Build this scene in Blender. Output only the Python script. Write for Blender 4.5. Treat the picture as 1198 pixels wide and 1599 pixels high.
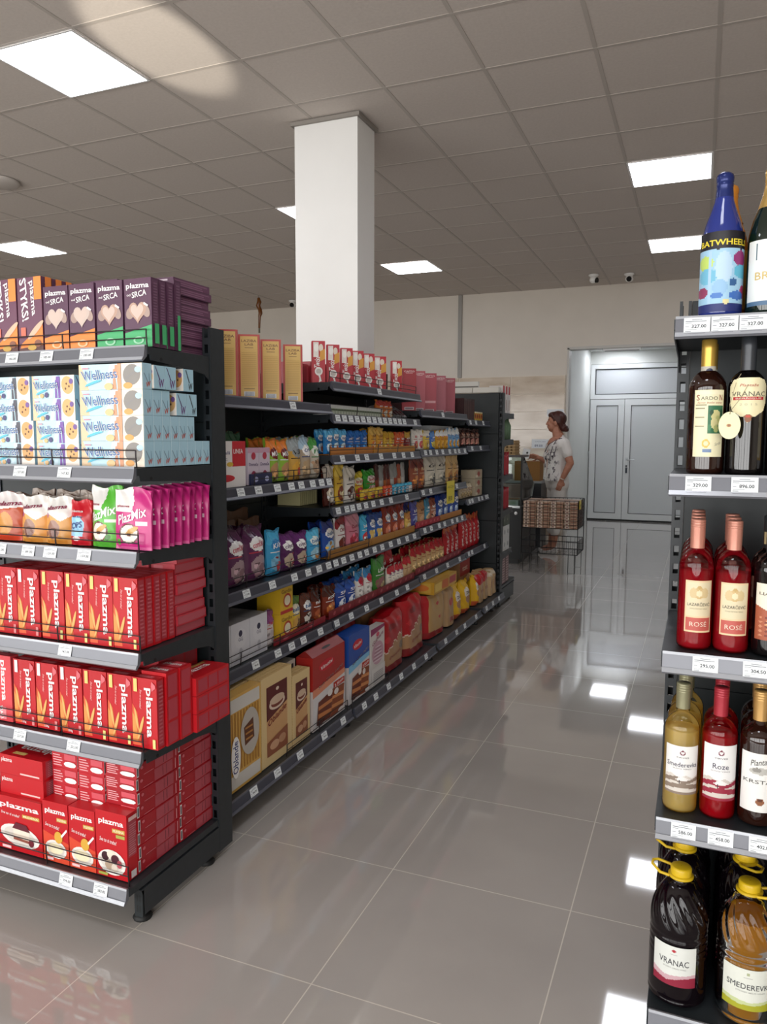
import bpy, bmesh, math, random
from mathutils import Matrix, Vector

scene = bpy.context.scene
for o in list(bpy.data.objects):
    bpy.data.objects.remove(o)
COL = scene.collection

# ------------------------------------------------------------------ camera
F_PX, PITCH, ROLL, YAW, CAM_H = 1190.0, 0.0978, -0.0027, -0.3926, 1.478
def cam_axes():
    cy, sy = math.cos(YAW), math.sin(YAW)
    fwd = Vector((sy*math.cos(PITCH), cy*math.cos(PITCH), -math.sin(PITCH)))
    right = Vector((cy, -sy, 0))
    down = fwd.cross(right)
    c, s = math.cos(ROLL), math.sin(ROLL)
    return c*right + s*down, -s*right + c*down, fwd
_r, _d, _f = cam_axes()
cam_data = bpy.data.cameras.new('camera')
cam = bpy.data.objects.new('camera', cam_data)
COL.objects.link(cam)
cam.matrix_world = Matrix(((_r.x, -_d.x, -_f.x, 0), (_r.y, -_d.y, -_f.y, 0), (_r.z, -_d.z, -_f.z, CAM_H), (0, 0, 0, 1)))
cam_data.sensor_fit = 'HORIZONTAL'
cam_data.sensor_width = 36.0
cam_data.lens = F_PX/1198.0*36.0
cam_data.clip_start = 0.05
scene.camera = cam

# ------------------------------------------------------------------ light
EXPOSURE = 0.10
DAY = 132.0          # daylight through the shop windows behind the camera
PANEL = 11.0          # LED ceiling panels
CORRIDOR = 12
scene.view_settings.view_transform = 'Standard'
scene.view_settings.look = 'None'
scene.view_settings.exposure = EXPOSURE
scene.view_settings.gamma = 1.0
scene.view_settings.use_curve_mapping = False

world = bpy.data.worlds.new('world')
scene.world = world
world.use_nodes = True
bg = world.node_tree.nodes['Background']
bg.inputs[0].default_value = (0.85, 0.92, 1.0, 1)
bg.inputs[1].default_value = 0.5

def area(name, loc, rot, sx, sy, power, col, spread=180):
    l = bpy.data.lights.new(name, 'AREA')
    l.shape = 'RECTANGLE'; l.size = sx; l.size_y = sy
    l.energy = power; l.color = col; l.spread = math.radians(spread)
    o = bpy.data.objects.new(name, l); COL.objects.link(o)
    o.location = loc; o.rotation_euler = rot
    return o
FRONT_Y = -3.2
for i, (cx, ww) in enumerate(((-8.2, 3.0), (-5.0, 3.0), (-1.8, 3.0), (1.4, 3.0))):
    area('daylight', (cx, FRONT_Y-0.35, 1.55), (math.radians(90), 0, 0), ww, 2.3, DAY, (1.0, 0.985, 0.96))
# sun thrown back up on the ceiling by something glossy out on the pavement
sp = bpy.data.lights.new('bounced_sun', 'SPOT')
sp.energy = 2300; sp.color = (1.0, 0.93, 0.80); sp.spot_size = math.radians(5.2); sp.spot_blend = 0.55; sp.shadow_soft_size = 0.02
spo = bpy.data.objects.new('bounced_sun', sp); COL.objects.link(spo)
spo.location = (-2.3, -2.6, 0.4)
spo.rotation_euler = (Vector((-2.70, 3.42, 3.515))-Vector(spo.location)).to_track_quat('-Z', 'Y').to_euler()

# ------------------------------------------------------------------ materials
_mats = {}
def lin(c):
    if isinstance(c, str):
        c = c.lstrip('#'); c = tuple(int(c[i:i+2], 16)/255 for i in (0, 2, 4))
    return tuple(x/12.92 if x <= 0.04045 else ((x+0.055)/1.055)**2.4 for x in c)
def M(c, rough=0.45, metal=0.0, emit=0.0, spec=0.5, coat=0.0):
    k = (c, rough, metal, emit, spec, coat)
    if k in _mats: return _mats[k]
    m = bpy.data.materials.new('surface'); m.use_nodes = True
    b = m.node_tree.nodes['Principled BSDF']
    l = lin(c)
    b.inputs['Base Color'].default_value = (*l, 1)
    b.inputs['Roughness'].default_value = rough
    b.inputs['Metallic'].default_value = metal
    b.inputs['Specular IOR Level'].default_value = spec
    b.inputs['Coat Weight'].default_value = coat
    if emit:
        b.inputs['Emission Color'].default_value = (*l, 1)
        b.inputs['Emission Strength'].default_value = emit
    _mats[k] = m
    return m
def noise_mat(name, c1, c2, scale, rough=0.5, bump=0.0, detail=4, spec=0.5, stretch=None, rough2=None):
    m = bpy.data.materials.new(name); m.use_nodes = True
    nt = m.node_tree; b = nt.nodes['Principled BSDF']
    tc = nt.nodes.new('ShaderNodeTexCoord'); mp = nt.nodes.new('ShaderNodeMapping')
    if stretch: mp.inputs['Scale'].default_value = stretch
    nz = nt.nodes.new('ShaderNodeTexNoise'); nz.inputs['Scale'].default_value = scale; nz.inputs['Detail'].default_value = detail
    cr = nt.nodes.new('ShaderNodeValToRGB')
    cr.color_ramp.elements[0].position = 0.32; cr.color_ramp.elements[1].position = 0.68
    cr.color_ramp.elements[0].color = (*lin(c1), 1); cr.color_ramp.elements[1].color = (*lin(c2), 1)
    L = nt.links.new
    L(tc.outputs['Object'], mp.inputs['Vector']); L(mp.outputs['Vector'], nz.inputs['Vector'])
    L(nz.outputs['Fac'], cr.inputs['Fac']); L(cr.outputs['Color'], b.inputs['Base Color'])
    b.inputs['Roughness'].default_value = rough
    b.inputs['Specular IOR Level'].default_value = spec
    if rough2 is not None:
        mr = nt.nodes.new('ShaderNodeMapRange'); mr.inputs['To Min'].default_value = rough; mr.inputs['To Max'].default_value = rough2
        L(nz.outputs['Fac'], mr.inputs['Value']); L(mr.outputs['Result'], b.inputs['Roughness'])
    if bump:
        bp = nt.nodes.new('ShaderNodeBump'); bp.inputs['Strength'].default_value = bump; bp.inputs['Distance'].default_value = 0.01
        L(nz.outputs['Fac'], bp.inputs['Height']); L(bp.outputs['Normal'], b.inputs['Normal'])
    return m
def shell_mat(name, tint, ior=1.45, rough=0.02):
    """clear glass or plastic: tinted see-through with a fresnel gloss"""
    m = bpy.data.materials.new(name); m.use_nodes = True
    nt = m.node_tree; nt.nodes.clear(); N = nt.nodes.new; L = nt.links.new
    out = N('ShaderNodeOutputMaterial'); mx = N('ShaderNodeMixShader'); tr = N('ShaderNodeBsdfTransparent'); gl = N('ShaderNodeBsdfGlossy'); fr = N('ShaderNodeFresnel')
    tr.inputs['Color'].default_value = (*lin(tint), 1)
    gl.inputs['Roughness'].default_value = rough
    fr.inputs['IOR'].default_value = ior
    L(fr.outputs[0], mx.inputs[0]); L(tr.outputs[0], mx.inputs[1]); L(gl.outputs[0], mx.inputs[2]); L(mx.outputs[0], out.inputs[0])
    return m
def liquid_mat(name, col, depth=0.55):
    """wine: part clear, part glowing through with its own colour"""
    m = bpy.data.materials.new(name); m.use_nodes = True
    nt = m.node_tree; nt.nodes.clear(); N = nt.nodes.new; L = nt.links.new
    out = N('ShaderNodeOutputMaterial'); mx = N('ShaderNodeMixShader'); m2 = N('ShaderNodeMixShader')
    tr = N('ShaderNodeBsdfTransparent'); df = N('ShaderNodeBsdfDiffuse'); tl = N('ShaderNodeBsdfTranslucent')
    for n in (tr, df, tl): n.inputs['Color'].default_value = (*lin(col), 1)
    mx.inputs[0].default_value = depth; m2.inputs[0].default_value = 0.4
    L(df.outputs[0], m2.inputs[1]); L(tl.outputs[0], m2.inputs[2])
    L(tr.outputs[0], mx.inputs[1]); L(m2.outputs[0], mx.inputs[2]); L(mx.outputs[0], out.inputs[0])
    return m

# ------------------------------------------------------------------ mesh builder
class MB:
    def __init__(s): s.v = []; s.f = []; s.m = []; s.s = []; s.mats = []
    def mi(s, mat):
        if isinstance(mat, (str, tuple)): mat = M(mat)
        if mat not in s.mats: s.mats.append(mat)
        return s.mats.index(mat)
    def face(s, pts, mat, smooth=False):
        i = len(s.v); s.v.extend([tuple(p) for p in pts]); s.f.append(tuple(range(i, i+len(pts)))); s.m.append(s.mi(mat)); s.s.append(smooth)
    def raw(s, vs, fs, mat, smooth=False):
        i = len(s.v); s.v.extend([tuple(p) for p in vs]); k = s.mi(mat)
        for f in fs: s.f.append(tuple(i+j for j in f)); s.m.append(k); s.s.append(smooth)
    def box(s, x0, y0, z0, x1, y1, z1, mat):
        vs = [(x, y, z) for z in (z0, z1) for y in (y0, y1) for x in (x0, x1)]
        s.raw(vs, [(0, 2, 3, 1), (4, 5, 7, 6), (0, 1, 5, 4), (2, 6, 7, 3), (0, 4, 6, 2), (1, 3, 7, 5)], mat)
    def prism(s, prof, x0, x1, mat, axis='x', smooth=False):
        """profile of (a, b) extruded; axis x: (y, z), axis y: (x, z), axis z: (x, y)"""
        def P(a, b, t): return (t, a, b) if axis == 'x' else ((a, t, b) if axis == 'y' else (a, b, t))
        n = len(prof)
        vs = [P(a, b, x0) for a, b in prof]+[P(a, b, x1) for a, b in prof]
        s.raw(vs, [tuple(range(n))[::-1], tuple(range(n, 2*n))], mat)
        s.raw(vs, [(i, (i+1) % n, n+(i+1) % n, n+i) for i in range(n)], mat, smooth)
    def tube(s, pts, r, mat, n=6, close=False, smooth=True):
        pts = [Vector(p) for p in pts]; k = len(pts); vs = []; fs = []
        for i, p in enumerate(pts):
            if close: t = pts[(i+1) % k]-pts[i-1]
            else: t = pts[min(i+1, k-1)]-pts[max(i-1, 0)]
            t.normalize()
            a = Vector((0, 0, 1)) if abs(t.z) < 0.9 else Vector((1, 0, 0))
            b = t.cross(a).normalized(); c = t.cross(b)
            rr = r[i] if isinstance(r, (list, tuple)) else r
            for j in range(n):
                q = 2*math.pi*j/n
                vs.append(p+rr*(math.cos(q)*b+math.sin(q)*c))
        for i in range(k if close else k-1):
            i2 = (i+1) % k
            for j in range(n): fs.append((i*n+j, i*n+(j+1) % n, i2*n+(j+1) % n, i2*n+j))
        s.raw(vs, fs, mat, smooth)
        if not close: s.raw(vs, [tuple(range(n))[::-1], tuple(range((k-1)*n, k*n))], mat)
    def lathe(s, prof, mat, n=24, cx=0, cy=0, smooth=True, cap=True):
        vs = []; fs = []
        for r, z in prof:
            for j in range(n):
                q = 2*math.pi*j/n; vs.append((cx+r*math.cos(q), cy+r*math.sin(q), z))
        for i in range(len(prof)-1):
            for j in range(n): fs.append((i*n+j, i*n+(j+1) % n, (i+1)*n+(j+1) % n, (i+1)*n+j))
        s.raw(vs, fs, mat, smooth)
        if cap: s.raw(vs, [tuple(range(n))[::-1], tuple(range((len(prof)-1)*n, len(prof)*n))], mat)
    def grid(s, S, nu, nv, matfn, smooth=True):
        i0 = len(s.v)
        for j in range(nv+1):
            for i in range(nu+1): s.v.append(tuple(S(i/nu, j/nv)))
        for j in range(nv):
            for i in range(nu):
                a = i0+j*(nu+1)+i
                s.f.append((a, a+1, a+nu+2, a+nu+1)); s.m.append(s.mi(matfn((i+.5)/nu, (j+.5)/nv))); s.s.append(smooth)
    def mesh(s, name):
        me = bpy.data.meshes.new(name); me.from_pydata(s.v, [], s.f)
        for m in s.mats: me.materials.append(m)
        me.polygons.foreach_set('material_index', s.m); me.polygons.foreach_set('use_smooth', s.s)
        me.update(); return me
    def obj(s, name, parent=None, loc=None):
        o = bpy.data.objects.new(name, s.mesh(name)); COL.objects.link(o)
        if parent: o.parent = parent
        if loc: o.location = loc
        return o

# text outlines
_txt = {}
def text_geo(t, bold=0.0, shear=0.0):
    k = (t, bold, shear)
    if k in _txt: return _txt[k]
    c = bpy.data.curves.new('text', 'FONT'); c.body = t; c.resolution_u = 2; c.offset = bold; c.shear = shear
    o = bpy.data.objects.new('text', c); COL.objects.link(o)
    dg = bpy.context.evaluated_depsgraph_get(); me = o.evaluated_get(dg).to_mesh()
    vs = [(v.co.x, v.co.y) for v in me.vertices]; fs = [tuple(p.vertices) for p in me.polygons]
    o.evaluated_get(dg).to_mesh_clear(); bpy.data.objects.remove(o); bpy.data.curves.remove(c)
    if not vs: vs = [(0, 0), (1, 0), (1, 1)]; fs = []
    x0 = min(v[0] for v in vs); x1 = max(v[0] for v in vs); y0 = min(v[1] for v in vs); y1 = max(v[1] for v in vs)
    vs = [((x-x0)/(x1-x0)-.5, (y-y0)/(y1-y0)-.5) for x, y in vs]
    _txt[k] = (vs, fs); return _txt[k]

def ell(cu, cv, ru, rv, rot=0, asp=1.0, n=20):
    """ellipse outline in panel units; asp = width/height of the panel so that rot turns truly"""
    c, s_ = math.cos(rot), math.sin(rot); out = []
    for i in range(n):
        a = 2*math.pi*i/n; x, y = ru*asp*math.cos(a), rv*math.sin(a)
        out.append((cu+(c*x-s_*y)/asp, cv+s_*x+c*y))
    return out
def inside(u, v, poly):
    r = False; n = len(poly); j = n-1
    for i in range(n):
        xi, yi = poly[i]; xj, yj = poly[j]
        if (yi > v) != (yj > v) and u < (xj-xi)*(v-yi)/(yj-yi)+xi: r = not r
        j = i
    return r
def outline(op, asp):
    if op[0] == 'r': return [(op[1], op[2]), (op[3], op[2]), (op[3], op[4]), (op[1], op[4])]
    if op[0] == 'e': return ell(op[1], op[2], op[3], op[4], op[6] if len(op) > 6 else 0, asp)
    if op[0] == 'p': return op[1]
def ocol(op): return op[2] if op[0] == 'p' else op[5]
def put_text(mb, op, P, lift):
    # ('t', text, cu, cv, tw, th, colour, rot, bold, shear): tw/th the box along / across the reading direction
    _, t, cu, cv, tw, th, colr = op[:7]
    rot = op[7] if len(op) > 7 else 0; bold = op[8] if len(op) > 8 else 0.0; sh = op[9] if len(op) > 9 else 0.0
    vs, fs = text_geo(t, bold, sh); c, s_ = math.cos(math.radians(rot)), math.sin(math.radians(rot)); out = []
    for x, y in vs:
        x *= tw; y *= th
        out.append(P(cu+c*x-s_*y, cv+s_*x+c*y, lift))
    mb.raw(out, fs, colr)
def flat_decal(mb, O, ex, ey, w, h, ops, lift=0.0004):
    O, ex, ey = Vector(O), Vector(ex), Vector(ey); n = ex.cross(ey); asp = w/h
    def P(u, v, l): return O+ex*(u*w)+ey*(v*h)+n*l
    for k, op in enumerate(ops):
        l = lift*(1+0.6*k)
        if op[0] == 't': put_text(mb, op, P, l)
        else: mb.face([P(u, v, l) for u, v in outline(op, asp)], ocol(op))

def curved(mb, S, N, nu, nv, base, ops, asp=1.0, lift=0.0012):
    """a surface coloured face by face from the ops, lettering laid on top of it"""
    shapes = [(outline(op, asp), ocol(op)) for op in ops if op[0] != 't']
    def mf(u, v):
        c = base
        for poly, col in shapes:
            if inside(u, v, poly): c = col
        return c
    mb.grid(S, nu, nv, mf)
    def P(u, v, l): return Vector(S(u, v))+Vector(N(u, v))*l
    for op in ops:
        if op[0] == 't': put_text(mb, op, P, lift)

# ------------------------------------------------------------------ objects
_labels = set()
def tag(o, label=None, cat=None, group=None, kind=None):
    if label:
        n = len(label.split())
        if n > 16 or n < 4: print('LABEL LENGTH', n, label)
        if label in _labels: print('LABEL TWICE', label)
        _labels.add(label); o['label'] = label
    if cat: o['category'] = cat
    if group: o['group'] = group
    if kind: o['kind'] = kind
    return o
def empty(name, loc=(0, 0, 0), rot=0):
    o = bpy.data.objects.new(name, None); COL.objects.link(o); o.location = loc; o.rotation_euler = (0, 0, rot); return o
def inst(name, mesh, loc, rz, label, cat, group=None, lean=0.0, parent=None, rx=None):
    o = bpy.data.objects.new(name, mesh); COL.objects.link(o); o.location = loc
    o.rotation_euler = (lean, 0, rz) if rx is None else rx
    if parent: o.parent = parent
    return tag(o, label, cat, group)
ORD = ['first', 'second', 'third', 'fourth', 'fifth', 'sixth', 'seventh', 'eighth', 'ninth', 'tenth', 'eleventh', 'twelfth', 'thirteenth', 'fourteenth', 'fifteenth', 'sixteenth', 'seventeenth', 'eighteenth',
       'nineteenth', 'twentieth', 'twenty-first', 'twenty-second', 'twenty-third', 'twenty-fourth']

def carton(name, w, d, h, base, front=(), right=(), left=(), top=(), rough=0.38):
    mb = MB(); mb.box(-w/2, 0, 0, w/2, d, h, M(base, rough))
    flat_decal(mb, (-w/2, 0, 0), (1, 0, 0), (0, 0, 1), w, h, front)
    flat_decal(mb, (w/2, 0, 0), (0, 1, 0), (0, 0, 1), d, h, right)
    flat_decal(mb, (-w/2, d, 0), (0, -1, 0), (0, 0, 1), d, h, left)
    flat_decal(mb, (-w/2, 0, h), (1, 0, 0), (0, 1, 0), w, d, top)
    return mb.mesh(name)
def sstep(a, b, x):
    t = max(0, min(1, (x-a)/(b-a))); return t*t*(3-2*t)
def pouch(name, w, d, h, base, front=(), back=None, seed=0, pinch=0.05, nu=44, nv=60, rough=0.28, flat_bottom=True, wr=0.004, loaf=False):
    """a filled film bag standing on its base, sealed along the top"""
    rnd = random.Random(seed); mb = MB()
    ph = [(rnd.uniform(3, 9), rnd.uniform(3, 12), rnd.uniform(0, 6.3), rnd.uniform(.3, 1)) for _ in range(6)]
    bm = M(base, rough); ops = []
    for op in front:
        op = list(op); i = 2 if op[0] == 'p' else (6 if op[0] == 't' else 5)
        op[i] = M(op[i], rough) if isinstance(op[i], str) else op[i]; ops.append(tuple(op))
    def env(u, v):
        if loaf: return max(0.0, 1-(2*abs(u-.5))**7)*(1-.35*sstep(.86, 1, v))+.0
        lo = 0.55+0.45*sstep(0, .12, v) if flat_bottom else sstep(0, .22, v)
        return lo*(1-sstep(.62, .97, v))*(max(0.0, 1-(2*abs(u-.5))**2.4))
    def wrinkle(u, v, side):
        e = sum(a*math.sin(f*u*3+g*v*2.2+p+side*2) for f, g, p, a in ph)/3
        return e*wr*(0.35+0.9*sstep(.55, .95, v)+.5*(1-sstep(0, .2, v)))
    def X(u, v): return (u-.5)*w*(1-pinch*(1-sstep(0, .25, v))*0.5-pinch*math.sin(math.pi*min(1, v*1.05))*0.6)
    def top(u, v): return v*h+(0.006*math.sin(u*7+seed) if v > .9 else 0)*(v-.9)*10*h/.2
    S1 = lambda u, v: (X(u, v), -env(u, v)*d/2+wrinkle(u, v, 0)-0.0006, top(u, v))
    S2 = lambda u, v: (X(1-u, v), env(1-u, v)*d/2+wrinkle(1-u, v, 1)*.6+0.0016+abs(wr), top(1-u, v))
    curved(mb, S1, lambda u, v: (0, -1, 0), nu, nv, bm, ops, w/h, 0.002)
    mb.grid(S2, nu//2, nv//2, lambda u, v: bm if not back else M(back, rough))
    for u in (0.0, 1.0):   # side seams close the bag
        for j in range(nv//2):
            a, b = j/(nv//2), (j+1)/(nv//2); k = 1-u
            mb.face([S1(u, a), S1(u, b), S2(k, b), S2(k, a)], bm)
    mb.face([S1(i/6, 0) for i in range(7)]+[S2(i/6, 0) for i in range(7)], bm)
    if loaf:
        n = 16
        for i in range(n): mb.face([S1(i/n, 1), S1((i+1)/n, 1), S2(1-(i+1)/n, 1), S2(1-i/n, 1)], bm, True)
    return mb.mesh(name)

# ------------------------------------------------------------------ the room
CZ = 3.515; WALL_Y = 10.79; X0, X1 = -11.0, 4.6
def struct(name, mb, label=None):
    o = mb.obj(name); o['kind'] = 'structure'
    if label: tag(o, label, name.split('_')[0])
    return o
def box_struct(name, b, mat, label):
    mb = MB(); mb.box(*b, mat); return struct(name, mb, label)

def floor_mat():
    m = bpy.data.materials.new('polished_tile'); m.use_nodes = True
    nt = m.node_tree; b = nt.nodes['Principled BSDF']; N = nt.nodes.new; L = nt.links.new
    tc = N('ShaderNodeTexCoord'); mp = N('ShaderNodeMapping')
    mp.inputs['Location'].default_value = (1.518/0.6, -2.313/0.6, 0); mp.inputs['Scale'].default_value = (1/0.6, 1/0.6, 1)
    L(tc.outputs['Object'], mp.inputs['Vector'])
    sx = N('ShaderNodeSeparateXYZ'); L(mp.outputs['Vector'], sx.inputs[0])
    gs = []
    for ax in ('X', 'Y'):
        fr = N('ShaderNodeMath'); fr.operation = 'FRACT'; L(sx.outputs[ax], fr.inputs[0])
        s1 = N('ShaderNodeMath'); s1.operation = 'SUBTRACT'; s1.inputs[1].default_value = 0.5; L(fr.outputs[0], s1.inputs[0])
        ab = N('ShaderNodeMath'); ab.operation = 'ABSOLUTE'; L(s1.outputs[0], ab.inputs[0])
        gt = N('ShaderNodeMath'); gt.operation = 'GREATER_THAN'; gt.inputs[1].default_value = 0.4972; L(ab.outputs[0], gt.inputs[0]); gs.append(gt)
    mx = N('ShaderNodeMath'); mx.operation = 'MAXIMUM'; L(gs[0].outputs[0], mx.inputs[0]); L(gs[1].outputs[0], mx.inputs[1])
    n1 = N('ShaderNodeTexNoise'); n1.inputs['Scale'].default_value = 2.2; n1.inputs['Detail'].default_value = 6; L(tc.outputs['Object'], n1.inputs['Vector'])
    cr = N('ShaderNodeValToRGB'); cr.color_ramp.elements[0].position = .35; cr.color_ramp.elements[1].position = .65
    cr.color_ramp.elements[0].color = (*lin('#aba5a0'), 1); cr.color_ramp.elements[1].color = (*lin('#b2aca6'), 1)
    L(n1.outputs['Fac'], cr.inputs['Fac'])
    mc = N('ShaderNodeMixRGB'); mc.inputs[2].default_value = (*lin('#cfc8be'), 1)
    L(mx.outputs[0], mc.inputs[0]); L(cr.outputs['Color'], mc.inputs[1]); L(mc.outputs[0], b.inputs['Base Color'])
    mr = N('ShaderNodeMapRange'); mr.inputs['To Min'].default_value = 0.05; mr.inputs['To Max'].default_value = 0.5
    L(mx.outputs[0], mr.inputs['Value']); L(mr.outputs['Result'], b.inputs['Roughness'])
    b.inputs['Specular IOR Level'].default_value = 0.6
    b.inputs['Coat Weight'].default_value = 0.55; b.inputs['Coat IOR'].default_value = 1.7; b.inputs['Coat Roughness'].default_value = 0.025
    return m
mb = MB(); mb.box(X0, FRONT_Y-1.2, -0.1, X1, 14.6, 0, floor_mat())
struct('floor', mb, 'polished grey tiled shop floor with pale joints')

tile_m = noise_mat('ceiling_tile', '#c4bbb3', '#cac1b9', 60, 0.9, 0.05, 6)
mb = MB(); mb.box(X0, FRONT_Y, CZ, X1, WALL_Y, CZ+0.1, tile_m)
bar = M('#b5ada5', 0.7)
k = -12
while -3.5935+0.6*k < X1:
    x = -3.5935+0.6*k; k += 1
    if x > X0+.1: mb.box(x-.011, FRONT_Y, CZ-.002, x+.011, WALL_Y, CZ, bar)
k = -11
while 3.727+0.6*k < WALL_Y:
    y = 3.727+0.6*k; k += 1
    mb.box(X0, y-.011, CZ-.0024, X1, y+.011, CZ-.0002, bar)
struct('ceiling', mb, 'suspended grey ceiling of square tiles in a metal grid')

wall_m = noise_mat('painted_plaster', '#d1c9be', '#d5cdc2', 3.0, 0.8, 0.03)
mb = MB()
mb.box(X0, WALL_Y, 0, -1.71, WALL_Y+.16, CZ, wall_m)
mb.box(-1.71, WALL_Y, 2.69, 1.35, WALL_Y+.16, CZ, wall_m)
mb.box(1.35, WALL_Y, 0, X1, WALL_Y+.16, CZ, wall_m)
struct('wall_back', mb, 'beige painted wall at the far end of the shop')
# beige marbled tile band on the wall behind the counter: thin strips with real joints
marb = noise_mat('marbled_tile', '#b5a28c', '#d2c4b2', 2.6, 0.12, 0.0, 8, 0.5, (1, 1, 3.2))
mb = MB()
mb.box(-6.4, WALL_Y-.012, 0, -1.755, WALL_Y-.0008, 2.335, M('#f0e8dc', .6))
for j in range(10):
    z0 = 2.335-0.248*(j+1)+.004
    for i in range(7):
        x1 = -1.757-0.762*i
        if z0 > 0 and x1 > -6.4: mb.box(max(x1-.754, -6.395), WALL_Y-.02, z0, x1, WALL_Y-.012, z0+.2415, marb)
struct('trim_1', mb, 'beige marbled wall tiles behind the counter')
mb = MB(); mb.box(-1.735, WALL_Y-.022, 0, -1.708, WALL_Y+.17, 2.70, M('#bdbab4', .4)); mb.box(-1.735, WALL_Y-.022, 2.68, 1.36, WALL_Y+.17, 2.715, M('#bdbab4', .4))
struct('trim_2', mb, 'grey edging around the wide opening to the back corridor')
mb = MB(); mb.box(-3.30, WALL_Y-.03, 2.34, -3.245, WALL_Y-.0005, CZ-.005, M('#8f8b85', .45))
tag(mb.obj('cable_trunking'), 'slim grey vertical cable duct running up the beige back wall', 'cable duct')
box_struct('wall_left', (X0-.1, FRONT_Y, 0, X0, WALL_Y, CZ), wall_m, 'plain wall along the far side of the shop')
box_struct('wall_right', (X1, FRONT_Y, 0, X1+.1, WALL_Y, CZ), wall_m, 'plain wall behind the wine shelves side of the shop')
# front wall with its shop windows (behind the camera)
mb = MB(); al = M('#3b3f44', .4, .3)
mb.box(X0, FRONT_Y-.2, 0, X1, FRONT_Y, .35, wall_m); mb.box(X0, FRONT_Y-.2, 2.75, X1, FRONT_Y, CZ, wall_m)
mb.box(X0, FRONT_Y-.2, .35, -9.8, FRONT_Y, 2.75, wall_m); mb.box(3.0, FRONT_Y-.2, .35, X1, FRONT_Y, 2.75, wall_m)
struct('wall_front', mb, 'shop front wall with wide display windows')
mb = MB()
for x in (-9.8, -8.2, -6.6, -5.0, -3.4, -1.8, -.2, 1.4, 2.94): mb.box(x, FRONT_Y-.12, .35, x+.07, FRONT_Y-.05, 2.75, al)
for z in (.35, 2.0, 2.68): mb.box(-9.8, FRONT_Y-.12, z, 3.0, FRONT_Y-.05, z+.07, al)
struct('window_1', mb, 'dark framed shop window with several tall panes')
# corridor behind the opening
cw = noise_mat('corridor_paint', '#cfd1cd', '#d3d5d1', 3, .7, .02)
box_struct('wall_corridor_side', (-1.96, WALL_Y+.16, 0, -1.86, 14.3, 3.0), cw, 'white side wall of the corridor behind the opening')
box_struct('wall_corridor_far_side', (1.35, WALL_Y+.16, 0, 1.45, 14.3, 3.0), cw, 'white wall of the corridor hidden behind wine shelves')
mb = MB()
mb.box(-1.86, 14.22, 0, 1.35, 14.32, 3.0, cw); mb.box(-1.86, 14.17, 2.78, 1.35, 14.22, 3.0, cw)
struct('wall_corridor_end', mb, 'white end wall of the corridor above the double door')
box_struct('ceiling_corridor', (-1.96, WALL_Y+.16, 3.0, 1.45, 14.32, 3.06), M('#d5d6d3', .8), 'white ceiling of the back corridor')

# the white double door with a fixed light above it
mb = MB(); dw = M('#d9dcdc', .35); gap = M('#2b2d2e', .6)
def frame(mb, x0, z0, x1, z1, y, t, dp, mat):
    mb.box(x0, y, z0, x0+t, y+dp, z1, mat); mb.box(x1-t, y, z0, x1, y+dp, z1, mat)
    mb.box(x0+t, y, z0, x1-t, y+dp, z0+t, mat); mb.box(x0+t, y, z1-t, x1-t, y+dp, z1, mat)
frame(mb, -1.855, 2.165, .62, 2.77, 14.14, .075, .07, dw)
mb.box(-1.78, 14.175, 2.24, .545, 14.20, 2.695, M('#c3c7ca', .25))
frame(mb, -1.775, 2.245, .54, 2.69, 14.165, .012, .02, gap)
mb.box(-1.855, 14.16, 0, .62, 14.21, 2.165, gap)
door = struct('door_1', mb, 'white double door with panels and a fixed pane above')
def leaf(x0, x1):
    mb = MB(); frame(mb, x0, .03, x1, 2.155, 14.12, .105, .035, dw)
    mb.box(x0+.1, 14.135, .13, x1-.1, 14.15, 2.06, M('#ccd0d1', .4))
    frame(mb, x0+.105, .135, x1-.105, 2.05, 14.128, .010, .012, gap)
    return mb.obj('door_leaf', door)
leaf(-1.845, -1.262); lf = leaf(-1.254, .60)
mb = MB(); mb.box(-1.215, 14.10, .93, -1.17, 14.12, 1.13, M('#b9bcbe', .3, .6)); mb.tube([(-1.192, 14.10, 1.09), (-1.192, 14.06, 1.09), (-1.06, 14.06, 1.09)], .011, M('#c8cbcc', .3, .6))
mb.obj('door_handle', lf)
mb = MB(); mb.box(-1.205, 14.06, .96, -1.185, 14.1, 1.0, M('#30343a', .5)); mb.box(-1.21, 14.085, .86, -1.18, 14.092, .95, M('#27303f', .5)); mb.obj('key', lf)
mb = MB()
for z in (.35, 1.15, 1.85): mb.box(-1.868, 14.10, z, -1.845, 14.13, z+.09, M('#9da0a1', .4))
mb.obj('hinge', door)

# emergency light under the head of the opening
mb = MB(); mb.box(-1.27, WALL_Y+.03, 2.652, -.785, WALL_Y+.13, 2.679, M('#e9ebec', .3)); 
t = mb.obj('emergency_light'); tag(t, 'flat white strip light fixed under the head of the opening', 'light')
mb = MB(); mb.box(-1.25, WALL_Y+.04, 2.647, -.805, WALL_Y+.12, 2.652, M('#6b5d55', .3)); mb.obj('lens', t)

# pillar
pm = noise_mat('pillar_paint', '#e3e2df', '#e7e6e3', 2.5, .75, .02)
mb = MB(); mb.box(-2.525, 4.565, 0, -2.075, 4.835, CZ-.006, pm)
struct('pillar', mb, 'square white pillar rising through the shelves to the ceiling')
mb = MB(); g = M('#8b857e', .6)
mb.box(-2.545, 4.545, CZ-.028, -2.055, 4.5645, CZ-.005, g); mb.box(-2.545, 4.8355, CZ-.028, -2.055, 4.855, CZ-.005, g)
mb.box(-2.5455, 4.565, CZ-.028, -2.5255, 4.835, CZ-.005, g); mb.box(-2.0745, 4.565, CZ-.028, -2.055, 4.835, CZ-.005, g)
struct('trim_3', mb, 'thin metal edging where the pillar meets the ceiling')

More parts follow.
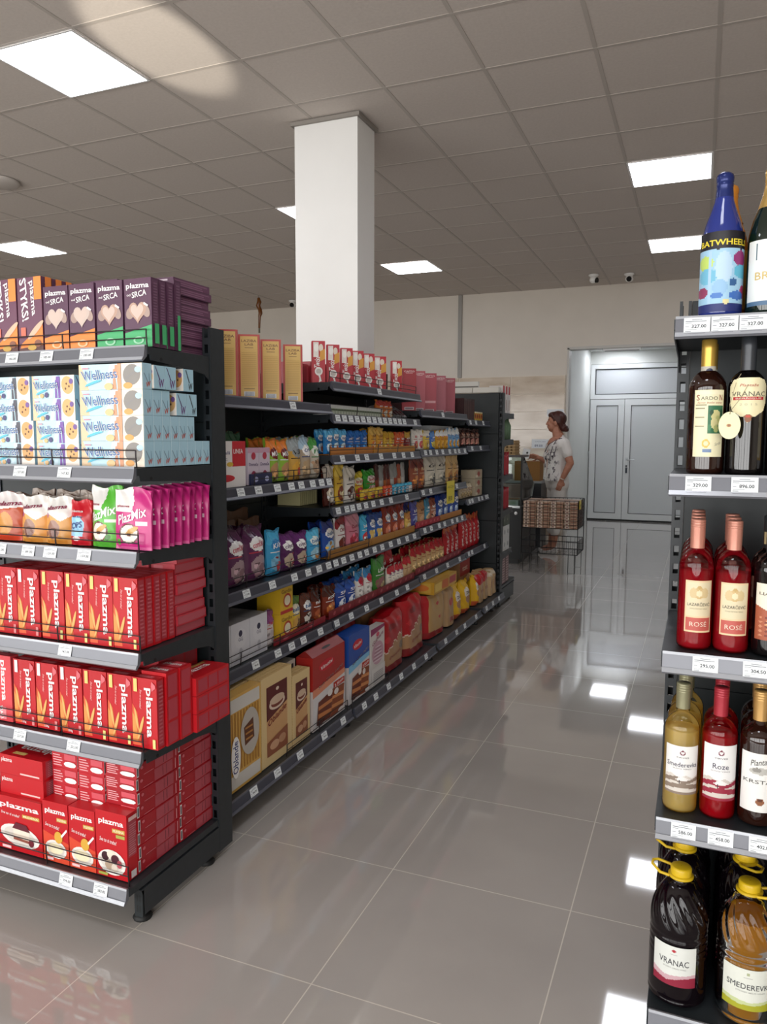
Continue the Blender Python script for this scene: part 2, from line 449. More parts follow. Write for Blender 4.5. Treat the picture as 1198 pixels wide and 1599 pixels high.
# ------------------------------------------------------------------ ceiling lights and fittings
frame_m = M('#e8e8e6', .4)
def ceiling_light(x, y, label, z=CZ-.0045, s=.594, e=PANEL):
    t = empty('ceiling_light', (x, y, z)); tag(t, label, 'ceiling light', 'square LED ceiling panels')
    mb = MB(); frame(mb, -s/2, -s/2, s/2, s/2, 0, .012, .004, frame_m)
    mb.v = [(a, c, -b) for a, b, c in mb.v]; mb.obj('frame', t)
    mb = MB(); mb.box(-s/2+.012, -s/2+.012, -.0035, s/2-.012, s/2-.012, -.001, M('#f4f7ff', .5, 0, e)); mb.obj('diffuser', t)
for x, y, lb in ((-3.294, 3.427, 'square LED ceiling panel above the shelves of red biscuit cartons'),
                 (-6.894, 6.427, 'square LED ceiling panel low over the tops of the purple cartons'),
                 (-3.294, 6.427, 'square LED ceiling panel half hidden behind the white pillar'),
                 (-3.294, 8.827, 'square LED ceiling panel just past the pillar'),
                 (-.294, 6.427, 'larger looking LED ceiling panel above the wine shelves'),
                 (-.294, 8.827, 'LED ceiling panel partly behind the blue party bottle'),
                 (-.294, 3.427, 'LED ceiling panel over the near end of the aisle'),
                 (-6.894, 3.427, 'LED ceiling panel over the near end of the next aisle'),
                 (-.294, .427, 'LED ceiling panel by the shop windows at the aisle end'),
                 (-3.294, .427, 'LED ceiling panel by the shop windows, before the biscuit shelves')):
    ceiling_light(x, y, lb)
ceiling_light(-1.33, 13.66, 'LED panel in the corridor by the side wall', 2.999, .6, CORRIDOR)
ceiling_light(-.6, 12.25, 'LED panel in the middle of the corridor ceiling', 2.999, .55, CORRIDOR)

def dome_camera(x, y, a, label):
    t = empty('security_camera', (x, y, CZ-.0045), a); tag(t, label, 'security camera', 'ceiling security cameras')
    w = M('#e4e2de', .4)
    mb = MB(); mb.lathe([(.062, 0), (.062, -.012), (.05, -.02), (.045, -.03)], w, 20); mb.obj('base', t)
    mb = MB(); mb.lathe([(.03, -.028), (.046, -.045), (.05, -.065), (.044, -.085), (.025, -.1), (.004, -.104)], w, 20); mb.obj('ball', t)
    mb = MB(); mb.prism([(.032*math.cos(q*math.pi/8), -.072+.032*math.sin(q*math.pi/8)) for q in range(16)], -.055, -.03, M('#0c0c0e', .15), 'y'); mb.obj('lens', t)
dome_camera(-.90, 10.15, 0, 'white ball camera with dark lens on the ceiling before the opening')
dome_camera(-1.32, 10.05, 1.2, 'white ball camera turned aside, next to another near the opening')
dome_camera(-5.72, 10.25, .1, 'small ceiling camera seen beside the white pillar')
mb = MB(); mb.lathe([(.17, 0), (.17, -.012), (.15, -.022), (.02, -.026)], M('#c9c2bb', .6), 32)
o = mb.obj('ceiling_speaker', None, (-5.29, 4.66, CZ-.0046)); tag(o, 'round pale ceiling loudspeaker above the purple cartons', 'loudspeaker')
mb = MB(); mb.tube([(0, 0, -.03), (.012, 0, -.09), (-.012, .004, -.14), (.015, .01, -.2), (.03, 0, -.25), (.012, 0, -.3), (.008, 0, -.38), (.004, 0, -.46)], [.018, .034, .034, .03, .03, .021, .018, .016], M('#6d3d10', .25), 8)
ft = mb.obj('fly_paper', None, (-5.99, 9.72, CZ-.0046)); tag(ft, 'twisted amber sticky fly strip hanging from the ceiling', 'fly strip')
mb = MB(); mb.tube([(0, 0, 0), (0, 0, -.03)], .003, M('#3a2a20')); mb.obj('string', ft)
mb = MB(); mb.tube([(.004, 0, -.46), (.004, 0, -.53)], .014, M('#6f6a55')); mb.obj('cartridge', ft)

# ------------------------------------------------------------------ shelving
STEEL = noise_mat('anthracite_steel', '#23282c', '#272c30', 40, .42, .03)
STEEL2 = noise_mat('anthracite_panel', '#1b2225', '#1e2528', 20, .45, .02)
RAIL = M('#6f7178', .3, .2); RAIL_EDGE = M('#a3a6ac', .25, .2); WIRE = M('#2b2426', .4, .4); RUB = M('#0f1011', .6)
RAIL_SHADED = M('#40424e', .3, .1); RAIL_EDGE_SHADED = M('#5c5e69', .3, .1)  # same rail and edge for the aisle, its dimness put into the colour
_tags = {}
def price_mesh(txt):
    if txt in _tags: return _tags[txt]
    mb = MB(); w, h = .052, .039; mb.box(-w/2, -.0006, 0, w/2, 0, h, M('#e9eef0', .35))
    k = '#2c2f34'
    flat_decal(mb, (-w/2, -.0006, 0), (1, 0, 0), (0, 0, 1), w, h,
        [('t', txt, .58, .5, .56, .2, k, 0, .02), ('r', .3, .86, .7, .90, '#8b9095'), ('r', .06, .76, .86, .80, '#777c82'), ('r', .06, .67, .3, .70, '#8b9095'),
         ('r', .06, .46, .2, .5, '#9a9fa4'), ('r', .06, .3, .5, .33, '#b5babd'), ('r', .06, .2, .28, .24, '#9a9fa4'), ('r', .05, .05, .82, .1, '#50545a')], .0002)
    _tags[txt] = mb.mesh('price_label'); return _tags[txt]
def post(mb, x, H, depth=.08, w=.03, both=False, mat=None):
    mat = mat or STEEL
    mb.box(x, 0.004, .03, x+.003, depth, H, mat); mb.box(x+w-.003, 0.004, .03, x+w, depth, H, mat)
    for y in ((0, depth) if both else (0,)):
        y0, y1 = (y, y+.003) if y == 0 else (y-.003, y)
        mb.box(x, y0, .03, x+.008, y1, H, mat); mb.box(x+w-.008, y0, .03, x+w, y1, H, mat)
        z = .03
        while z < H-.03:
            mb.box(x+.008, y0, z, x+w-.008, y1, z+.022, mat); z += .05
    if not both:
        mb.box(x+.003, depth-.003, .03, x+w-.003, depth, H, mat)
def bay(name, origin, rot, L, H, shelves, base, label, cat, group, ends=(True, True), rail=RAIL, edge=RAIL_EDGE, panel=True, both=False, panel_mat=None, feet=(0.06,), kick=False, PH=9):
    """shelves: list of dict(z, d, tags=[(x, text)], fence=(x0, x1) or None); local front is -y, x runs along the bay"""
    t = empty(name, origin, rot); tag(t, label, cat, group)
    if panel:
        mb = MB(); z = .04
        while z < min(H, PH)-.02:
            z1 = min(z+.368, H, PH); mb.box(.031, .006, z, L-.031, .0142, z1, panel_mat or STEEL2); z += .372
        mb.box(.031, .014, .04, L-.031, .02, min(H, PH)-.001, panel_mat or STEEL2)
        mb.obj('back_panel', t)
    for i, x in enumerate((0, L-.03)):
        if ends[i]:
            mb = MB(); post(mb, x, H, both=both); mb.obj('upright_post', t)
    # base
    zb, db = base['z'], base['d']
    for x, fx in ((0, 0), (L-.012, L-.03)):
        mb = MB()
        mb.prism([(-db+.055, .035), (-db+.055, .1), (-db+.045, zb-.03), (0, zb-.03), (0, .035)], x, x+.012, STEEL)
        mb.box(fx, -db+.05, .03, fx+.03, -db+.058, zb-.035, STEEL2)
        for zz in (.045, .078):
            for q in (.008, .018): flat_decal(mb, (fx+q, -db+.05, zz), (1, 0, 0), (0, 0, 1), .005, .022, [('r', 0, 0, 1, 1, '#0f1011')])
        mb.obj('base_bracket', t)
    if kick: 
        mb = MB(); mb.box(.01, -db+.06, .02, L-.01, -db+.066, zb-.035, STEEL); mb.obj('kick_plate', t)
    for x in feet:
        for y in (-db+.09, -.03):
            mb = MB(); mb.lathe([(.028, 0), (.03, .006), (.022, .016), (.008, .02), (.007, .04)], RUB, 16, x, y); mb.obj('levelling_foot', t)
    for k, s in enumerate(shelves+[dict(base, bottom=True)]):
        z, d = s['z'], s['d']; mb = MB()
        mb.box(.003, -d, z-.024, L-.003, -.002, z-.002, STEEL)
        if not s.get('bottom'):
            for x in (.003, L-.006):
                mb.prism([(-d+.01, z-.024), (-d+.012, z-.04), (-.10, z-.052), (-.03, z-.062), (-.003, z-.08), (-.003, z-.024)], x, x+.003, STEEL)
                mb.tube([(x, -d+.06, z-.034), (x+.0035, -d+.06, z-.034)], .006, RUB, 8)
        sh = mb.obj('shelf', t)
        mb = MB()
        mb.prism([(-d, z+.0), (-d-.006, z+.002), (-d-.009, z-.003), (-d-.016, z-.037), (-d-.022, z-.042), (-d-.018, z-.046), (-d, z-.03)], .006, L-.006, rail)
        mb.prism([(-d-.002, z+.001), (-d-.009, z+.003), (-d-.0105, z-.003), (-d-.006, z-.002)], .006, L-.006, edge)
        mb.prism([(-d-.0155, z-.033), (-d-.021, z-.0415), (-d-.0235, z-.0415), (-d-.018, z-.032)], .006, L-.006, edge)
        mb.obj('price_rail', sh)
        for x, txt in s.get('tags', ()):
            o = bpy.data.objects.new('price_label', price_mesh(txt)); COL.objects.link(o); o.parent = sh
            o.location = (x, -d-.0195, z-.0395); o.rotation_euler = (math.radians(-14), 0, 0)
        f = s.get('fence')
        if f:
            mb = MB(); x0, x1 = f; y = -d+.010; hh = s.get('fh', .05)
            for zz in (z+hh, z+hh*.5): mb.tube([(x0, y, zz), (x1, y, zz)], .0019, WIRE, 5)
            n = max(1, round((x1-x0)/.33))
            for i in range(n+1):
                x = x0+(x1-x0)*i/n; mb.tube([(x, y+.003, z-.002), (x, y, z+hh*.6), (x, y, z+hh)], .0024, WIRE, 5)
            mb.obj('wire_guard', sh)
    return t

# the end unit with biscuit cartons (faces the camera)
G1X, G1Y = -2.5, 2.13
bay('shelving_unit', (G1X, G1Y, 0), 0, 1.0, 1.835, [
    dict(z=1.742, d=.305, tags=[(.475, '182.00'), (.62, '185.00'), (.78, '183.00')], fence=(.02, .985)),
    dict(z=1.388, d=.365, tags=[(.43, '137.00'), (.555, '137.00'), (.735, '147.82')], fence=(.02, .985)),
    dict(z=1.140, d=.365, tags=[(.455, '96.00'), (.575, '89.00'), (.665, '159.00'), (.80, '159.00')], fence=(.02, .985)),
    dict(z=.838, d=.37, tags=[(.40, '141.00'), (.715, '143.00')], fence=(.02, .985)),
    dict(z=.537, d=.37, tags=[(.51, '227.00'), (.735, '232.00')], fence=(.02, .985))],
    dict(z=.150, d=.45, tags=[(.765, '799.00'), (.90, '583.82')], fence=(.02, .985), fh=.06),
    'dark end shelving unit full of red and purple biscuit cartons', 'shelving unit', None, feet=(.06, .965), rail=RAIL, PH=1.735)

# the long aisle run: four bays facing the aisle
def trow(ys, y0, vals): return [(y-y0, vals[i % len(vals)]) for i, y in enumerate(ys)]
GX = -2.03; R90 = math.radians(90)
pv = ['129.00', '84.00', '119.00', '62.00', '98.00', '75.00', '145.00', '54.00']
def lin_ys(a, b, n): return [a+(b-a)*(i+.5)/n for i in range(n)]
YA, YB, YC, YD, YE = 2.22, 3.335, 4.605, 5.665, 6.340
U = .365
RUNG = 'aisle shelving bays with dark price rails'
bay('shelving_bay', (GX, YA, 0), R90, YB-YA, 1.628, [
    dict(z=1.632, d=U, tags=[(.73, '415.00')]),
    dict(z=1.280, d=U, tags=trow([2.53, 2.66, 2.81, 2.93, 3.02, 3.13, 3.22, 3.30], YA, pv), fence=(.45, 1.1)),
    dict(z=.872, d=U, tags=trow([2.56, 2.76, 2.95, 3.08, 3.19, 3.29], YA, pv[2:]), fence=(.02, 1.1)),
    dict(z=.565, d=U, tags=trow([2.62, 2.80, 2.92, 3.03, 3.2], YA, pv[4:]), fence=(.02, .95))],
    dict(z=.132, d=.475, tags=trow([2.42, 2.60, 2.79, 3.02, 3.22], YA, pv[1:]), fence=(.5, 1.1)),
    'first aisle bay behind the end unit, with cereals and wafer sheets', 'shelving unit', RUNG, feet=(.1, 1.06), rail=RAIL_SHADED, edge=RAIL_EDGE_SHADED)
bay('shelving_bay', (GX, YB, 0), R90, YC-YB, 1.742, [
    dict(z=1.745, d=U, tags=[(.59, '349.00')], fence=(.02, 1.24)),
    dict(z=1.588, d=U, tags=trow(lin_ys(3.36, 4.35, 13)+[4.5], YB, pv), fence=(.02, 1.0)),
    dict(z=1.388, d=U, tags=trow([3.45, 3.63, 3.75, 3.95, 4.15, 4.3, 4.45], YB, pv[3:]), fence=(.02, 1.24)),
    dict(z=1.130, d=U, tags=trow([3.40, 3.50, 3.57, 3.65, 3.74, 3.84, 3.96, 4.10, 4.36], YB, pv), fence=(.02, 1.24)),
    dict(z=.872, d=U, tags=trow([3.37, 3.46, 3.56, 3.66, 3.75, 3.86, 3.97, 4.1, 4.23, 4.37, 4.5], YB, pv[5:]), fence=(.02, .5)),
    dict(z=.565, d=U, tags=trow([3.38, 3.55, 3.75, 3.96, 4.20, 4.38], YB, pv[2:]))],
    dict(z=.132, d=.485, tags=trow([3.45, 3.6, 3.78, 3.97, 4.18, 4.4], YB, pv[1:]), fence=(.02, .5)),
    'second aisle bay, with the row of red tube cartons on top', 'shelving unit', RUNG, ends=(True, True), feet=(.1, 1.2), rail=RAIL_SHADED, edge=RAIL_EDGE_SHADED)
bay('shelving_bay', (GX, YC, 0), R90, YD-YC, 1.646, [
    dict(z=1.650, d=U, tags=[(.45, '399.00')]),
    dict(z=1.395, d=U, tags=trow([4.7, 4.8, 4.93, 5.06, 5.22, 5.35, 5.45, 5.6], YC, pv)),
    dict(z=1.138, d=U, tags=trow([4.66, 4.81, 5.4], YC, pv), fence=(.02, 1.0)),
    dict(z=.886, d=U, tags=trow([4.7, 4.83, 5.0, 5.12, 5.3, 5.42, 5.55], YC, pv[3:])),
    dict(z=.578, d=U, tags=trow([4.7, 4.95, 5.2, 5.5], YC, pv[6:]))],
    dict(z=.145, d=.50, tags=trow([4.75, 5.0, 5.2, 5.5], YC, pv)),
    'third aisle bay, with pink upright cartons standing on top', 'shelving unit', RUNG, feet=(.1, 1.0), rail=RAIL_SHADED, edge=RAIL_EDGE_SHADED)
bay('shelving_bay', (GX, YD, 0), R90, YE-YD, 1.62, [
    dict(z=1.612, d=U, tags=trow([5.74, 5.9, 6.12], YD, pv)),
    dict(z=1.410, d=U, tags=trow([5.8, 6.05], YD, pv)),
    dict(z=.997, d=U, tags=trow([5.75, 5.83, 6.02, 6.12, 6.24, 6.3], YD, pv)),
    dict(z=.583, d=U, tags=trow([5.75, 5.84, 6.22], YD, pv))],
    dict(z=.160, d=.515, tags=trow([5.75, 5.95, 6.15], YD, pv)),
    'last short aisle bay against the tall dark panel', 'shelving unit', RUNG, feet=(.1, .6), rail=RAIL_SHADED, edge=RAIL_EDGE_SHADED)
# the far end unit: its dark back faces us
bay('shelving_unit', (-1.55, 6.44, 0), math.pi, 1.0, 1.855, [
    dict(z=1.69, d=.36), dict(z=1.46, d=.36), dict(z=1.15, d=.36), dict(z=.85, d=.36), dict(z=.48, d=.36)],
    dict(z=.19, d=.50), 'far end shelving unit showing its tall dark back panel', 'shelving unit', None, feet=(.05, .95), both=True)
mb = MB()
z = .03
while z < 1.84:
    z1 = min(z+.366, 1.845); mb.box(-2.519, 6.348, z, -1.581, 6.358, z1, STEEL2); z += .37
o = mb.obj('back_cladding', None); o.parent = [x for x in bpy.data.objects if x.name.startswith('shelving_unit') and x.get('label', '').startswith('far end')][0]
o.matrix_parent_inverse = Matrix.LocRotScale(Vector((-1.55, 6.44, 0)), Matrix.Rotation(math.pi, 3, 'Z'), None).inverted()

# the wine shelves
WX, WY = -.066, 2.25
bay('shelving_unit', (WX, WY, 0), 0, 1.25, 1.845, [
    dict(z=1.735, d=.455, tags=[(.049, '327.00'), (.103, '327.00'), (.157, '327.00'), (.2105, '327.00')]),
    dict(z=1.397, d=.455, tags=[(.065, '329.00'), (.156, '896.00')]),
    dict(z=1.000, d=.455, tags=[(.095, '295.00'), (.196, '304.50')]),
    dict(z=.610, d=.455, tags=[(.065, '586.00'), (.142, '458.00'), (.225, '402.00')])],
    dict(z=.140, d=.46), 'dark shelving unit of wine bottles on the aisle side', 'shelving unit', None, feet=(.05, 1.2), both=True)

# ------------------------------------------------------------------ cartons on the end unit
RED = '#bb101c'; RED2 = '#c41a24'; PUR = '#54304a'; W = '#f2f0ee'; PINKTXT = '#d6707a'; TAN = '#dfa45c'; TAN2 = '#c98a41'; GOLD = '#d9b56a'
OR_ = '#f08b3e'; GRN = '#45ad6d'
def finger(cu, cv, ru, rv, rot):
    return [('e', cu, cv, ru, rv, TAN2, rot), ('e', cu-.006, cv+.004, ru*.82, rv*.93, '#e6b06a', rot)]
def plazma_front(flag, tail=True):
    f = [('p', [(0, .03), (.34, .03), (.2, .5), (0, .62)], '#e0623c'), ('p', [(0, .08), (.22, .08), (.12, .42), (0, .5)], '#ee9550')]
    f += finger(.17, .40, .05, .17, .18)+finger(.34, .28, .058, .19, -.30)
    f += [('t', 'plazma', .68, .52, .70, .34, W, -90, .022), ('t', 'Sve to ti treba!', .36, .70, .27, .075, '#f0c9c4', -97, 0, .2)]
    f += [('r', .09, .80, .23, .985, flag), ('p', [(.82, .83), (.97, .88), (.97, .92), (.82, .97), (.80, .9)], '#dd7078')]
    f += [('r', .82, .02, .93, .15, '#e8d98a' if tail else '#e08a8a')]
    return f
def lines(n, u0, v0, u1, v1, c):   # small print: rows of grey-pink text
    out = []; rnd = random.Random(n*7+int(u0*100))
    for i in range(n):
        a = v0+(v1-v0)*i/n; out.append(('r', u0, a, u1-rnd.random()*.25*(u1-u0), a+(v1-v0)/n*.45, c))
    return out
side_pl = [('r', .12, .04, .88, .97, '#b03a46')]+lines(16, .2, .08, .8, .94, '#c05f69')
top_pl = [('r', .15, .25, .75, .75, '#d96a72')]
PW, PH, PD = .0925, .218, .0325
pl_y = carton('biscuit_carton', PW, PD, PH, RED, plazma_front('#f2cf7c'), side_pl, side_pl, top_pl)
pl_w = carton('biscuit_carton', PW, PD, PH, RED, plazma_front(W, False), side_pl, side_pl, top_pl)
pl_w2 = carton('biscuit_carton', PW, PD, PH, RED, plazma_front(W, False)+[('t', '150g', .45, .05, .2, .04, W, 0, .008)], side_pl, side_pl, top_pl)
pl_big = carton('biscuit_carton', PW, .055, PH+.01, RED, plazma_front('#f2cf7c')+[('t', '2x', .45, .07, .16, .05, W, -90, .02)],
    [('r', .1, .04, .9, .32, '#b8404c'), ('r', .1, .36, .9, .64, '#b8404c'), ('r', .1, .68, .9, .96, '#b8404c')], [], top_pl)
end = Vector((1, 0, 0))
S1, S2, S3, S4, S5, S6 = 1.743, 1.389, 1.141, .839, .538, .151

# fourth shelf: red biscuit cartons
xs = [-2.064, -1.968, -1.866, -1.767, -1.672, -1.577]
anchor = 'end-unit fourth shelf'
for i, x in enumerate(xs[::-1]):
    kind = pl_y if i < 4 else pl_w
    lb = f'upright red biscuit carton, {ORD[i]} from the post, front row, {anchor}'
    inst('biscuit_carton', kind, (x, 1.783, S4), 0, lb, 'biscuit carton', 'upright red cartons on the fourth shelf', 0)
for k in range(1, 5):
    for i, x in enumerate(xs[::-1]):
        inst('biscuit_carton', pl_y, (x+.002*((k*7+i) % 3-1), 1.783+k*.0345, S4), 0,
             f'red biscuit carton {ORD[i]} from the post, {ORD[k]} row behind, {anchor}', 'biscuit carton', 'upright red cartons on the fourth shelf')
flat_l = [('r', .06, .1, .62, .9, '#b8505b'), ('r', .64, .1, .98, .45, '#a83a46')]
def lying(base, side, cover, w=PW, d=PH, h=PD, front=None):
    return carton('biscuit_carton', w, d, h, base, front or [('r', .1, .2, .5, .8, '#c9606a')], side, side, cover)
pl_flat = lying('#bb3340', [('r', .02, .12, .97, .86, '#b0505b'), ('p', [(.55, .08), (1, .02), (1, .2)], '#b01c2a')], [('r', .1, .1, .9, .9, RED)])
for k in range(8):
    inst('biscuit_carton', pl_flat, (-1.577+.004*((k*5) % 3-1), 1.965-.002*k*(k < 4), S4+k*.0335), 0,
         f'red carton lying flat, {ORD[k]} up in the pile by the post, {anchor}', 'biscuit carton', 'flat pile of red cartons on the fourth shelf', 0).scale = (1, .70, 1)
for i in range(5):
    for k in range(2):
        inst('biscuit_carton', pl_flat, (-1.68-.096*i, 1.96, S4+.2+k*.0335), 0,
             f'red carton laid over the back row, {ORD[i]} pile, {("under", "upper")[k]} one, {anchor}', 'biscuit carton', 'red cartons laid over the back rows').scale = (1, .68, 1)
# the ones carrying those
    inst('biscuit_carton', pl_big, (-1.68-.096*i, 1.962, S4), 0, f'red carton under the laid cartons, {ORD[i]} from the flat pile, {anchor}', 'biscuit carton', 'red cartons at the back of the fourth shelf').scale = (1, .6, .2/.228)

# fifth shelf: red cartons with the protruding multipack
anchor = 'end-unit fifth shelf'
xs5 = [-2.002, -1.904, -1.805, -1.707, -1.610, -1.516]
for i, x in enumerate(xs5[::-1]):
    inst('biscuit_carton', pl_y if i < 3 else pl_w2, (x, 1.783, S5), 0, f'upright red biscuit carton, {ORD[i]} from the post, front row, {anchor}', 'biscuit carton', 'upright red cartons on the fifth shelf')
    if i: inst('biscuit_carton', pl_y, (x, 1.819, S5), 0, f'red biscuit carton standing behind, {ORD[i]} from the post, {anchor}', 'biscuit carton', 'upright red cartons on the fifth shelf')
pl_kids = carton('biscuit_carton', PW, PD, PH+.004, '#d4424a', [('t', 'plazma', .6, .62, .62, .32, W, -90, .022), ('e', .06, .5, .16, .3, TAN), ('r', .3, .03, .7, .22, '#e58b90'), ('t', 'MALI', .48, .13, .19, .14, W, -80, .01)], side_pl, [], top_pl)
inst('biscuit_carton', pl_kids, (-2.106, 1.783, S5), 0, f'paler red carton with white scribbles at the cut-off end, {anchor}', 'biscuit carton')
blk = carton('biscuit_multipack', PW, .058, .228, RED, [], [('r', .1, .03, .86, .31, '#b23b48'), ('r', .1, .35, .86, .63, '#b23b48'), ('r', .1, .67, .86, .96, '#b23b48')], [],
             [('r', .1, .1, .9, .9, '#c94b55'), ('t', 'plazma', .5, .5, .7, .4, W, 0, .022)])
inst('biscuit_carton', blk, (-1.509, 1.82, S5), 0, f'red carton edge-on, printed squares, first behind the front carton, {anchor}', 'biscuit carton', 'edge-on red cartons on the fifth shelf')
inst('biscuit_carton', blk, (-1.505, 1.88, S5), 0, f'red carton edge-on, printed squares, second behind the front carton, {anchor}', 'biscuit carton', 'edge-on red cartons on the fifth shelf')
mp = carton('biscuit_multipack', .10, .182, .058, RED2, [], [('r', .06, .14, .33, .86, '#ac3a48'), ('r', .36, .14, .63, .86, '#ac3a48'), ('r', .66, .14, .94, .86, '#ac3a48')], [],
            [('t', 'plazma', .4, .5, .62, .4, W, 90, .012), ('r', .06, .05, .2, .9, GOLD)])
for k in range(3):
    inst('biscuit_multipack', mp, (-1.495, 1.942, S5+.001+k*.0592), 0, f'red multipack jutting past the post, {("lowest", "middle", "topmost")[k]} of three, {anchor}', 'biscuit carton', 'protruding red multipacks')
mp2 = carton('biscuit_multipack', .10, .20, .06, '#a81c28', [], [('r', .05, .1, .32, .9, '#94303c'), ('r', .36, .1, .63, .9, '#94303c'), ('r', .67, .1, .95, .9, '#94303c')])
for k in range(4):
    inst('biscuit_multipack', mp2, (-1.605, 1.90, S5+k*.061), 0, f'red multipack behind the jutting ones, {ORD[k]} up its stack, {anchor}', 'biscuit carton', 'inner red multipacks')

# bottom shelf: ground biscuit cartons
anchor = 'end-unit bottom shelf'
def plate(cu, cv, ru, rv): return [('e', cu, cv, ru, rv, '#e9e4de', -.1), ('e', cu, cv+.005, ru*.8, rv*.75, '#d9d2c8', -.1)]
ml = lambda u, v, w: [('r', u-w/2, v-.032, u+w/2, v+.032, '#c9a24c'), ('t', 'MLEVENA', u, v, w*.85, .035, '#f5e9cf', 0, .01)]
front_bowl = [('p', [(0, 0), (1, 0), (1, .35), (0, .5)], '#d5472c')]+[('t', 'plazma', .5, .84, .8, .11, W, 0, .022)]+ml(.76, .72, .4)+[('t', 'Sve to ti treba!', .38, .60, .55, .06, W, -4, 0, .25)]+plate(.5, .22, .42, .15)+[('e', .48, .23, .3, .09, '#efe3c0'), ('e', .62, .43, .16, .10, '#d7a63f'), ('p', [(.72, .47), (.95, .60), (.98, .57), (.76, .44)], W), ('r', .1, .03, .4, .075, '#f0c8c8')]
front_ball = [('t', 'plazma', .5, .84, .8, .11, W, 0, .022)]+ml(.74, .73, .4)+[('r', .66, .63, .94, .68, '#a7a84c'), ('t', 'Sve to ti treba!', .40, .56, .55, .06, W, -3, 0, .25)]+plate(.5, .24, .45, .19)+[('e', .3, .32, .12, .07, '#3a1420'), ('e', .5, .36, .14, .07, '#e8dccb'), ('e', .62, .30, .13, .07, '#4a1a28'), ('e', .42, .2, .13, .07, '#b09a84'), ('e', .6, .17, .1, .06, '#d9cdbd'), ('e', .76, .24, .08, .06, '#b4505a'), ('r', .08, .03, .38, .07, '#a7a84c')]
front_cake = [('t', 'plazma', .5, .83, .88, .13, W, 0, .022)]+ml(.76, .69, .38)+[('t', 'Sve to ti treba!', .3, .68, .42, .05, W, -3, 0, .25)]+plate(.5, .30, .44, .2)+[('p', [(.36, .22), (.72, .2), (.72, .42), (.36, .44)], '#efe0cf'), ('p', [(.36, .22), (.72, .2), (.72, .25), (.36, .27)], '#8a4a3a'), ('p', [(.34, .43), (.74, .41), (.66, .53), (.42, .55)], '#5e1426'), ('e', .76, .22, .06, .07, '#6a1626'), ('r', .1, .03, .3, .08, '#f0c8c8')]
side_ml = [('r', .1, .35, .9, .88, '#b04450')]+lines(14, .16, .38, .84, .86, '#c77a82')+[('r', .25, .03, .75, .14, '#ded8d8'), ('r', .1, .9, .9, .96, '#e1b9b4')]
sm_h = .195
cb = carton('ground_biscuit_carton', .103, .045, sm_h, RED, front_bowl, side_ml, side_ml)
cc = carton('ground_biscuit_carton', .118, .045, sm_h+.012, RED, front_ball, side_ml, side_ml)
ck = carton('ground_biscuit_carton', .19, .06, .178, RED, front_cake, side_ml, side_ml)
inst('ground_biscuit_carton', cc, (-1.589, 1.705, S6), 0, f'red carton picturing dark sweets, by the post, {anchor}', 'biscuit carton')
inst('ground_biscuit_carton', cb, (-1.703, 1.705, S6), 0, f'red carton picturing bowl and spoon, beside the sweets carton, {anchor}', 'biscuit carton')
inst('ground_biscuit_carton', cb, (-1.810, 1.705, S6), 0, f'red carton picturing bowl and spoon, beside the cake-slice carton, {anchor}', 'biscuit carton')
inst('ground_biscuit_carton', ck, (-1.962, 1.705, S6), 0, f'wide red carton picturing a cake slice on a plate, {anchor}', 'biscuit carton')
inst('ground_biscuit_carton', ck, (-2.158, 1.705, S6), 0, f'wide red carton cut off by the picture edge, {anchor}', 'biscuit carton')
lyb = carton('ground_biscuit_carton', .185, .12, .064, RED, [('t', 'plazma', .17, .72, .25, .28, W, 0, .008), ('r', .48, .1, .92, .18, '#e9c1bd')], [('r', .1, .08, .9, .92, '#a8404c')]+lines(8, .16, .12, .84, .88, '#c4747c'), [],
             [('t', 'plazma', .55, .55, .8, .34, W, 180, .012), ('r', .22, .12, .5, .26, GOLD)])
for k in range(2):
    inst('ground_biscuit_carton', lyb, (-1.965, 1.722, S6+.1785+k*.0645), 0, f'red carton lying across the cake-slice carton, {("lower", "upper")[k]} of two, {anchor}', 'biscuit carton', 'red cartons lying on the cake-slice carton')
inst('ground_biscuit_carton', ck, (-1.965, 1.77, S6), 0, f'red carton behind the cake-slice carton, {anchor}', 'biscuit carton').scale = (1, 1.15, 1)
bk_front = lines(5, .05, .12, .42, .92, '#e0a0a4')+[('r', .5, .55, .95, .92, '#cf5560'), ('p', ell(.72, .3, .24, .17), W), ('r', .55, .16, .9, .44, W)]
bk_side = [('r', .0, .12, .05, .95, '#d9d4d4'), ('r', .01, .2, .04, .85, '#57575a'), ('r', .42, .08, .86, .94, '#ad4954'), ('r', .62, .15, .63, .9, '#6d2a34'), ('r', .70, .15, .71, .9, '#6d2a34'), ('r', .92, .12, .94, .9, '#d88f96'), ('r', .15, .1, .38, .14, '#cf8088'), ('e', .11, .7, .03, .12, '#c9666f')]
bkc = carton('ground_biscuit_carton', .118, .198, .0425, '#a51824', bk_front, bk_side, bk_side, [('r', .3, .1, .7, .2, GOLD)])
bkc2 = carton('ground_biscuit_carton', .103, .17, .052, '#b81c29', bk_front, bk_side, bk_side, [('e', .5, .1, .25, .06, '#e6c9c4')])
for c in range(2):
    for k in range(8):
        inst('ground_biscuit_carton', bkc, (-1.589+.003*((k+c) % 2), 1.752+c*.2, S6+k*.0427), 0,
             f'red carton end-out in the {("front", "rear")[c]} pile, {ORD[k]} up, {anchor}', 'biscuit carton', 'end-out red cartons by the post')
for c, x in enumerate((-1.704, -1.811)):
    for k in range(3 if c == 0 else 3):
        inst('ground_biscuit_carton', bkc2, (x, 1.753, S6+.18+k*.0525), 0, f'red carton behind the {("first", "second")[c]} bowl carton, {ORD[k]} up, {anchor}', 'biscuit carton', 'red cartons lying behind the bowl cartons')
    inst('ground_biscuit_carton', cb, (x, 1.753, S6), 0, f'red upright carton hidden behind the {("first", "second")[c]} bowl carton, {anchor}', 'biscuit carton').scale = (1, 2.4, .178/sm_h)

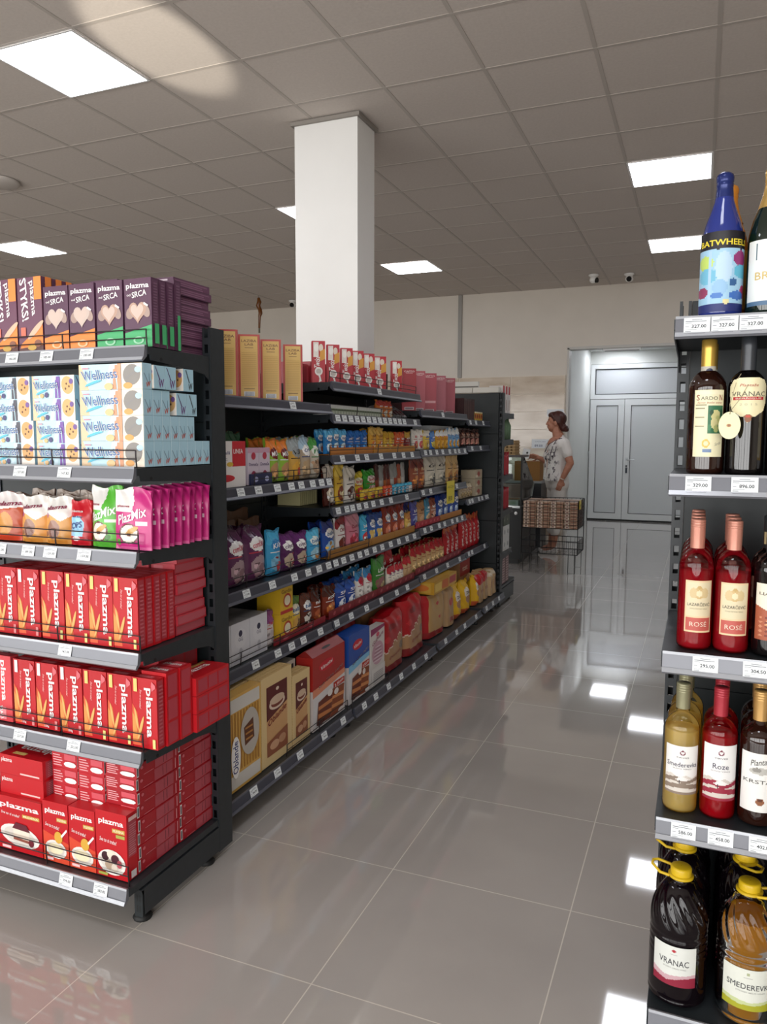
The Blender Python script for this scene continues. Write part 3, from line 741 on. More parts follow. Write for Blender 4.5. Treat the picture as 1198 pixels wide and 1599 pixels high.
# top shelf: purple cartons
anchor = 'end-unit top shelf'
def heart(cu, cv, s, c1):
    pts = []
    for i in range(28):
        a = 2*math.pi*i/28; pts.append((cu+s*16*math.sin(a)**3/17, cv+s*.55*(13*math.cos(a)-5*math.cos(2*a)-2*math.cos(3*a)-math.cos(4*a))/17))
    return ('p', pts, c1)
def srca(corner, c1):
    return [('p', [(0, 0), (1, 0), (1, .32), (0, .21)], corner), ('t', 'plazma', .5, .885, .84, .1, W, 0, .022), ('t', 'od', .17, .765, .14, .035, W, 0, .008), ('t', 'SRCA', .56, .775, .54, .085, W, 4, .012),
            ('e', .22, .50, .15, .09, '#a58c82', -.5), ('e', .80, .52, .13, .10, '#ab9389', .5), heart(.5, .52, .34, c1), heart(.48, .525, .25, '#cdb7ab'),
            ('p', [(.72, .62), (.86, .58), (.9, .60), (.74, .65)], W), ('p', ell(.52, .10, .2, .055), '#f6c79a' if corner == OR_ else '#9bd3ae'), ('p', ell(.52, .10, .13, .035), corner)]
p_side = [('r', .12, .34, .88, .97, '#613c56')]+lines(14, .2, .38, .8, .95, '#7b566f')
def srca_m(corner, c1): return carton('purple_biscuit_carton', .0995, .0325, .2, PUR, srca(corner, c1), p_side+[('r', .25, .05, .85, .34, corner)], p_side+[('r', .25, .05, .85, .34, corner)])
so, sg = srca_m(OR_, '#c9b6ab'), srca_m(GRN, '#b99886')
sb = carton('purple_biscuit_carton', .0995, .0325, .212, PUR, [], p_side+[('r', .3, .0, .7, .5, GRN)])
for i, (x, m, dsc) in enumerate(((-1.555, sg, 'green'), (-1.662, sg, 'green'), (-1.77, so, 'orange'), (-1.874, so, 'orange'))):
    inst('purple_biscuit_carton', m, (x, 1.85, S1), 0, f'purple heart-biscuit carton, {dsc} corner, {ORD[i]} from the post, {anchor}', 'biscuit carton', 'purple heart-biscuit cartons')
for k in range(3):
    inst('purple_biscuit_carton', sg if k < 2 else sb, (-1.557, 1.886+.0365*k, S1), 0, f'purple carton edge-on, {ORD[k]} behind the green-cornered one, {anchor}', 'biscuit carton', 'edge-on purple cartons')
    for i, x in enumerate((-1.662, -1.77, -1.874)):
        if k < 2: inst('purple_biscuit_carton', sg if i < 1 else so, (x, 1.886+.0365*k, S1), 0, f'purple carton {ORD[k]} behind the {ORD[i+1]} heart carton from the post, {anchor}', 'biscuit carton', 'purple cartons behind the heart cartons')
styk = [('p', [(0, 0), (1, .08), (1, .38), (.1, .12)], OR_), ('p', [(0, 0), (1, 0), (1, .1), (0, .06)], '#5a3430'), ('t', 'plazma', .62, .72, .46, .24, W, -82, .012), ('t', 'STYKS!', .28, .71, .56, .28, W, -82, .02),
        ('r', .70, .7, 1.0, 1.0, OR_), ('p', ell(.72, .3, .40, .042, .62, .5), '#d8b79c'), ('e', .55, .07, .18, .04, '#caa24f'), ('e', .8, .12, .14, .05, '#8d5a44'), ('r', .12, .22, .32, .34, '#d9705a')]
stm = carton('purple_biscuit_carton', .104, .04, .235, '#6a3f56', styk, p_side+[('r', .3, .78, .9, 1, OR_)])
for i, x in enumerate((-1.982, -2.09)):
    inst('purple_biscuit_carton', stm, (x, 1.85, S1), math.radians(-1), f'tall purple stick carton, orange corners, {("beside the heart cartons", "at the picture edge")[i]}, {anchor}', 'biscuit carton', 'purple stick-biscuit cartons')
for k in range(4):
    inst('purple_biscuit_carton', stm, (-1.982, 1.893+.0425*k, S1), 0, f'tall purple carton {ORD[k]} behind the stick-biscuit carton, {anchor}', 'biscuit carton', 'purple cartons behind the stick cartons')
pf = carton('purple_biscuit_carton', .11, .19, .0255, PUR, [('r', .3, .2, .8, .8, '#c9b9c3')], [('r', .01, .1, .98, .9, '#673d58')]+lines(3, .03, .15, .97, .9, '#8a5f7a'), [], [('r', .02, .02, .98, .98, '#70485f')])
for k in range(9):
    inst('purple_biscuit_carton', pf, (-1.598+.005*((k*5) % 3-1), 2.003+.003*((k*3) % 2), S1+k*.0259), 0, f'purple carton lying flat, {ORD[k]} up in the tall pile by the post, {anchor}', 'biscuit carton', 'flat pile of purple cartons')
for k in range(9):
    inst('purple_biscuit_carton', pf, (-1.785, 1.965, S1+k*.0259), 0, f'purple carton lying flat, {ORD[k]} up in the pile behind the orange ones, {anchor}', 'biscuit carton', 'rear pile of purple cartons')
inst('purple_biscuit_carton', carton('purple_biscuit_carton', .21, .19, .05, PUR, [('r', .02, .1, .98, .9, '#6b4560')]), (-1.955, 2.07-.004, S1+.2), 0, f'large purple carton lying on top at the back, {anchor}', 'biscuit carton').scale = (1, .25, 1)
inst('purple_biscuit_carton', carton('purple_biscuit_carton', .21, .19, .2, PUR), (-1.955, 2.07, S1), 0, f'purple carton underneath the large lying one at the back, {anchor}', 'biscuit carton').scale = (1, .25, 1)

# second shelf: pale blue wellness cartons
anchor = 'end-unit second shelf'
BL = '#a9cfdf'
def well(col, cookie, big):
    s = [('p', [(0, 0), (.62, 0), (.62, 1), (0, 1)], '#bfe0ea'), ('p', [(0, 0), (.16, 0), (.03, 1), (0, 1)], '#e5c7a2'), ('p', [(.40, 0), (.48, 0), (.62, 1), (.5, 1)], '#cfe6f2'), ('p', [(.54, 0), (.6, 0), (.57, .8), (.55, .8)], col), ('p', [(.62, 0), (.7, 0), (.63, .7), (.6, .75)], col), ('p', [(.56, .45), (.67, .45), (.66, .95), (.58, .95)], col),
         ('r', .68, 0, 1, 1, '#efe6dc' if not big else '#f1e4d2'), ('e', .84, .56, .135, .40, cookie, .3)]
    if big: s += [('r', .62, 0, .675, 1, '#dfa07c'), ('p', [(.76, .38), (.95, .75), (.93, .8), (.74, .45)], '#8b8886'), ('e', .78, .14, .07, .12, '#e3a45c'), ('e', .48, .12, .07, .14, '#e8c48f'), ('e', .94, .75, .05, .12, '#b9d9ec')]
    else: s += [('e', .82, .62, .018, .05, '#6b4a33'), ('e', .88, .5, .018, .05, '#6b4a33'), ('e', .8, .4, .018, .05, '#6b4a33'), ('e', .93, .72, .045, .12, '#7a5a9a'), ('e', .35, .14, .045, .12, '#4d4a78'), ('e', .24, .1, .045, .1, '#e0b880')]
    s += [('p', [(.10, .12), (.36, .34), (.36, .45), (.12, .22)], '#5fc0d8'), ('t', 'Wellness', .345, .58, .56, .40, W, 9, .03, .25), ('t', 'Wellness', .342, .59, .55, .38, '#2f5f9c', 9, .004, .25), ('r', .07, .82, .17, .87, '#c98a9a')]
    return s
w_side = [('p', [(.12, .62), (.2, .62), (.62, .28), (.55, .24)], '#7f98a8'), ('p', [(.70, .2), (.78, .2), (.72, .62), (.68, .62)], '#6d8ea4'), ('t', 'W', .62, .2, .5, .2, '#c2523a', 8, .02, .2), ('r', .0, .0, .05, 1, '#d5ecf3')]
w_side2 = [('p', [(.08, .95), (.14, .95), (.55, .4), (.48, .36)], '#54356e'), ('t', 'W', .66, .24, .5, .34, '#6c3a80', 8, .02, .2)]
w_side3 = [('p', [(.2, .95), (.28, .95), (.62, .4), (.55, .36)], '#33333c'), ('t', 'W', .7, .22, .4, .3, '#2d2d36', 8, .02, .2)]
WB, WH, WD = .2385, .0752, .0395
wb = carton('wellness_carton', WB, WD, WH, BL, well('#d99a78', '#8d8984', True), w_side, w_side)
ws1 = carton('wellness_carton', .172, .05, .0685, BL, well('#7d5aa8', '#dcae72', False), w_side2, w_side2)
ws2 = carton('wellness_carton', .172, .05, .0685, BL, well('#55555f', '#d9a468', False), w_side3, w_side3)
for r, n in enumerate((8, 6, 3, 1)):
    for k in range(n):
        lb = (f'wide pale blue front carton by the post, {ORD[r]} row up, {anchor}' if k == 0 else f'pale blue carton end-on, {ORD[k]} behind front, {ORD[r]} row up, {anchor}')
        inst('wellness_carton', wb, (-1.624, 1.802+k*.0402, S2+r*.0758), 0, lb, 'biscuit carton', 'wide pale blue cartons by the post')
for k in range(3):   # others turned end-on further in
    inst('wellness_carton', ws1 if k < 2 else ws2, (-1.585, 1.846+.052*k+.035*(k == 2), S2+.231), 0, f'pale blue carton, {("purple", "purple", "black")[k]} letter lying {ORD[k]} behind the top one, {anchor}', 'biscuit carton', 'pale blue cartons with dark letters')
for k in range(2):
    inst('wellness_carton', ws2 if k else ws1, (-1.59, 1.955+.052*k, S2+.1545), 0, f'pale blue carton under the purple lettered ones, {ORD[k]} from the front, {anchor}', 'biscuit carton', 'pale blue cartons under the lettered ones')
for r in range(4):
    o = .010 if r > 1 else 0
    for q in range(2):
        inst('wellness_carton', ws1, (-1.838-o, 1.802+.0505*q, S2+r*.0688), 0, f'pale blue carton, purple print, {ORD[r]} row up, {("front", "second")[q]} layer, {anchor}', 'biscuit carton', 'pale blue cartons with purple print')
        inst('wellness_carton', ws2, (-2.020-o*.9, 1.802+.0505*q, S2+r*.0688), 0, f'pale blue carton, black print, {ORD[r]} row up, {("front", "second")[q]} layer, {anchor}', 'biscuit carton', 'pale blue cartons with black print')

# third shelf: film bags
anchor = 'end-unit third shelf'
def bearbag(c, band):
    return [('p', [(0, .55), (.35, .62), (.75, .48), (1, .6), (1, 1), (0, 1)], '#ece9e4'), ('t', 'plazma', .5, .76, .75, .12, '#8a2a4a', 5, .02, .1), ('e', .18, .60, .16, .06, band), ('e', .5, .30, .24, .2, '#9a7262'), ('e', .52, .24, .16, .1, '#7a4f42'), ('e', .2, .2, .1, .06, '#8d5a38'), ('p', [(.1, .0), (.9, 0), (.9, .09), (.1, .06)], '#d48a3a')]
bb = pouch('snack_bag', .105, .055, .148, '#d99a4c', bearbag(0, '#a04a7a'), 'dfd8d0', 3)
bb2 = pouch('snack_bag', .115, .055, .155, '#b8502c', [('p', [(0, .62), (1, .7), (1, 1), (0, 1)], '#ece4e2'), ('t', 'plazma', .6, .76, .8, .13, '#8a2a4a', 3, .02, .1), ('e', .55, .35, .25, .25, '#c98a3a'), ('p', [(0, .0), (1, 0), (1, .15), (0, .1)], '#d0452a')], None, 5)
pops = pouch('snack_bag', .082, .04, .14, '#c01c2a', [('p', [(.05, .2), (.75, .2), (.8, .5), (.6, .66), (.1, .6)], '#8fc6e6'), ('t', 'plazma', .42, .75, .6, .07, W, 0, .008), ('t', 'duo loop', .5, .63, .5, .06, '#23305c', 0, .03), ('t', 'POPS', .42, .44, .62, .14, '#23407c', 6, .02), ('e', .45, .15, .2, .05, '#e6d5d5')], None, 9)
rearbag = pouch('snack_bag', .10, .05, .148, '#6e3a28', [('p', [(0, .88), (1, .86), (1, 1), (0, 1)], '#b9a79a'), ('p', [(0, .6), (1, .66), (1, .8), (0, .76)], '#8d2a2c')], None, 13)
for i, (x, m, dsc) in enumerate(((-1.772, pops, 'small red snack bag with a pale blue patch'), (-1.862, bb, 'white and orange snack bag beside the red one'), (-1.965, bb, 'white and orange snack bag beside the reddish one'), (-2.075, bb2, 'reddish snack bag cut off at the picture edge'))):
    inst('snack_bag', m, (x, 1.816, S3), 0, f'{dsc}, {anchor}', 'snack bag', None, math.radians(-4))
    for k in range(2):
        inst('snack_bag', rearbag, (x+.008*(k+1), 1.884+.064*k, S3), 0, f'snack bag {ORD[k]} in line behind the {dsc}'.replace('cut off at the picture edge', 'at the edge').replace('with a pale blue patch', 'with blue patch'), 'snack bag', 'snack bags in the rear rows').scale = (1, 1, 1.0+.06*k)
mixd = lambda: [('p', [(0, .62), (.5, .62), (.56, .8), (.5, 1), (0, 1)], '#edeae6'), ('t', 'plazma', .26, .705, .36, .05, '#9c2f4c', 0, .02), ('t', 'PlazMix', .5, .555, .82, .16, W, 12, .014, .15), ('e', .42, .26, .29, .17, '#6e3a3a'), ('e', .42, .26, .25, .145, '#ede3d6'), ('e', .5, .31, .2, .045, '#d0a05c', .5), ('e', .42, .24, .06, .03, '#6e3a20')]
mixg = pouch('biscuit_pouch', .118, .06, .185, '#5db83f', mixd()+[('r', .62, .41, .9, .47, '#dff0d8'), ('e', .7, .17, .07, .05, '#3c7a2c'), ('e', .15, .14, .06, .05, '#3c7a2c')], None, 2, .10)
mixp = pouch('biscuit_pouch', .135, .020, .183, '#c22a7a', mixd()+[('r', .62, .40, .92, .46, '#f0d6e2'), ('p', [(0, 0), (1, 0), (1, .05), (0, .04)], '#d45a94'), ('e', .12, .12, .07, .05, '#5da33f')], '#a81e66', 4, .03)
inst('biscuit_pouch', mixg, (-1.672, 1.822, S3), 0, f'bright green biscuit pouch beside the pink ones, {anchor}', 'biscuit pouch', None, math.radians(-2))
for k in range(9):
    inst('biscuit_pouch', mixp, (-1.553+.004*((k*7) % 3-1), 1.804+k*.0338, S3), 0, f'pink biscuit pouch, {"at the front" if k == 0 else ORD[k-1]+" behind the front pink one"}, {anchor}', 'biscuit pouch', 'pink biscuit pouches', math.radians(-2)).scale = (1, 1, 1+.006*(k % 3))


# ------------------------------------------------------------------ goods along the aisle
FX = -1.688          # fronts of the goods on the upper shelves
BX = -1.582          # and on the bottom shelf
DK = random.Random(11)
def row(kind, y0, y1, z, n, mk, desc, where, cat, group=None, fx=FX, gap=.004, lean=0, second=0, jit=0.0, thick=0.0, each=None, rz=0.0):
    """n goods side by side from y0 to y1; mk(w) makes one mesh; thick = half depth when the mesh is centred front to back"""
    w = (y1-y0)/n; m = mk(w-gap); ms = m if isinstance(m, list) else [m]
    for i in range(n):
        d = each[i] if each else desc
        place = f', {ORD[i]} along' if n > 1 and not each else ''
        for k in range(1+second):
            dx = thick+(.007 if thick else 0)+k*(2*thick+.012 if thick else .06)
            lb = f'{d}{place}, {where}' if k == 0 else f'{ORD[k]} behind the {d}{place}, {where}'
            inst(kind, ms[i % len(ms)], (fx-dx-(.002*DK.random() if jit else 0), y0+(i+.5)*w, z+.06*thick), R90+rz+(DK.uniform(-.05, .05) if thick else 0), lb, cat, group if (n > 1 or second) else None, lean+(DK.uniform(-.05, .0) if thick and not lean else 0)).scale = (1, 1, 1+(DK.uniform(-.05, .02) if thick else 0))
def bag(base, band, blob, txt, tc, oval=None, h=.18, d=.05, seed=1, low=None, name='snack_bag', pinch=.05):
    """printed film bag: coloured band above, oval badge with the lettering, picture of the food below"""
    def mk(w):
        ops = [('p', [(0, .70), (.5, .62), (1, .72), (1, 1), (0, 1)], band), ('e', .5, .26, .36, .19, blob), ('e', .6, .2, .2, .1, low or base)]
        if oval: ops.append(('e', .5, .66, .36, .13, oval))
        rn = random.Random(seed*31+int(h*1000)); up = lambda c, k: '#'+''.join('%02x' % max(0, min(255, int(int(c.lstrip('#')[q:q+2], 16)*k))) for q in (0, 2, 4))
        for q in range(7):      # the pieces pictured on the pack, small print and a seal strip
            ops.append(('e', .5+rn.uniform(-.33, .33), .24+rn.uniform(-.15, .16), rn.uniform(.05, .13), rn.uniform(.025, .07), up(rn.choice((blob, low or base, blob)), rn.uniform(.62, 1.35)), rn.uniform(-1, 1)))
        ops += [('r', .1, .50, .52+rn.random()*.3, .515, up(tc, .9)), ('r', .1, .47, .42+rn.random()*.3, .483, up(tc, .9)), ('r', .62, .04, .92, .10, '#d8d8d4'), ('r', 0, .955, 1, 1, up(band, .8)), ('r', 0, 0, 1, .025, up(base, .75))]
        ops.append(('t', txt, .5, .665, .56, .11, tc, 4, .012, .1))
        return pouch(name, w, d, h, base, ops, None, seed, pinch, 26, 44, .22, True, .0068)
    return mk
def box(base, d, h, front=(), side=None, top=(), name='carton'):
    return lambda w: carton(name, w, d, h, base, list(front), side or [('r', .08, .06, .92, .94, base)], side or [], list(top))
def tray(col, h=.036, d=.16, marks=None):
    """open display tray with a low printed front"""
    def mk(w):
        mb = MB(); mb.box(-w/2, 0, 0, w/2, .003, h, col); mb.box(-w/2, .003, 0, w/2, d, .003, col)
        if marks:
            flat_decal(mb, (-w/2, 0, 0), (1, 0, 0), (0, 0, 1), w, h, [('e', u, .5, .05, .22, marks, .4) for u in (.2, .5, .8)])
        return mb.mesh('display_tray')
    return mk
T3 = .004            # things inside trays rest on the tray floor

# ---- first bay
b = 'first bay top shelf'
lab = [('r', .1, .02, .9, .97, '#d9b566'), ('t', 'LAZIBA', .5, .90, .7, .04, '#6a3420', 0, .008), ('t', 'LAB', .5, .845, .4, .035, '#6a3420', 0, .008), ('r', .3, .79, .7, .797, '#6a3420'), ('r', .25, .15, .75, .16, '#7a5a30'), ('r', .25, .035, .75, .11, '#dfe2e6')]+[('r', .3+.035*i, .04, .312+.035*i, .105, '#33405a') for i in range(12)]+[('r', .16, .2+.03*i, .84, .207+.03*i, '#c09a50') for i in range(18)]
mkl = box('#b5392f', .035, .256, lab, [('r', .03, .02, .97, .97, '#c6736a')], name='cake_carton')
for i, (a, c) in enumerate(((2.475, 2.565), (2.635, 2.725), (2.805, 2.895), (2.995, 3.085))):
    row('cake_carton', a, c, 1.633, 1, mkl, f'tall narrow yellow-faced red carton, {ORD[i]} along', b, 'carton', fx=-1.70, rz=math.radians(-60))
dark = lambda h, d=.12: box('#2a1a1c', d, h, [('r', .1, .1, .9, .9, '#33201f')], name='chocolate_carton')
row('chocolate_carton', 2.45, 3.25, 1.633, 6, dark(.135), 'dark brown carton behind the yellow ones', b, 'carton', 'dark cartons behind the yellow cartons', fx=-1.88)
row('tin', 2.77, 2.86, 1.769, 1, lambda w: (lambda m: (m.lathe([(.001, 0), (w/2, .003), (w/2, .05), (w/2-.006, .06), (.001, .062)], M('#c98a86', .35), 20, 0, w/2), m.mesh('tin'))[1])(MB()), 'pink round lid standing behind the yellow cartons', b, 'tin', fx=-1.90)

b = 'first bay second shelf'
row('cereal_carton', 2.40, 2.625, 1.281, 1, box('#ebe7e4', .07, .18, [('r', .58, .45, 1, 1, '#c42431'), ('e', .35, .2, .3, .08, '#c8202e'), ('t', 'musli', .3, .75, .4, .07, '#3c3f78', 0, .01), ('t', 'fit', .28, .62, .3, .06, '#3c3f78', 0, .01), ('e', .5, .5, .1, .05, '#d9b544'), ('t', 'LINEA', .76, .78, .3, .1, W, 0, .01)], name='cereal_carton'), 'white carton with a red corner', b, 'carton')
row('coffee_carton', 2.655, 2.83, 1.281, 2, box('#cfc2cf', .08, .152, [('r', 0, .86, 1, 1, '#c69aae'), ('e', .5, .78, .2, .1, '#b5344a'), ('t', 'Domaća', .5, .56, .8, .1, '#56466e', 0, .01), ('e', .5, .22, .25, .16, '#8f2a4c'), ('r', .1, .1, .3, .3, '#3c3550')], name='coffee_carton'), 'lavender printed carton', b, 'carton', 'lavender cartons', fx=FX-.01)
row('display_tray', 2.655, 2.83, 1.281, 1, lambda w: carton('display_tray', w, .006, .045, '#232a52', [('e', .25, .5, .1, .25, '#b9bde0'), ('e', .75, .5, .1, .25, '#b9bde0')]), 'navy front strip below the lavender cartons', b, 'tray', fx=FX+.001)
row('cereal_bag', 2.84, 3.03, 1.281, 2, bag('#8ab13c', '#e07f30', '#b78a5c', 'MUSLI', W, '#6e1f22', .19, .06, 21, '#8a6b48', 'cereal_bag'), 'green and orange cereal bag', b, 'bag', 'green cereal bags', thick=.035, second=1)
row('cereal_bag', 3.03, 3.14, 1.281, 1, bag('#c79a48', '#9ba3a4', '#d8a23c', 'VELI', '#1d1d1f', '#8f9494', .20, .06, 22, '#b5402e', 'cereal_bag'), 'clear bag of golden flakes', b, 'bag', thick=.035, second=1)
row('cereal_bag', 3.14, 3.24, 1.281, 1, bag('#a99a86', '#a8c3d6', '#b59a76', 'Crisp', '#23407a', W, .20, .06, 23, '#9c8260', 'cereal_bag'), 'cereal bag with a white and red badge', b, 'bag', thick=.035, second=1)
row('cereal_bag', 3.24, 3.328, 1.281, 1, bag('#b7ae9e', '#4f9a4a', '#a58a70', 'Fit', '#2f7a3c', '#d9ded2', .20, .06, 24, '#8d7058', 'cereal_bag'), 'cereal bag with a green top', b, 'bag', thick=.035, second=1)
row('cereal_bag', 2.40, 2.83, 1.281, 4, bag('#8d4a2c', '#37684a', '#a9742c', 'Mix', W, None, .215, .06, 25, '#7a3a2a', 'cereal_bag'), 'brown cereal bag in the dark heap behind', b, 'bag', 'dark heap of cereal bags', fx=-1.80, thick=.035)

b = 'first bay third shelf'
plum = bag('#5b2a50', '#51234a', '#a58a90', 'cornflakes', '#c23a50', W, .225, .07, 31, '#8a6a70', 'cereal_bag')
row('cereal_bag', 2.37, 2.83, .873, 3, plum, 'plum cereal bag with a clear window', b, 'bag', 'plum cereal bags', thick=.04, second=1)
row('cereal_bag', 2.835, 2.945, .873, 1, bag('#3c9ac8', '#48a8d2', '#7fb9d6', 'Kids', W, '#2f7fb8', .205, .05, 32, '#c23a44', 'cereal_bag'), 'bright blue cereal bag', b, 'bag', thick=.03)
row('cereal_bag', 2.95, 3.19, .873, 2, bag('#4f2250', '#62286a', '#b9a590', 'choco', '#5a2a60', W, .168, .05, 33, '#9a3a4a', 'cereal_bag'), 'purple cereal bag', b, 'bag', 'purple cereal bags', thick=.03)
row('biscuit_bag', 3.195, 3.325, .873, 1, bag('#3a9ccc', '#59b8dd', '#9cc8d8', 'bebi', '#2d6a9c', '#e6efe9', .165, .04, 34, '#d98f3c'), 'light blue biscuit bag', b, 'bag', thick=.025)
for i, (a, c) in enumerate(((2.50, 2.68), (2.70, 2.88), (2.90, 3.08))):
    for k in range(2): row('cracker_packet', a, c, .873, 1, lambda w: pouch('cracker_packet', w, .05, .24+.03*k, '#6a4426', [('p', [(0, .3), (1, .4), (1, .6), (0, .5)], '#8e6638')], None, 40, .04, 10, 14), f'brown packet behind the plum bags, {("front", "rear")[k]} line, {ORD[i]} along', b, 'packet', fx=-1.87-.066*k, thick=.03)

b = 'first bay fourth shelf'
gg = [('e', .5, .6, .32, .24, '#d9d9dd'), ('e', .5, .72, .1, .08, '#2a2a44'), ('t', 'GG', .5, .58, .24, .09, '#6a6a80', 0, .01), ('e', .5, .25, .1, .12, '#b5b5bd'), ('r', .1, .05, .9, .09, '#c4c4cc')]
row('sugar_carton', 2.36, 2.775, .566, 3, box('#d3d3d8', .12, .168, gg, name='sugar_carton'), 'plain white carton with a round emblem', b, 'carton', 'white emblem cartons', second=1, gap=.004)
row('snack_bag', 2.785, 2.875, .566, 1, bag('#c9c0bd', '#8d4a80', '#b9aeb0', 'Žito', '#b5302c', None, .16, .04, 41, '#d9d4d2'), 'small purple and white bag', b, 'bag', thick=.025)
gar = [('r', 0, 0, 1, .12, '#b5302c'), ('t', 'Gardin', .5, .8, .8, .14, '#6a4a1c', 0, .01), ('e', .55, .45, .32, .26, '#b5452c'), ('e', .55, .45, .24, .18, '#e5dcc0')]
for k in range(2): row('mix_carton', 2.885, 3.0, .566+k*.126, 1, box('#d9b02c', .12, .125, gar, name='mix_carton'), f'yellow carton with a red plate, {("lower", "upper")[k]} of two', b, 'carton', 'stacked yellow cartons')
row('wafer_bag', 3.01, 3.13, .566, 1, bag('#d6b23c', '#5f8a34', '#c79a4c', 'baba', '#2f5a8a', '#e8e2c8', .175, .05, 42, '#5a3420'), 'yellow and green wafer bag', b, 'bag', thick=.03)
row('wafer_bag', 3.135, 3.24, .566, 1, bag('#5a2a20', '#6a3a2c', '#d9d2c8', 'baba', '#2f5a8a', W, .17, .05, 43, '#3a1a14'), 'brown wafer bag with a white badge', b, 'bag', thick=.03)
row('wafer_bag', 3.245, 3.328, .566, 1, bag('#7a3018', '#4a1c12', '#a5522c', 'noir', W, None, .16, .05, 44, '#c98a4c'), 'glossy brown bag with copper picture', b, 'bag', thick=.03)

b = 'first bay bottom shelf'
waf = lambda t, c: [('r', 0, 0, 1, 1, '#cfa04c')]
hon = [('r', .04, .83, .96, .97, '#cfcbc4'), ('r', .04, .03, .96, .17, '#cfcbc4')]+[('r', .06+.09*i, .2, .1+.09*i, .82, '#a8742c') for i in range(10)]+[('e', .62, .55, .3, .25, '#b9b2a8'), ('p', [(.45, .42), (.75, .46), (.72, .68), (.42, .62)], '#5e3218'), ('r', .48, .47, .7, .49, '#b07a3c'), ('r', .47, .53, .7, .55, '#b07a3c'), ('r', .46, .59, .7, .61, '#b07a3c'), ('e', .16, .36, .14, .22, W), ('t', 'Oblande', .15, .36, .34, .16, '#2a3a78', 90, .012)]
row('wafer_sheet_pack', 2.32, 2.545, .134, 1, box('#d2a552',   .05, .372, hon, name='wafer_sheet_pack'), 'honeycomb patterned pack of wafer sheets', b, 'packet', fx=BX, second=0)
lab2 = [('r', .16, .10, .84, .88, '#c89a68'), ('p', [(.16, .50), (.84, .62), (.84, .88), (.16, .88)], '#5a1c1a'), ('e', .5, .66, .26, .07, '#d9c4b0'), ('e', .5, .66, .2, .045, '#7a3a2c'), ('e', .5, .70, .24, .05, '#cdb298'), ('t', 'Oblande', .5, .52, .6, .07, '#8d1f22', 10, .01, .2), ('t', 'Oblande', .5, .52, .6, .07, '#7a1a1c', 10, .004, .2), ('p', [(.16, .10), (.84, .10), (.84, .34), (.16, .26)], '#8d5236'), ('e', .4, .2, .15, .05, '#c79a78'), ('e', .65, .22, .12, .05, '#b98a68'), ('e', .5, .82, .05, .02, '#d9c4b0')]
ridg = [('r', .05+.06*i, 0, .08+.06*i, 1, '#c0a272') for i in range(15)]
def wafer_block(h):
    def mk(w):
        mb = MB()
        for i in range(6):      # the bare wafer sheets show as a ridged edge
            o = .003*(i % 2); mb.box(-w/2+o, .003+i*.011, o, w/2-o, .0125+i*.011, h-o, M('#d6bb88', .8))
        n = max(8, int(h/.012))
        for i in range(n): mb.box(-w/2-.0012, .004, h*(i+.2)/n, -w/2+.004, .066, h*(i+.7)/n, M('#c9ab76', .8))
        n = max(8, int(w/.012))
        for i in range(n): mb.box(-w/2+w*(i+.2)/n, .004, h-.003, -w/2+w*(i+.7)/n, .066, h+.0012, M('#c9ab76', .8))
        flat_decal(mb, (-w/2, .003, 0), (1, 0, 0), (0, 0, 1), w, h, lab2); return mb.mesh('wafer_sheet_pack')
    return mk
row('wafer_sheet_pack', 2.55, 2.80, .134, 1, wafer_block(.375), 'large bare wafer block with brown label', b, 'packet', fx=BX)
row('wafer_sheet_pack', 2.56, 2.80, .134, 1, wafer_block(.37), 'second wafer block behind the large labelled one', b, 'packet', fx=BX-.075)
row('wafer_sheet_pack', 2.32, 2.545, .134, 1, wafer_block(.37), 'wafer block behind the honeycomb pack', b, 'packet', fx=BX-.06)
row('wafer_sheet_pack', 2.805, 2.965, .134, 1, wafer_block(.315), 'smaller bare wafer block with brown label', b, 'packet', fx=BX)
row('wafer_sheet_pack', 2.81, 2.97, .134, 1, box('#c9c4bc', .05, .345, [('r', .1, .8, .9, .95, '#3a3a3f'), ('r', .1, .6, .9, .7, '#8d8a86')], name='wafer_sheet_pack'), 'white and black pack behind the smaller wafer block', b, 'packet', fx=BX-.08)
def cake_box(base, sky, h):
    fr = [('p', [(0, .0), (1, 0), (1, .55), (0, .45)], '#d6d2d2'), ('p', [(0, .45), (1, .55), (1, .62), (0, .56)], sky), ('e', .42, .82, .24, .075, '#c01e2c'), ('t', 'Vincini', .42, .82, .36, .05, W, 6, .01, .2),
          ('t', 'Soft Cake Lagen', .55, .62, .8, .055, W, 10, .012, .2), ('t', 'Soft Cake Lagen', .55, .62, .8, .055, '#4a1a14', 10, .002, .2), ('r', .62, .42, .98, .5, '#b5301c'), ('t', '3 Kom', .8, .46, .28, .045, W, 8, .01),
          ('p', [(.1, .06), (.52, .04), (.6, .42), (.15, .36)], '#6a2c1a'), ('p', [(.52, .04), (.92, .02), (.97, .4), (.6, .42)], '#8a4424'), ('p', [(.14, .14), (.54, .12), (.55, .17), (.14, .2)], '#c97f4a'), ('p', [(.15, .25), (.57, .25), (.58, .30), (.15, .30)], '#c97f4a'), ('p', [(.55, .15), (.94, .12), (.95, .17), (.56, .2)], '#d08a54'), ('p', [(.57, .28), (.95, .25), (.96, .3), (.58, .32)], '#d08a54'),
          ('e', .5, .40, .08, .05, '#e6dfda'), ('e', .7, .36, .07, .045, '#dcd2cc'), ('e', .2, .08, .12, .04, '#4a1c14'), ('e', .85, .06, .1, .03, '#ece6e2')]
    return box(base, .085, h, fr, [('p', [(0, 0), (1, 0), (1, .55), (0, .5)], '#c9bfbc'), ('e', .4, .3, .3, .14, '#4a2018')], name='cake_carton')
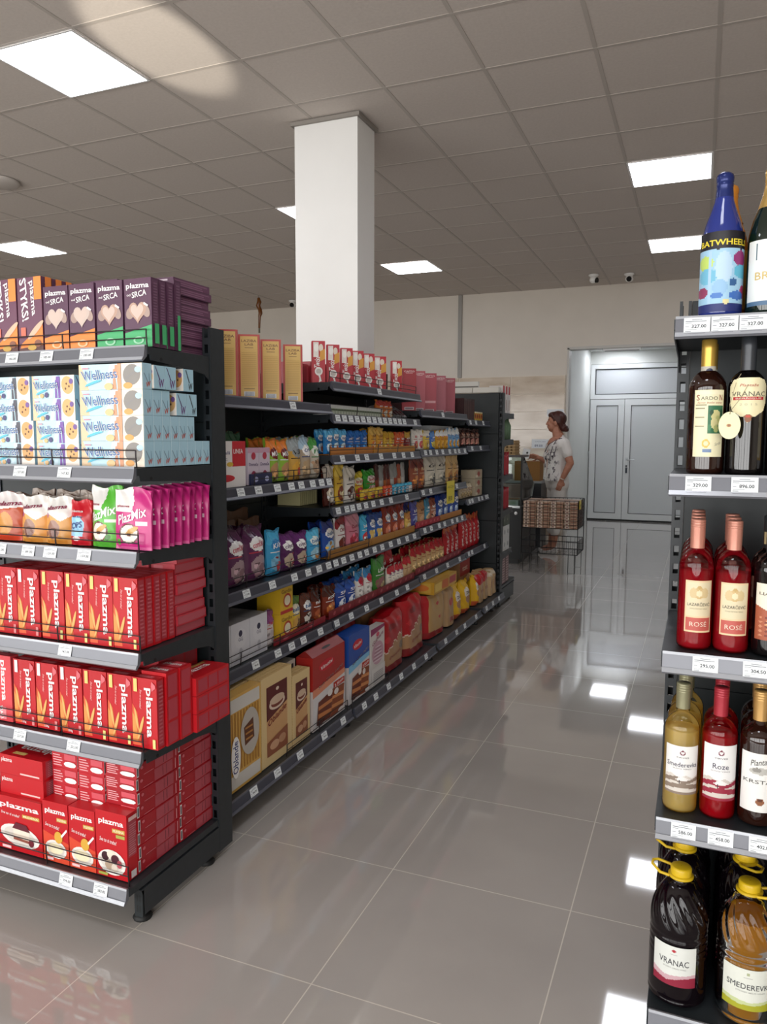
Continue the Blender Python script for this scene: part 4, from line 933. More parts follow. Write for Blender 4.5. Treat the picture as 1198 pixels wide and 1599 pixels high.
def add_handle(o, w, h, d, col):
    mb = MB(); mb.prism([(0.002, h), (d/2-.004, h+.028), (d/2+.004, h+.028), (d-.002, h)], -w/2, w/2, M(col, .35))
    flat_decal(mb, (-.045, .012, h+.0085), (1, 0, 0), (0, .82, .57), .09, .014, [('p', ell(.5, .5, .5, .5), '#2a0c0e')]); mb.obj('carry_handle', o)
row('cake_carton', 2.985, 3.325, .134, 1, cake_box('#a5241f', '#d98a6a', .345), 'large dark red cake carton with carry handle', b, 'carton', fx=BX)
add_handle(bpy.data.objects[[o.name for o in bpy.data.objects if o.name.startswith('cake_carton')][-1]], .33, .345, .085, '#8d1f1c')

# ---- second bay
b = 'second bay top shelf'
tw = [('r', .1, .62, .5, .97, '#e6dfd8'), ('e', .32, .84, .17, .09, '#f2efe9'), ('e', .68, .84, .17, .09, '#e0d4c4'), ('p', [(.55, .52), (1, .58), (1, .82), (.62, .76)], '#d79a3c'), ('t', 'Twist', .38, .5, .30, .42, W, 84, .01, .2), ('e', .5, .29, .3, .10, '#eeeae6'), ('e', .5, .29, .2, .06, '#c4bcb4'), ('p', [(.42, .24), (.58, .24), (.72, .06), (.5, .03), (.55, .12)], '#ece8e4')]
for i, (a, c) in enumerate(((3.41, 3.52), (3.575, 3.685), (3.74, 3.85), (3.885, 3.995), (4.04, 4.15), (4.20, 4.32), (4.48, 4.59))):
    row('tube_wafer_carton', a, c, 1.746, 1, box('#b8303c', .045, .212, tw, [('r', .1, .03, .9, .97, '#c2505a')], name='tube_wafer_carton'), f'upright red carton with white wafer tubes, {ORD[i]} along', b, 'carton', 'upright red tube cartons', fx=-1.79, gap=.044, rz=math.radians(-57))
for k in range(4): row('chocolate_box', 4.34, 4.46, 1.746+k*.031, 1, box('#1d1a1c', .09, .030, name='chocolate_box'), f'flat black box, {ORD[k]} up the small pile between red cartons', b, 'carton', 'small pile of flat black boxes', fx=-1.82)
for i in range(5): row('wafer_carton', 3.40+i*.22, 3.60+i*.22, 1.746, 1, box('#a5303c', .06, .11+.02*(i % 2), [('r', .1, .1, .9, .9, '#8d2430')], name='wafer_carton'), f'low red carton behind the tube cartons, {ORD[i]} along', b, 'carton', 'low red cartons', fx=-1.92)

b = 'second bay second shelf'
row('yeast_packet', 3.40, 4.06, 1.589, 20, box('#dfe0dc', .09, .052, [('r', 0, 0, 1, .62, '#7d8f6a'), ('r', .1, .1, .9, .4, '#c4c9b8')], name='yeast_packet'), 'small white-topped packet', b, 'packet', 'row of white-topped packets', fx=-1.70, gap=.0015)
row('snack_bag', 4.07, 4.30, 1.589, 3, bag('#d0763a', '#b5453c', '#d9d2c4', 'mix', W, None, .10, .04, 51, '#dfae44', pinch=.16), 'small orange bag leaning by the white packets', b, 'bag', 'small orange bags', fx=-1.70, thick=.025)
row('chocolate_bar', 4.31, 4.56, 1.602, 4, lambda w: pouch('chocolate_bar', .05, .016, .12, '#8d8d92', [('r', .1, .1, .9, .5, '#5a2a2c')], None, 52, .03, 8, 12), 'silver bar lying back in the gap', b, 'bar', 'silver bars', fx=-1.70, thick=.02, lean=math.radians(-52))

b = 'second bay third shelf'
row('wafer_packet', 3.39, 3.63, 1.389+T3, 3, bag('#2f7fc0', '#5fb2e0', '#c9dff0', 'Mlečni', '#2a5a9c', W, .125, .025, 53, '#d96a3a'), 'blue wafer packet with a white badge', b, 'packet', 'blue wafer packets', fx=FX-.008, thick=.018, second=1)
row('wafer_packet', 3.64, 3.91, 1.389+T3, 3, bag('#2467b5', '#2a72c4', '#3c8ad6', 'milch', W, '#2a6ac0', .12, .025, 54, '#e6eef5'), 'plain blue packet', b, 'packet', 'plain blue packets', fx=FX-.008, thick=.018, second=1)
row('wafer_packet', 3.94, 4.14, 1.389+T3, 2, bag('#dfa53c', '#e0b45c', '#d9783a', 'zlatni', '#7a3a1c', None, .14, .025, 55, '#f0d9a0'), 'golden packet', b, 'packet', 'golden packets', fx=FX-.008, thick=.018, second=1)
row('wafer_packet', 4.15, 4.32, 1.389+T3, 2, bag('#d9b03a', '#cfa030', '#e6cf80', 'keks', '#8d2a1c', None, .115, .025, 56, '#c9622c'), 'yellow packet', b, 'packet', 'yellow packets', fx=FX-.008, thick=.018, second=1)
row('wafer_packet', 4.33, 4.48, 1.389+T3, 2, bag('#c9512c', '#d9683a', '#e69a5c', 'keks', W, None, .115, .025, 57, '#a5301c'), 'orange-red packet', b, 'packet', 'orange-red packets', fx=FX-.008, thick=.018, second=1)
row('wafer_packet', 4.49, 4.595, 1.389+T3, 1, bag('#7a1f24', '#c99a3c', '#a5302c', 'noir', W, None, .12, .025, 58, '#d9a54c'), 'dark red packet', b, 'packet', fx=FX-.008, thick=.018)
row('display_tray', 3.385, 3.915, 1.389, 2, tray('#c67a2c'), 'orange display tray under blue packets', b, 'tray', 'orange display trays', fx=FX+.002)
row('display_tray', 3.93, 4.60, 1.389, 3, tray('#c98a34'), 'orange display tray under yellow packets', b, 'tray', 'orange display trays', fx=FX+.002)

b = 'second bay fourth shelf'
lb1 = bag('#4a1c14', '#e0d6c8', '#d6c8b4', 'Stobi', '#2a1410', None, .215, .03, 61, '#e6ded2', pinch=.02)
row('biscuit_roll', 3.39, 3.515, 1.131, 1, lb1, 'long brown and white packet at the bay edge', b, 'packet', fx=FX-.012, thick=.02)
row('biscuit_roll', 3.52, 3.62, 1.131, 1, bag('#d6ae38', '#e0bf50', '#7a3a1c', 'Stobi', '#5a2a14', None, .21, .03, 62, '#e9d9a4', pinch=.02), 'long yellow packet', b, 'packet', fx=FX-.012, thick=.02)
row('biscuit_roll', 3.63, 3.765, 1.131, 1, bag('#ddd8cf', '#d9d2c4', '#4a1c14', 'Kokos', '#1d1a18', None, .19, .03, 63, '#e6ded2', pinch=.02), 'long white packet with black lettering', b, 'packet', fx=FX-.012, thick=.02)
row('candy_bag', 3.775, 3.93, 1.131, 1, bag('#d9b828', '#e0c840', '#c03040', 'bon', '#b5202c', '#f0e8c8', .15, .05, 64, '#d9a02c'), 'yellow sweets bag', b, 'bag', fx=FX-.03, thick=.03)
row('candy_bag', 3.94, 4.11, 1.131, 1, bag('#2f8f2c', '#3ca534', '#d9b8b0', 'bon', '#b5202c', '#e9d9d4', .165, .05, 65, '#1f6a1c'), 'green sweets bag', b, 'bag', fx=FX-.03, thick=.03)
row('candy_bag', 3.80, 4.11, 1.131, 3, bag('#d6b23c', '#dfc04c', '#b5402c', 'bon', '#a5201c', None, .06, .024, 66, '#7a2a4a'), 'little yellow sweets bag in front', b, 'bag', 'little yellow sweets bags', fx=FX, thick=.014)
row('candy_bag', 4.12, 4.60, 1.131, 7, lambda w: [bag(c, c2, '#d9d2cc', 'gum', W, None, .062, .024, 67, c)(w) for c, c2 in (('#c9472c', '#d9603c'), ('#c9472c', '#d9603c'), ('#3c9cc0', '#5ab8d6'), ('#3c9cc0', '#5ab8d6'), ('#3c9cc0', '#5ab8d6'), ('#3c9cc0', '#5ab8d6'), ('#d9d2cc', '#5ab8d6'))], 'little sweets bag at the front edge', b, 'bag', 'little sweets bags at the edge', fx=FX, thick=.014)
row('wafer_bar', 4.12, 4.60, 1.131, 8, lambda w: [pouch('wafer_bar', w, .025, .185, c, [('p', [(0, .2), (1, .3), (1, .6), (0, .5)], c2)], None, 68+i, .03, 8, 14) for i, (c, c2) in enumerate((('#4a1a18', '#8d3a24'), ('#8d8d8a', '#b5b5b2'), ('#5a2018', '#b5622c'), ('#4a1614', '#a54a24'), ('#9a9a96', '#c9c9c4'), ('#8d8d8a', '#a5462c'), ('#a54a2c', '#d9a27a'), ('#a9a9a6', '#c4c4c0')))], 'long wafer bar standing behind the sweets', b, 'bar', 'long standing wafer bars', fx=FX-.05, thick=.016)

b = 'second bay fifth shelf'
zz = .873+T3
row('biscuit_bag', 3.355, 3.495, zz, 1, bag('#1f4a9c', '#25357a', '#9cc0d8', 'baba', '#2f5a8a', W, .175, .04, 71, '#d99a3c'), 'dark blue biscuit bag', b, 'bag', thick=.025, second=1)
row('biscuit_bag', 3.505, 3.625, zz, 1, bag('#d9d2ce', '#8d1f2a', '#6a2a20', 'Choco', '#8d1f2a', W, .185, .04, 72, '#a5524a'), 'white and dark red biscuit bag', b, 'bag', thick=.025)
row('biscuit_bag', 3.635, 3.80, zz, 1, bag('#c9788a', '#d08a98', '#a5283c', 'Čoko', '#8d1f34', None, .195, .04, 73, '#b5566a'), 'pink biscuit bag', b, 'bag', thick=.025)
row('biscuit_bag', 3.81, 3.90, zz, 1, bag('#3aa2cc', '#4ab4dc', '#c93a3c', 'baba', W, None, .17, .04, 74, '#d9e6ec'), 'cyan biscuit bag', b, 'bag', thick=.025)
row('biscuit_bag', 3.91, 4.13, zz, 2, bag('#2a5aa8', '#284a8d', '#d9b86a', 'baba', '#2f5a8a', W, .17, .04, 75, '#b9c9dc'), 'royal blue biscuit bag', b, 'bag', 'royal blue biscuit bags', thick=.025, second=1)
row('biscuit_bag', 4.14, 4.49, zz, 3, bag('#8d3a24', '#7a2420', '#c97a5c', 'baba', '#2f5a8a', W, .18, .04, 76, '#d99aa0'), 'red-brown biscuit bag with a white oval', b, 'bag', 'red-brown biscuit bags', thick=.025, second=1)
row('biscuit_bag', 4.50, 4.60, zz, 1, bag('#d9b45c', '#c98a44', '#e6cf9c', 'prut', '#8d2a1c', None, .12, .03, 77, '#b5523c'), 'pale yellow stick bag', b, 'bag', thick=.02)
row('display_tray', 3.36, 3.90, .873, 2, tray('#a5702c', .04), 'orange-brown display tray of blue and pink bags', b, 'tray', 'orange-brown trays', fx=FX+.002)
row('display_tray', 3.905, 4.60, .873, 2, tray('#a8742e', .04), 'orange-brown display tray of oval-badged bags', b, 'tray', 'orange-brown trays', fx=FX+.002)

b = 'second bay sixth shelf'
zz = .566+T3
row('cocoa_bag', 3.36, 3.50, zz, 1, bag('#7a2c18', '#4a1c12', '#c9723c', 'noir', W, None, .155, .05, 81, '#d99a5c'), 'copper-brown glossy bag', b, 'bag', thick=.03, second=1)
row('cocoa_bag', 3.51, 3.75, zz, 2, bag('#1f3f8d', '#2a55a8', '#dfe6f0', 'Slat', W, None, .15, .05, 82, '#3c6ab8'), 'deep blue bag', b, 'bag', 'deep blue bags', thick=.03, second=1)
row('biscuit_bag', 3.76, 3.98, zz, 2, bag('#dcd8d2', '#3c8ac0', '#e6e2dc', 'Rol', '#b5202c', '#b5344a', .17, .05, 83, '#d6cfc6', pinch=.08), 'white bag with a blue top', b, 'bag', 'white blue-topped bags', thick=.03, second=1)
row('biscuit_bag', 3.99, 4.18, zz, 1, bag('#3a7a30', '#4a9440', '#8d5a5a', 'Lešnik', W, None, .21, .05, 84, '#b9a878'), 'big green bag', b, 'bag', thick=.03)
row('bread_stick_bag', 4.19, 4.46, zz, 4, bag('#ded6c9', '#b5303a', '#e6dfd2', 'Grisi', '#5a3a7a', None, .13, .03, 85, '#d6cbb8'), 'small white bag with a red top', b, 'bag', 'small white red-topped bags', thick=.02)
row('biscuit_bag', 4.20, 4.46, zz, 2, bag('#a51c28', '#b5222e', '#8d1a24', 'Stark', W, None, .215, .05, 86, '#c03040'), 'big red bag behind the small white ones', b, 'bag', 'big red bags', fx=FX-.055, thick=.03)
row('biscuit_bag', 4.47, 4.60, zz, 2, bag('#c2a078', '#b5242e', '#b9946a', 'Jufka', '#8d2a1c', None, .15, .04, 87, '#cfb48d'), 'tan bag with a red top', b, 'bag', 'tan red-topped bags', thick=.025, second=1)
row('display_tray', 3.36, 4.60, .566, 4, tray('#7a1822', .042, .2, '#b0525c'), 'dark red printed tray', b, 'tray', 'dark red printed trays', fx=FX+.002)
row('display_tray', 2.83, 3.325, .566, 1, lambda w: carton('display_tray', w, .005, .03, '#8d1f2a', [('e', .2, .5, .05, .25, '#c4656d'), ('e', .7, .5, .05, .25, '#c4656d')]), 'low dark red strip under the yellow cartons', 'first bay fourth shelf', 'tray', fx=FX+.001)

b = 'second bay bottom shelf'
row('cake_carton', 3.37, 3.63, .134, 1, cake_box('#1f4a9c', '#7fb9dc', .352), 'large blue cake carton', b, 'carton', fx=BX)
pk = [('p', [(0, .88), (1, .95), (1, 1), (0, 1)], '#8d2a5a'), ('t', 'Gužvara', .5, .8, .8, .07, '#8d2a5a', 10, .01, .2), ('e', .5, .87, .12, .04, '#c9506a'), ('e', .5, .55, .42, .2, '#c29aa8')]+[('e', .5, .42+.03*i, .38-.02*i, .012, ('#d9c4cc', '#a57a8a')[i % 2]) for i in range(9)]+[('r', 0, 0, 1, .32, '#d6d2cf')]+[('r', .15, .04+.03*i, .85, .05+.03*i, '#8d8a8a') for i in range(7)]
row('wafer_sheet_pack', 3.645, 3.84, .134, 1, box('#cfc9c4', .05, .32, pk, [('r', .2, .05, .8, .95, '#bdb6b0')], name='wafer_sheet_pack'), 'pink and white pack of pastry sheets', b, 'packet', fx=BX)
jag = [('p', [(0, .13), (1, .10), (1, .62), (.86, .66), (.78, .54), (.66, .60), (.58, .46), (.46, .52), (.4, .40), (.28, .42), (.2, .34), (.08, .36), (0, .32)], '#a9805a'), ('p', [(0, .32), (.08, .36), (.2, .34), (.28, .42), (.4, .40), (.46, .52), (.58, .46), (.66, .60), (.78, .54), (.86, .66), (1, .62), (1, .645), (.86, .685), (.78, .565), (.66, .625), (.58, .485), (.46, .545), (.4, .425), (.28, .445), (.2, .365), (.08, .385), (0, .345)], '#d9c4b4'), ('e', .36, .78, .15, .06, '#7d0c15'), ('e', .7, .86, .1, .05, '#c23038'), ('e', .2, .58, .1, .05, '#bf2a30'), ('t', 'Dvopek', .5, .25, .5, .06, '#8d2a24', 6, .01, .1), ('e', .78, .36, .11, .07, '#7a6a5c'), ('p', [(0, 0), (1, 0), (1, .10), (0, .13)], '#7d1a1e')]
def breadbag(h, seed, base='#a9805a', ops=jag): return lambda w: pouch('toast_bag', w, .12, h, base, ops, None, seed, .0, 32, 44, .28, True, .005, True)
row('toast_bag', 3.86, 4.23, .134, 1, breadbag(.335, 91, '#a5121c'), 'large red and tan toast bag, first of two', b, 'bag', fx=BX, thick=.07)
row('toast_bag', 4.24, 4.60, .134, 1, breadbag(.365, 92, '#a5121c'), 'large red and tan toast bag, second of two', b, 'bag', fx=BX, thick=.07)
row('toast_box', 3.88, 4.57, .134, 2, box('#8d6a48', .14, .365, [('r', .05, .1, .95, .9, '#9c7650')], name='toast_box'), 'brown cardboard toast box behind the red bags', b, 'carton', 'brown toast boxes', fx=BX-.165)
row('snack_bag', 3.38, 3.84, .134, 2, bag('#8d1f2a', '#a5242e', '#7a1820', 'Stark', W, None, .36, .07, 93, '#b5343c'), 'dark red bag behind the blue cake carton', b, 'bag', 'dark red bags behind the cake carton', fx=BX-.12, thick=.05)

# ---- third bay
b = 'third bay top shelf'
cap = [('t', 'CAPTO', .5, .93, .76, .04, '#ead9d6', 0, .01), ('r', .25, .885, .75, .90, '#d9b0b0'), ('r', .16, .02, .84, .085, '#d9cfcf'), ('r', .2, .03, .8, .075, '#7d6a70')]
for i, (a, c, col) in enumerate(((4.625, 4.79, '#a02a34'), (4.835, 4.985, '#ad5560'), (5.02, 5.195, '#ad4c58'), (5.255, 5.42, '#b06470'), (5.495, 5.655, '#ad5864'))):
    row('tea_carton', a, c, 1.652, 1, box(col, .05, .272, cap+([('r', .05, .24, .95, .30, '#d9a0a5')] if i == 2 else []), name='tea_carton'), f'tall pink-red carton, {ORD[i]} along', b, 'carton', 'tall pink-red cartons', fx=-1.77, gap=.075, rz=math.radians(-62))
row('chocolate_carton', 4.70, 5.60, 1.652, 4, dark(.13, .1), 'dark carton behind the pink-red ones', b, 'carton', 'dark cartons behind the pink-red ones', fx=-1.90)
b = 'third bay second shelf'
row('snack_bag', 4.62, 4.82, 1.396, 2, bag('#d9d4cc', '#dfdad2', '#c95a5c', 'Bis', '#b5202c', None, .135, .03, 101, '#d9b84c'), 'white and red snack bag', b, 'bag', 'white and red snack bags', thick=.02)
row('snack_bag', 4.83, 4.96, 1.396, 1, bag('#d9b84c', '#d9d2c4', '#c9a23c', 'Bis', '#2a5a9c', None, .13, .03, 102, '#e6d69c'), 'cream snack bag', b, 'bag', thick=.02)
row('snack_bag', 4.97, 5.07, 1.396, 1, bag('#3c6ab8', '#5a8ac8', '#d9c04c', 'slani', W, None, .125, .03, 103, '#c9b03c'), 'blue and yellow snack bag', b, 'bag', thick=.02)
stick = bag('#c9922c', '#dfe2e2', '#d9a43c', 'štapići', '#b5202c', None, .135, .03, 104, '#b8842c')
row('pretzel_bag', 5.08, 5.36, 1.396, 3, stick, 'bag of pretzel sticks', b, 'bag', 'bags of pretzel sticks', thick=.02)
row('pretzel_bag', 5.37, 5.65, 1.396, 3, bag('#6f9cc4', '#dfe2e2', '#c9922c', 'slani', '#2a4a8d', None, .15, .03, 105, '#a9c4dc'), 'pale blue pretzel bag', b, 'bag', 'pale blue pretzel bags', thick=.02)
row('shelf_carton', 5.12, 5.62, 1.396, 1, box('#b9bcbe', .14, .165, name='shelf_carton'), 'long pale grey carton behind the pretzel bags', b, 'carton', fx=FX-.07)
b = 'third bay third shelf'
row('bread_bag', 4.62, 4.88, 1.139, 2, bag('#8d4a34', '#7a3a34', '#c27a3c', 'Raž', '#d9b88d', None, .205, .05, 111, '#5a2a24'), 'brown bread bag', b, 'bag', 'brown bread bags', thick=.03)
row('bread_bag', 4.89, 5.34, 1.139, 2, bag('#d0c9b8', '#d9d2c4', '#bfb8a6', 'Gi', '#2a2a2c', None, .215, .05, 112, '#4a4a44'), 'cream bag with black scribble', b, 'bag', 'cream bags with black scribble', thick=.03)
row('bread_bag', 5.35, 5.65, 1.139, 2, bag('#c9a26a', '#d0ae78', '#a5703c', 'Tost', '#5a3418', None, .215, .05, 113, '#8d5a30'), 'tan bread bag', b, 'bag', 'tan bread bags', thick=.03)
b = 'third bay fourth shelf'
zz = .887+T3
row('biscuit_bag', 4.62, 4.73, zz, 1, bag('#4a4a8d', '#5a5aa0', '#8d9cc8', 'baba', W, None, .165, .04, 121, '#3a3a78'), 'violet-blue biscuit bag', b, 'bag', thick=.025, second=1)
row('biscuit_bag', 4.74, 4.87, zz, 1, bag('#b58a60', '#a87a50', '#c9a27a', 'kakao', '#5a2a14', None, .16, .04, 122, '#7a4a2c'), 'tan biscuit bag', b, 'bag', thick=.025, second=1)
row('biscuit_bag', 4.88, 4.97, zz, 1, bag('#4a8da8', '#3a7a98', '#c2ae8d', 'Med', W, None, .165, .04, 123, '#b08a5c'), 'teal biscuit bag', b, 'bag', thick=.025, second=1)
row('biscuit_bag', 4.98, 5.12, zz, 1, bag('#a56a54', '#8d4a3c', '#d0a58d', 'Med', W, None, .165, .04, 124, '#5a2a24'), 'brown-pink biscuit bag', b, 'bag', thick=.025, second=1)
row('biscuit_bag', 5.13, 5.65, zz, 4, bag('#2a4a9c', '#243f8d', '#a9bcdc', 'baba', '#2f5a8a', W, .175, .04, 125, '#5a7ab8'), 'royal blue bag with white oval', b, 'bag', 'royal blue oval bags', thick=.025, second=1)
row('display_tray', 4.62, 5.12, .887, 2, tray('#a5182a', .04, .16, '#d0606c'), 'bright red display tray', b, 'tray', 'bright red trays', fx=FX+.002)
row('display_tray', 5.13, 5.65, .887, 2, tray('#b5762c', .04), 'orange-brown display tray of blue bags', b, 'tray', 'orange-brown trays', fx=FX+.002)
b = 'third bay fifth shelf'
row('noodle_bag', 4.62, 5.30, .579+T3, 7, bag('#bd9a6a', '#ad1a24', '#c9a878', 'Jufka', '#8d2a1c', None, .17, .05, 131, '#8d7a4a'), 'tan bag with a red top', b, 'bag', 'tan and red noodle bags', thick=.03, second=1)
row('wafer_bag', 5.31, 5.65, .579+T3, 3, lambda w: pouch('wafer_bag', w, .05, .225, '#a81520', [('t', 'STARK', .5, .45, .62, .5, '#e2d2cc', 86, .01), ('p', [(0, .85), (1, .9), (1, 1), (0, 1)], '#c9622c')], None, 132, .03, 12, 18), 'tall red bag with white upright letters', b, 'bag', 'tall red lettered bags', thick=.03)
row('display_tray', 4.62, 5.65, .579, 3, tray('#7a1822', .042, .2, '#b0525c'), 'dark red printed tray of noodle bags', b, 'tray', 'dark red printed trays', fx=FX+.002)
b = 'third bay bottom shelf'
bx = -2.03+.50-.03
zz = .147
row('toast_bag', 4.63, 5.0, zz, 1, breadbag(.288, 141, '#b5915c', [('r', 0, 0, .14, 1, '#a5141e'), ('e', .5, .75, .06, .04, '#b5262c'), ('e', .62, .4, .05, .04, '#b5262c'), ('p', [(0, 0), (1, 0), (1, .1), (0, .14)], '#8d1f22')]), 'tan toast bag with a red edge', b, 'bag', fx=bx-.02, thick=.07)
row('toast_bag', 5.01, 5.2, zz, 1, breadbag(.288, 142, '#a98862', [('e', .5, .6, .2, .1, '#b5262c'), ('r', .3, .1, .7, .2, '#8d2a24')]), 'narrow tan toast bag', b, 'bag', fx=bx-.02, thick=.06)
def lying_loaf(w): return carton('sliced_bread', w, .24, .082, '#b98c24', [('r', .05, .15, .5, .8, '#d9b85c'), ('p', [(.5, .2), (.95, .1), (.95, .8), (.55, .85)], '#c2622c'), ('r', 0, .85, 1, 1, '#b98d1c')], [('r', .1, .1, .9, .9, '#d9ae3c')], [('r', .1, .1, .9, .9, '#c49c3c'), ('e', .5, .5, .35, .3, '#c9722c')])
row('sliced_bread', 4.66, 4.98, zz+.303, 1, lying_loaf, 'yellow packet lying on the tan toast bag', b, 'packet', fx=bx-.01)
row('sliced_bread', 5.0, 5.19, zz+.299, 1, lambda w: carton('sliced_bread', w, .2, .08, '#c49a2c', [('r', .1, .2, .9, .8, '#a5303a')], [], [('r', .1, .1, .9, .9, '#b5404c')]), 'yellow and red packet lying on the narrow toast bag', b, 'packet', fx=bx-.02)
yel = [('e', .5, .62, .28, .16, '#d9d0c4'), ('t', 'Zlato', .5, .64, .4, .09, '#3a3430', 6, .01), ('e', .5, .42, .24, .12, '#a57a5c'), ('p', [(0, 0), (1, 0), (1, .1), (0, .16)], '#b5522c')]
ybag = lambda h, s: (lambda w: pouch('chips_bag', w, .10, h, '#d6a81c', yel, None, s, .05, 30, 40, .25, True, .008))
row('chips_bag', 5.21, 5.42, zz, 1, ybag(.255, 143), 'tall yellow bag with a white badge', b, 'bag', fx=bx-.01, thick=.06)
row('chips_bag', 5.43, 5.65, zz, 1, ybag(.24, 144), 'narrower yellow bag beside the badge bag', b, 'bag', fx=bx-.01, thick=.06)
row('chips_bag', 5.22, 5.48, zz+.209, 1, ybag(.175, 145), 'upper yellow bag standing behind the badge bag', b, 'bag', fx=bx-.17, thick=.05)
row('toast_box', 5.2, 5.64, zz, 1, box('#a5803c', .14, .208, name='toast_box'), 'brown box carrying the upper yellow bag', b, 'carton', fx=bx-.162)
row('toast_box', 4.66, 5.18, zz, 2, box('#8d3a34', .12, .36, [('r', .1, .1, .9, .9, '#a54a44')], name='toast_box'), 'dull red box behind the tan toast bags', b, 'carton', 'dull red toast boxes', fx=bx-.31)

# ---- last short bay
b = 'last bay top shelf'
row('chocolate_carton', 5.69, 5.98, 1.614, 6, box('#33191a', .12, .165, [('r', .2, .1, .8, .9, '#4a2420')], name='chocolate_carton'), 'thin dark brown carton on edge', b, 'carton', 'thin dark cartons')
row('sauce_packet', 6.0, 6.24, 1.614, 4, box('#c9a83c', .06, .072, [('e', .5, .5, .4, .3, '#c0392c'), ('r', 0, .85, 1, 1, '#ddd2b8'), ('p', [(.1, .3), (.5, .5), (.4, .7), (.1, .6)], '#4a3a1c')], name='sauce_packet'), 'little yellow and red packet', b, 'packet', 'little yellow and red packets', fx=FX-.004)
b = 'last bay second shelf'
row('coffee_bag', 5.69, 6.22, 1.411, 4, bag('#4a2824', '#3a201e', '#b0776a', 'kafa', '#d9b8a0', '#8d5a4c', .135, .05, 151, '#c49a7c'), 'dark floral coffee bag', b, 'bag', 'dark floral coffee bags', thick=.03)
b = 'last bay third shelf'
row('rice_cake_packet', 5.70, 6.02, .998, 4, bag('#b5a68c', '#c4b8a0', '#a5906a', 'rice', '#7a3a30', None, .12, .05, 161, '#8d7a58'), 'small beige packet', b, 'packet', 'small beige packets', thick=.03)
for k in range(3):
    row('rice_cake_packet', 6.04, 6.26, .998+k*.072, 1, lambda w: carton('rice_cake_packet', w, .12, .07, '#b8ab92', [('e', .5, .5, .2, .3, '#a5544a'), ('r', .1, .1, .4, .4, '#d6cdb8')]), f'beige packet, {ORD[k]} up the little stack', b, 'packet', 'stack of beige packets', fx=FX-.004)
b = 'last bay fourth shelf'
row('wafer_bag', 5.70, 6.27, .584, 5, lambda w: pouch('wafer_bag', w, .05, .27, '#ad1722', [('t', 'STARK', .5, .45, .62, .5, '#e2d2cc', 86, .01), ('p', [(0, .85), (1, .9), (1, 1), (0, 1)], '#cf6a2c')], None, 171, .03, 12, 18), 'tall red bag with white letters', b, 'bag', 'tall red lettered bags', thick=.03)
b = 'last bay bottom shelf'
bx = -2.03+.515-.03
row('toast_bag', 5.69, 5.78, .162, 1, ybag(.24, 181), 'slim yellow bag', b, 'bag', fx=bx-.01, thick=.05)
row('toast_bag', 5.79, 6.08, .162, 2, breadbag(.225, 182, '#b5946a', [('p', [(0, .62), (1, .7), (1, 1), (0, 1)], '#ad1620'), ('t', 'tost', .5, .4, .5, .1, '#8d2a24', 0, .01)]), 'red-topped toast bag', b, 'bag', 'red-topped toast bags', fx=bx-.01, thick=.07)
row('toast_bag', 6.09, 6.30, .162, 2, breadbag(.20, 183, '#bfa078', [('e', .5, .5, .3, .2, '#a57a54'), ('p', [(0, .85), (1, .8), (1, 1), (0, 1)], '#c9bba4')]), 'plain tan toast bag', b, 'bag', 'plain tan toast bags', fx=bx-.01, thick=.06)
row('toast_box', 5.72, 6.0, .162, 1, box('#b08058', .1, .36, [('r', 0, .6, 1, 1, '#a5342c'), ('t', 'tost', .5, .75, .5, .1, '#e6d6c4', 0, .01)], name='toast_box'), 'tall red and tan carton behind the toast bags', b, 'carton', fx=bx-.17)

# pale packs on edge at the near end of the second bay
row('wafer_sheet', 3.385, 3.575, 1.131, 9, box('#cfc897', .13, .16, name='wafer_sheet'), 'pale yellow wafer pack on edge', 'second bay fourth shelf', 'packet', 'pale yellow wafer packs on edge', fx=-1.86, gap=.005)

# yellow promotion card hanging on the rail
mb = MB(); mb.box(-.09, 0, 0, .09, .0012, .16, M('#d9c92c', .4)); flat_decal(mb, (-.09, 0, 0), (1, 0, 0), (0, 0, 1), .18, .16, [('t', 'AKCIJA', .5, .72, .8, .16, '#8d8420', 0, .01), ('t', '89.00', .45, .22, .5, .22, '#4a4614', 0, .01)])
o = mb.obj('promotion_card', None, (-1.634, 5.2, 1.01)); o.rotation_euler = (0, 0, R90); tag(o, 'yellow promotion card hanging from the third shelf of third aisle bay', 'price card')

# ---- on and beside the far end unit
for i in range(4): inst('storage_carton', carton('storage_carton', .225, .06, .045, '#d2cfc6', [('r', .02, .1, .98, .9, '#d9d6ce')]) if i == 0 else bpy.data.meshes['storage_carton'], (-1.70-.23*i, 6.36, 1.8565), 0, f'white carton along the top of the tall dark panel, {ORD[i]} from the aisle', 'carton', 'white cartons on the tall panel')
inst('tray_lid', carton('tray_lid', .42, .03, .05, '#cfccc6', [('r', 0, 0, 1, .25, '#6a665f')]), (-1.98, 6.38, 1.903), 0, 'long white lid lying on the cartons above the tall panel', 'lid')
R180 = math.pi
def far(kind, m, z, label, cat, n=3, dy=.1, x=-1.64, y0=6.75):
    for k in range(n): inst(kind, m, (x, y0-dy*k, z), R180, label+(f', {ORD[k]} from the front' if n > 1 else ''), cat, (label if n > 1 else None))
far('cereal_carton', carton('cereal_carton', .12, .07, .23, '#d9d4d0', [], [('r', .1, .7, .9, 1, '#b5242e'), ('r', .2, .1, .8, .5, '#b9a9a4')], [('r', .1, .7, .9, 1, '#b5242e'), ('r', .2, .1, .8, .5, '#b9a9a4')]), 1.691, 'white carton with red top seen side-on, far end unit', 'carton')
mbo = MB(); mbo.lathe([(.001, 0), (.032, .002), (.034, .12), (.014, .165), (.013, .19), (.001, .191)], M('#5d7a5c', .2), 16); grb = mbo.mesh('sauce_bottle')
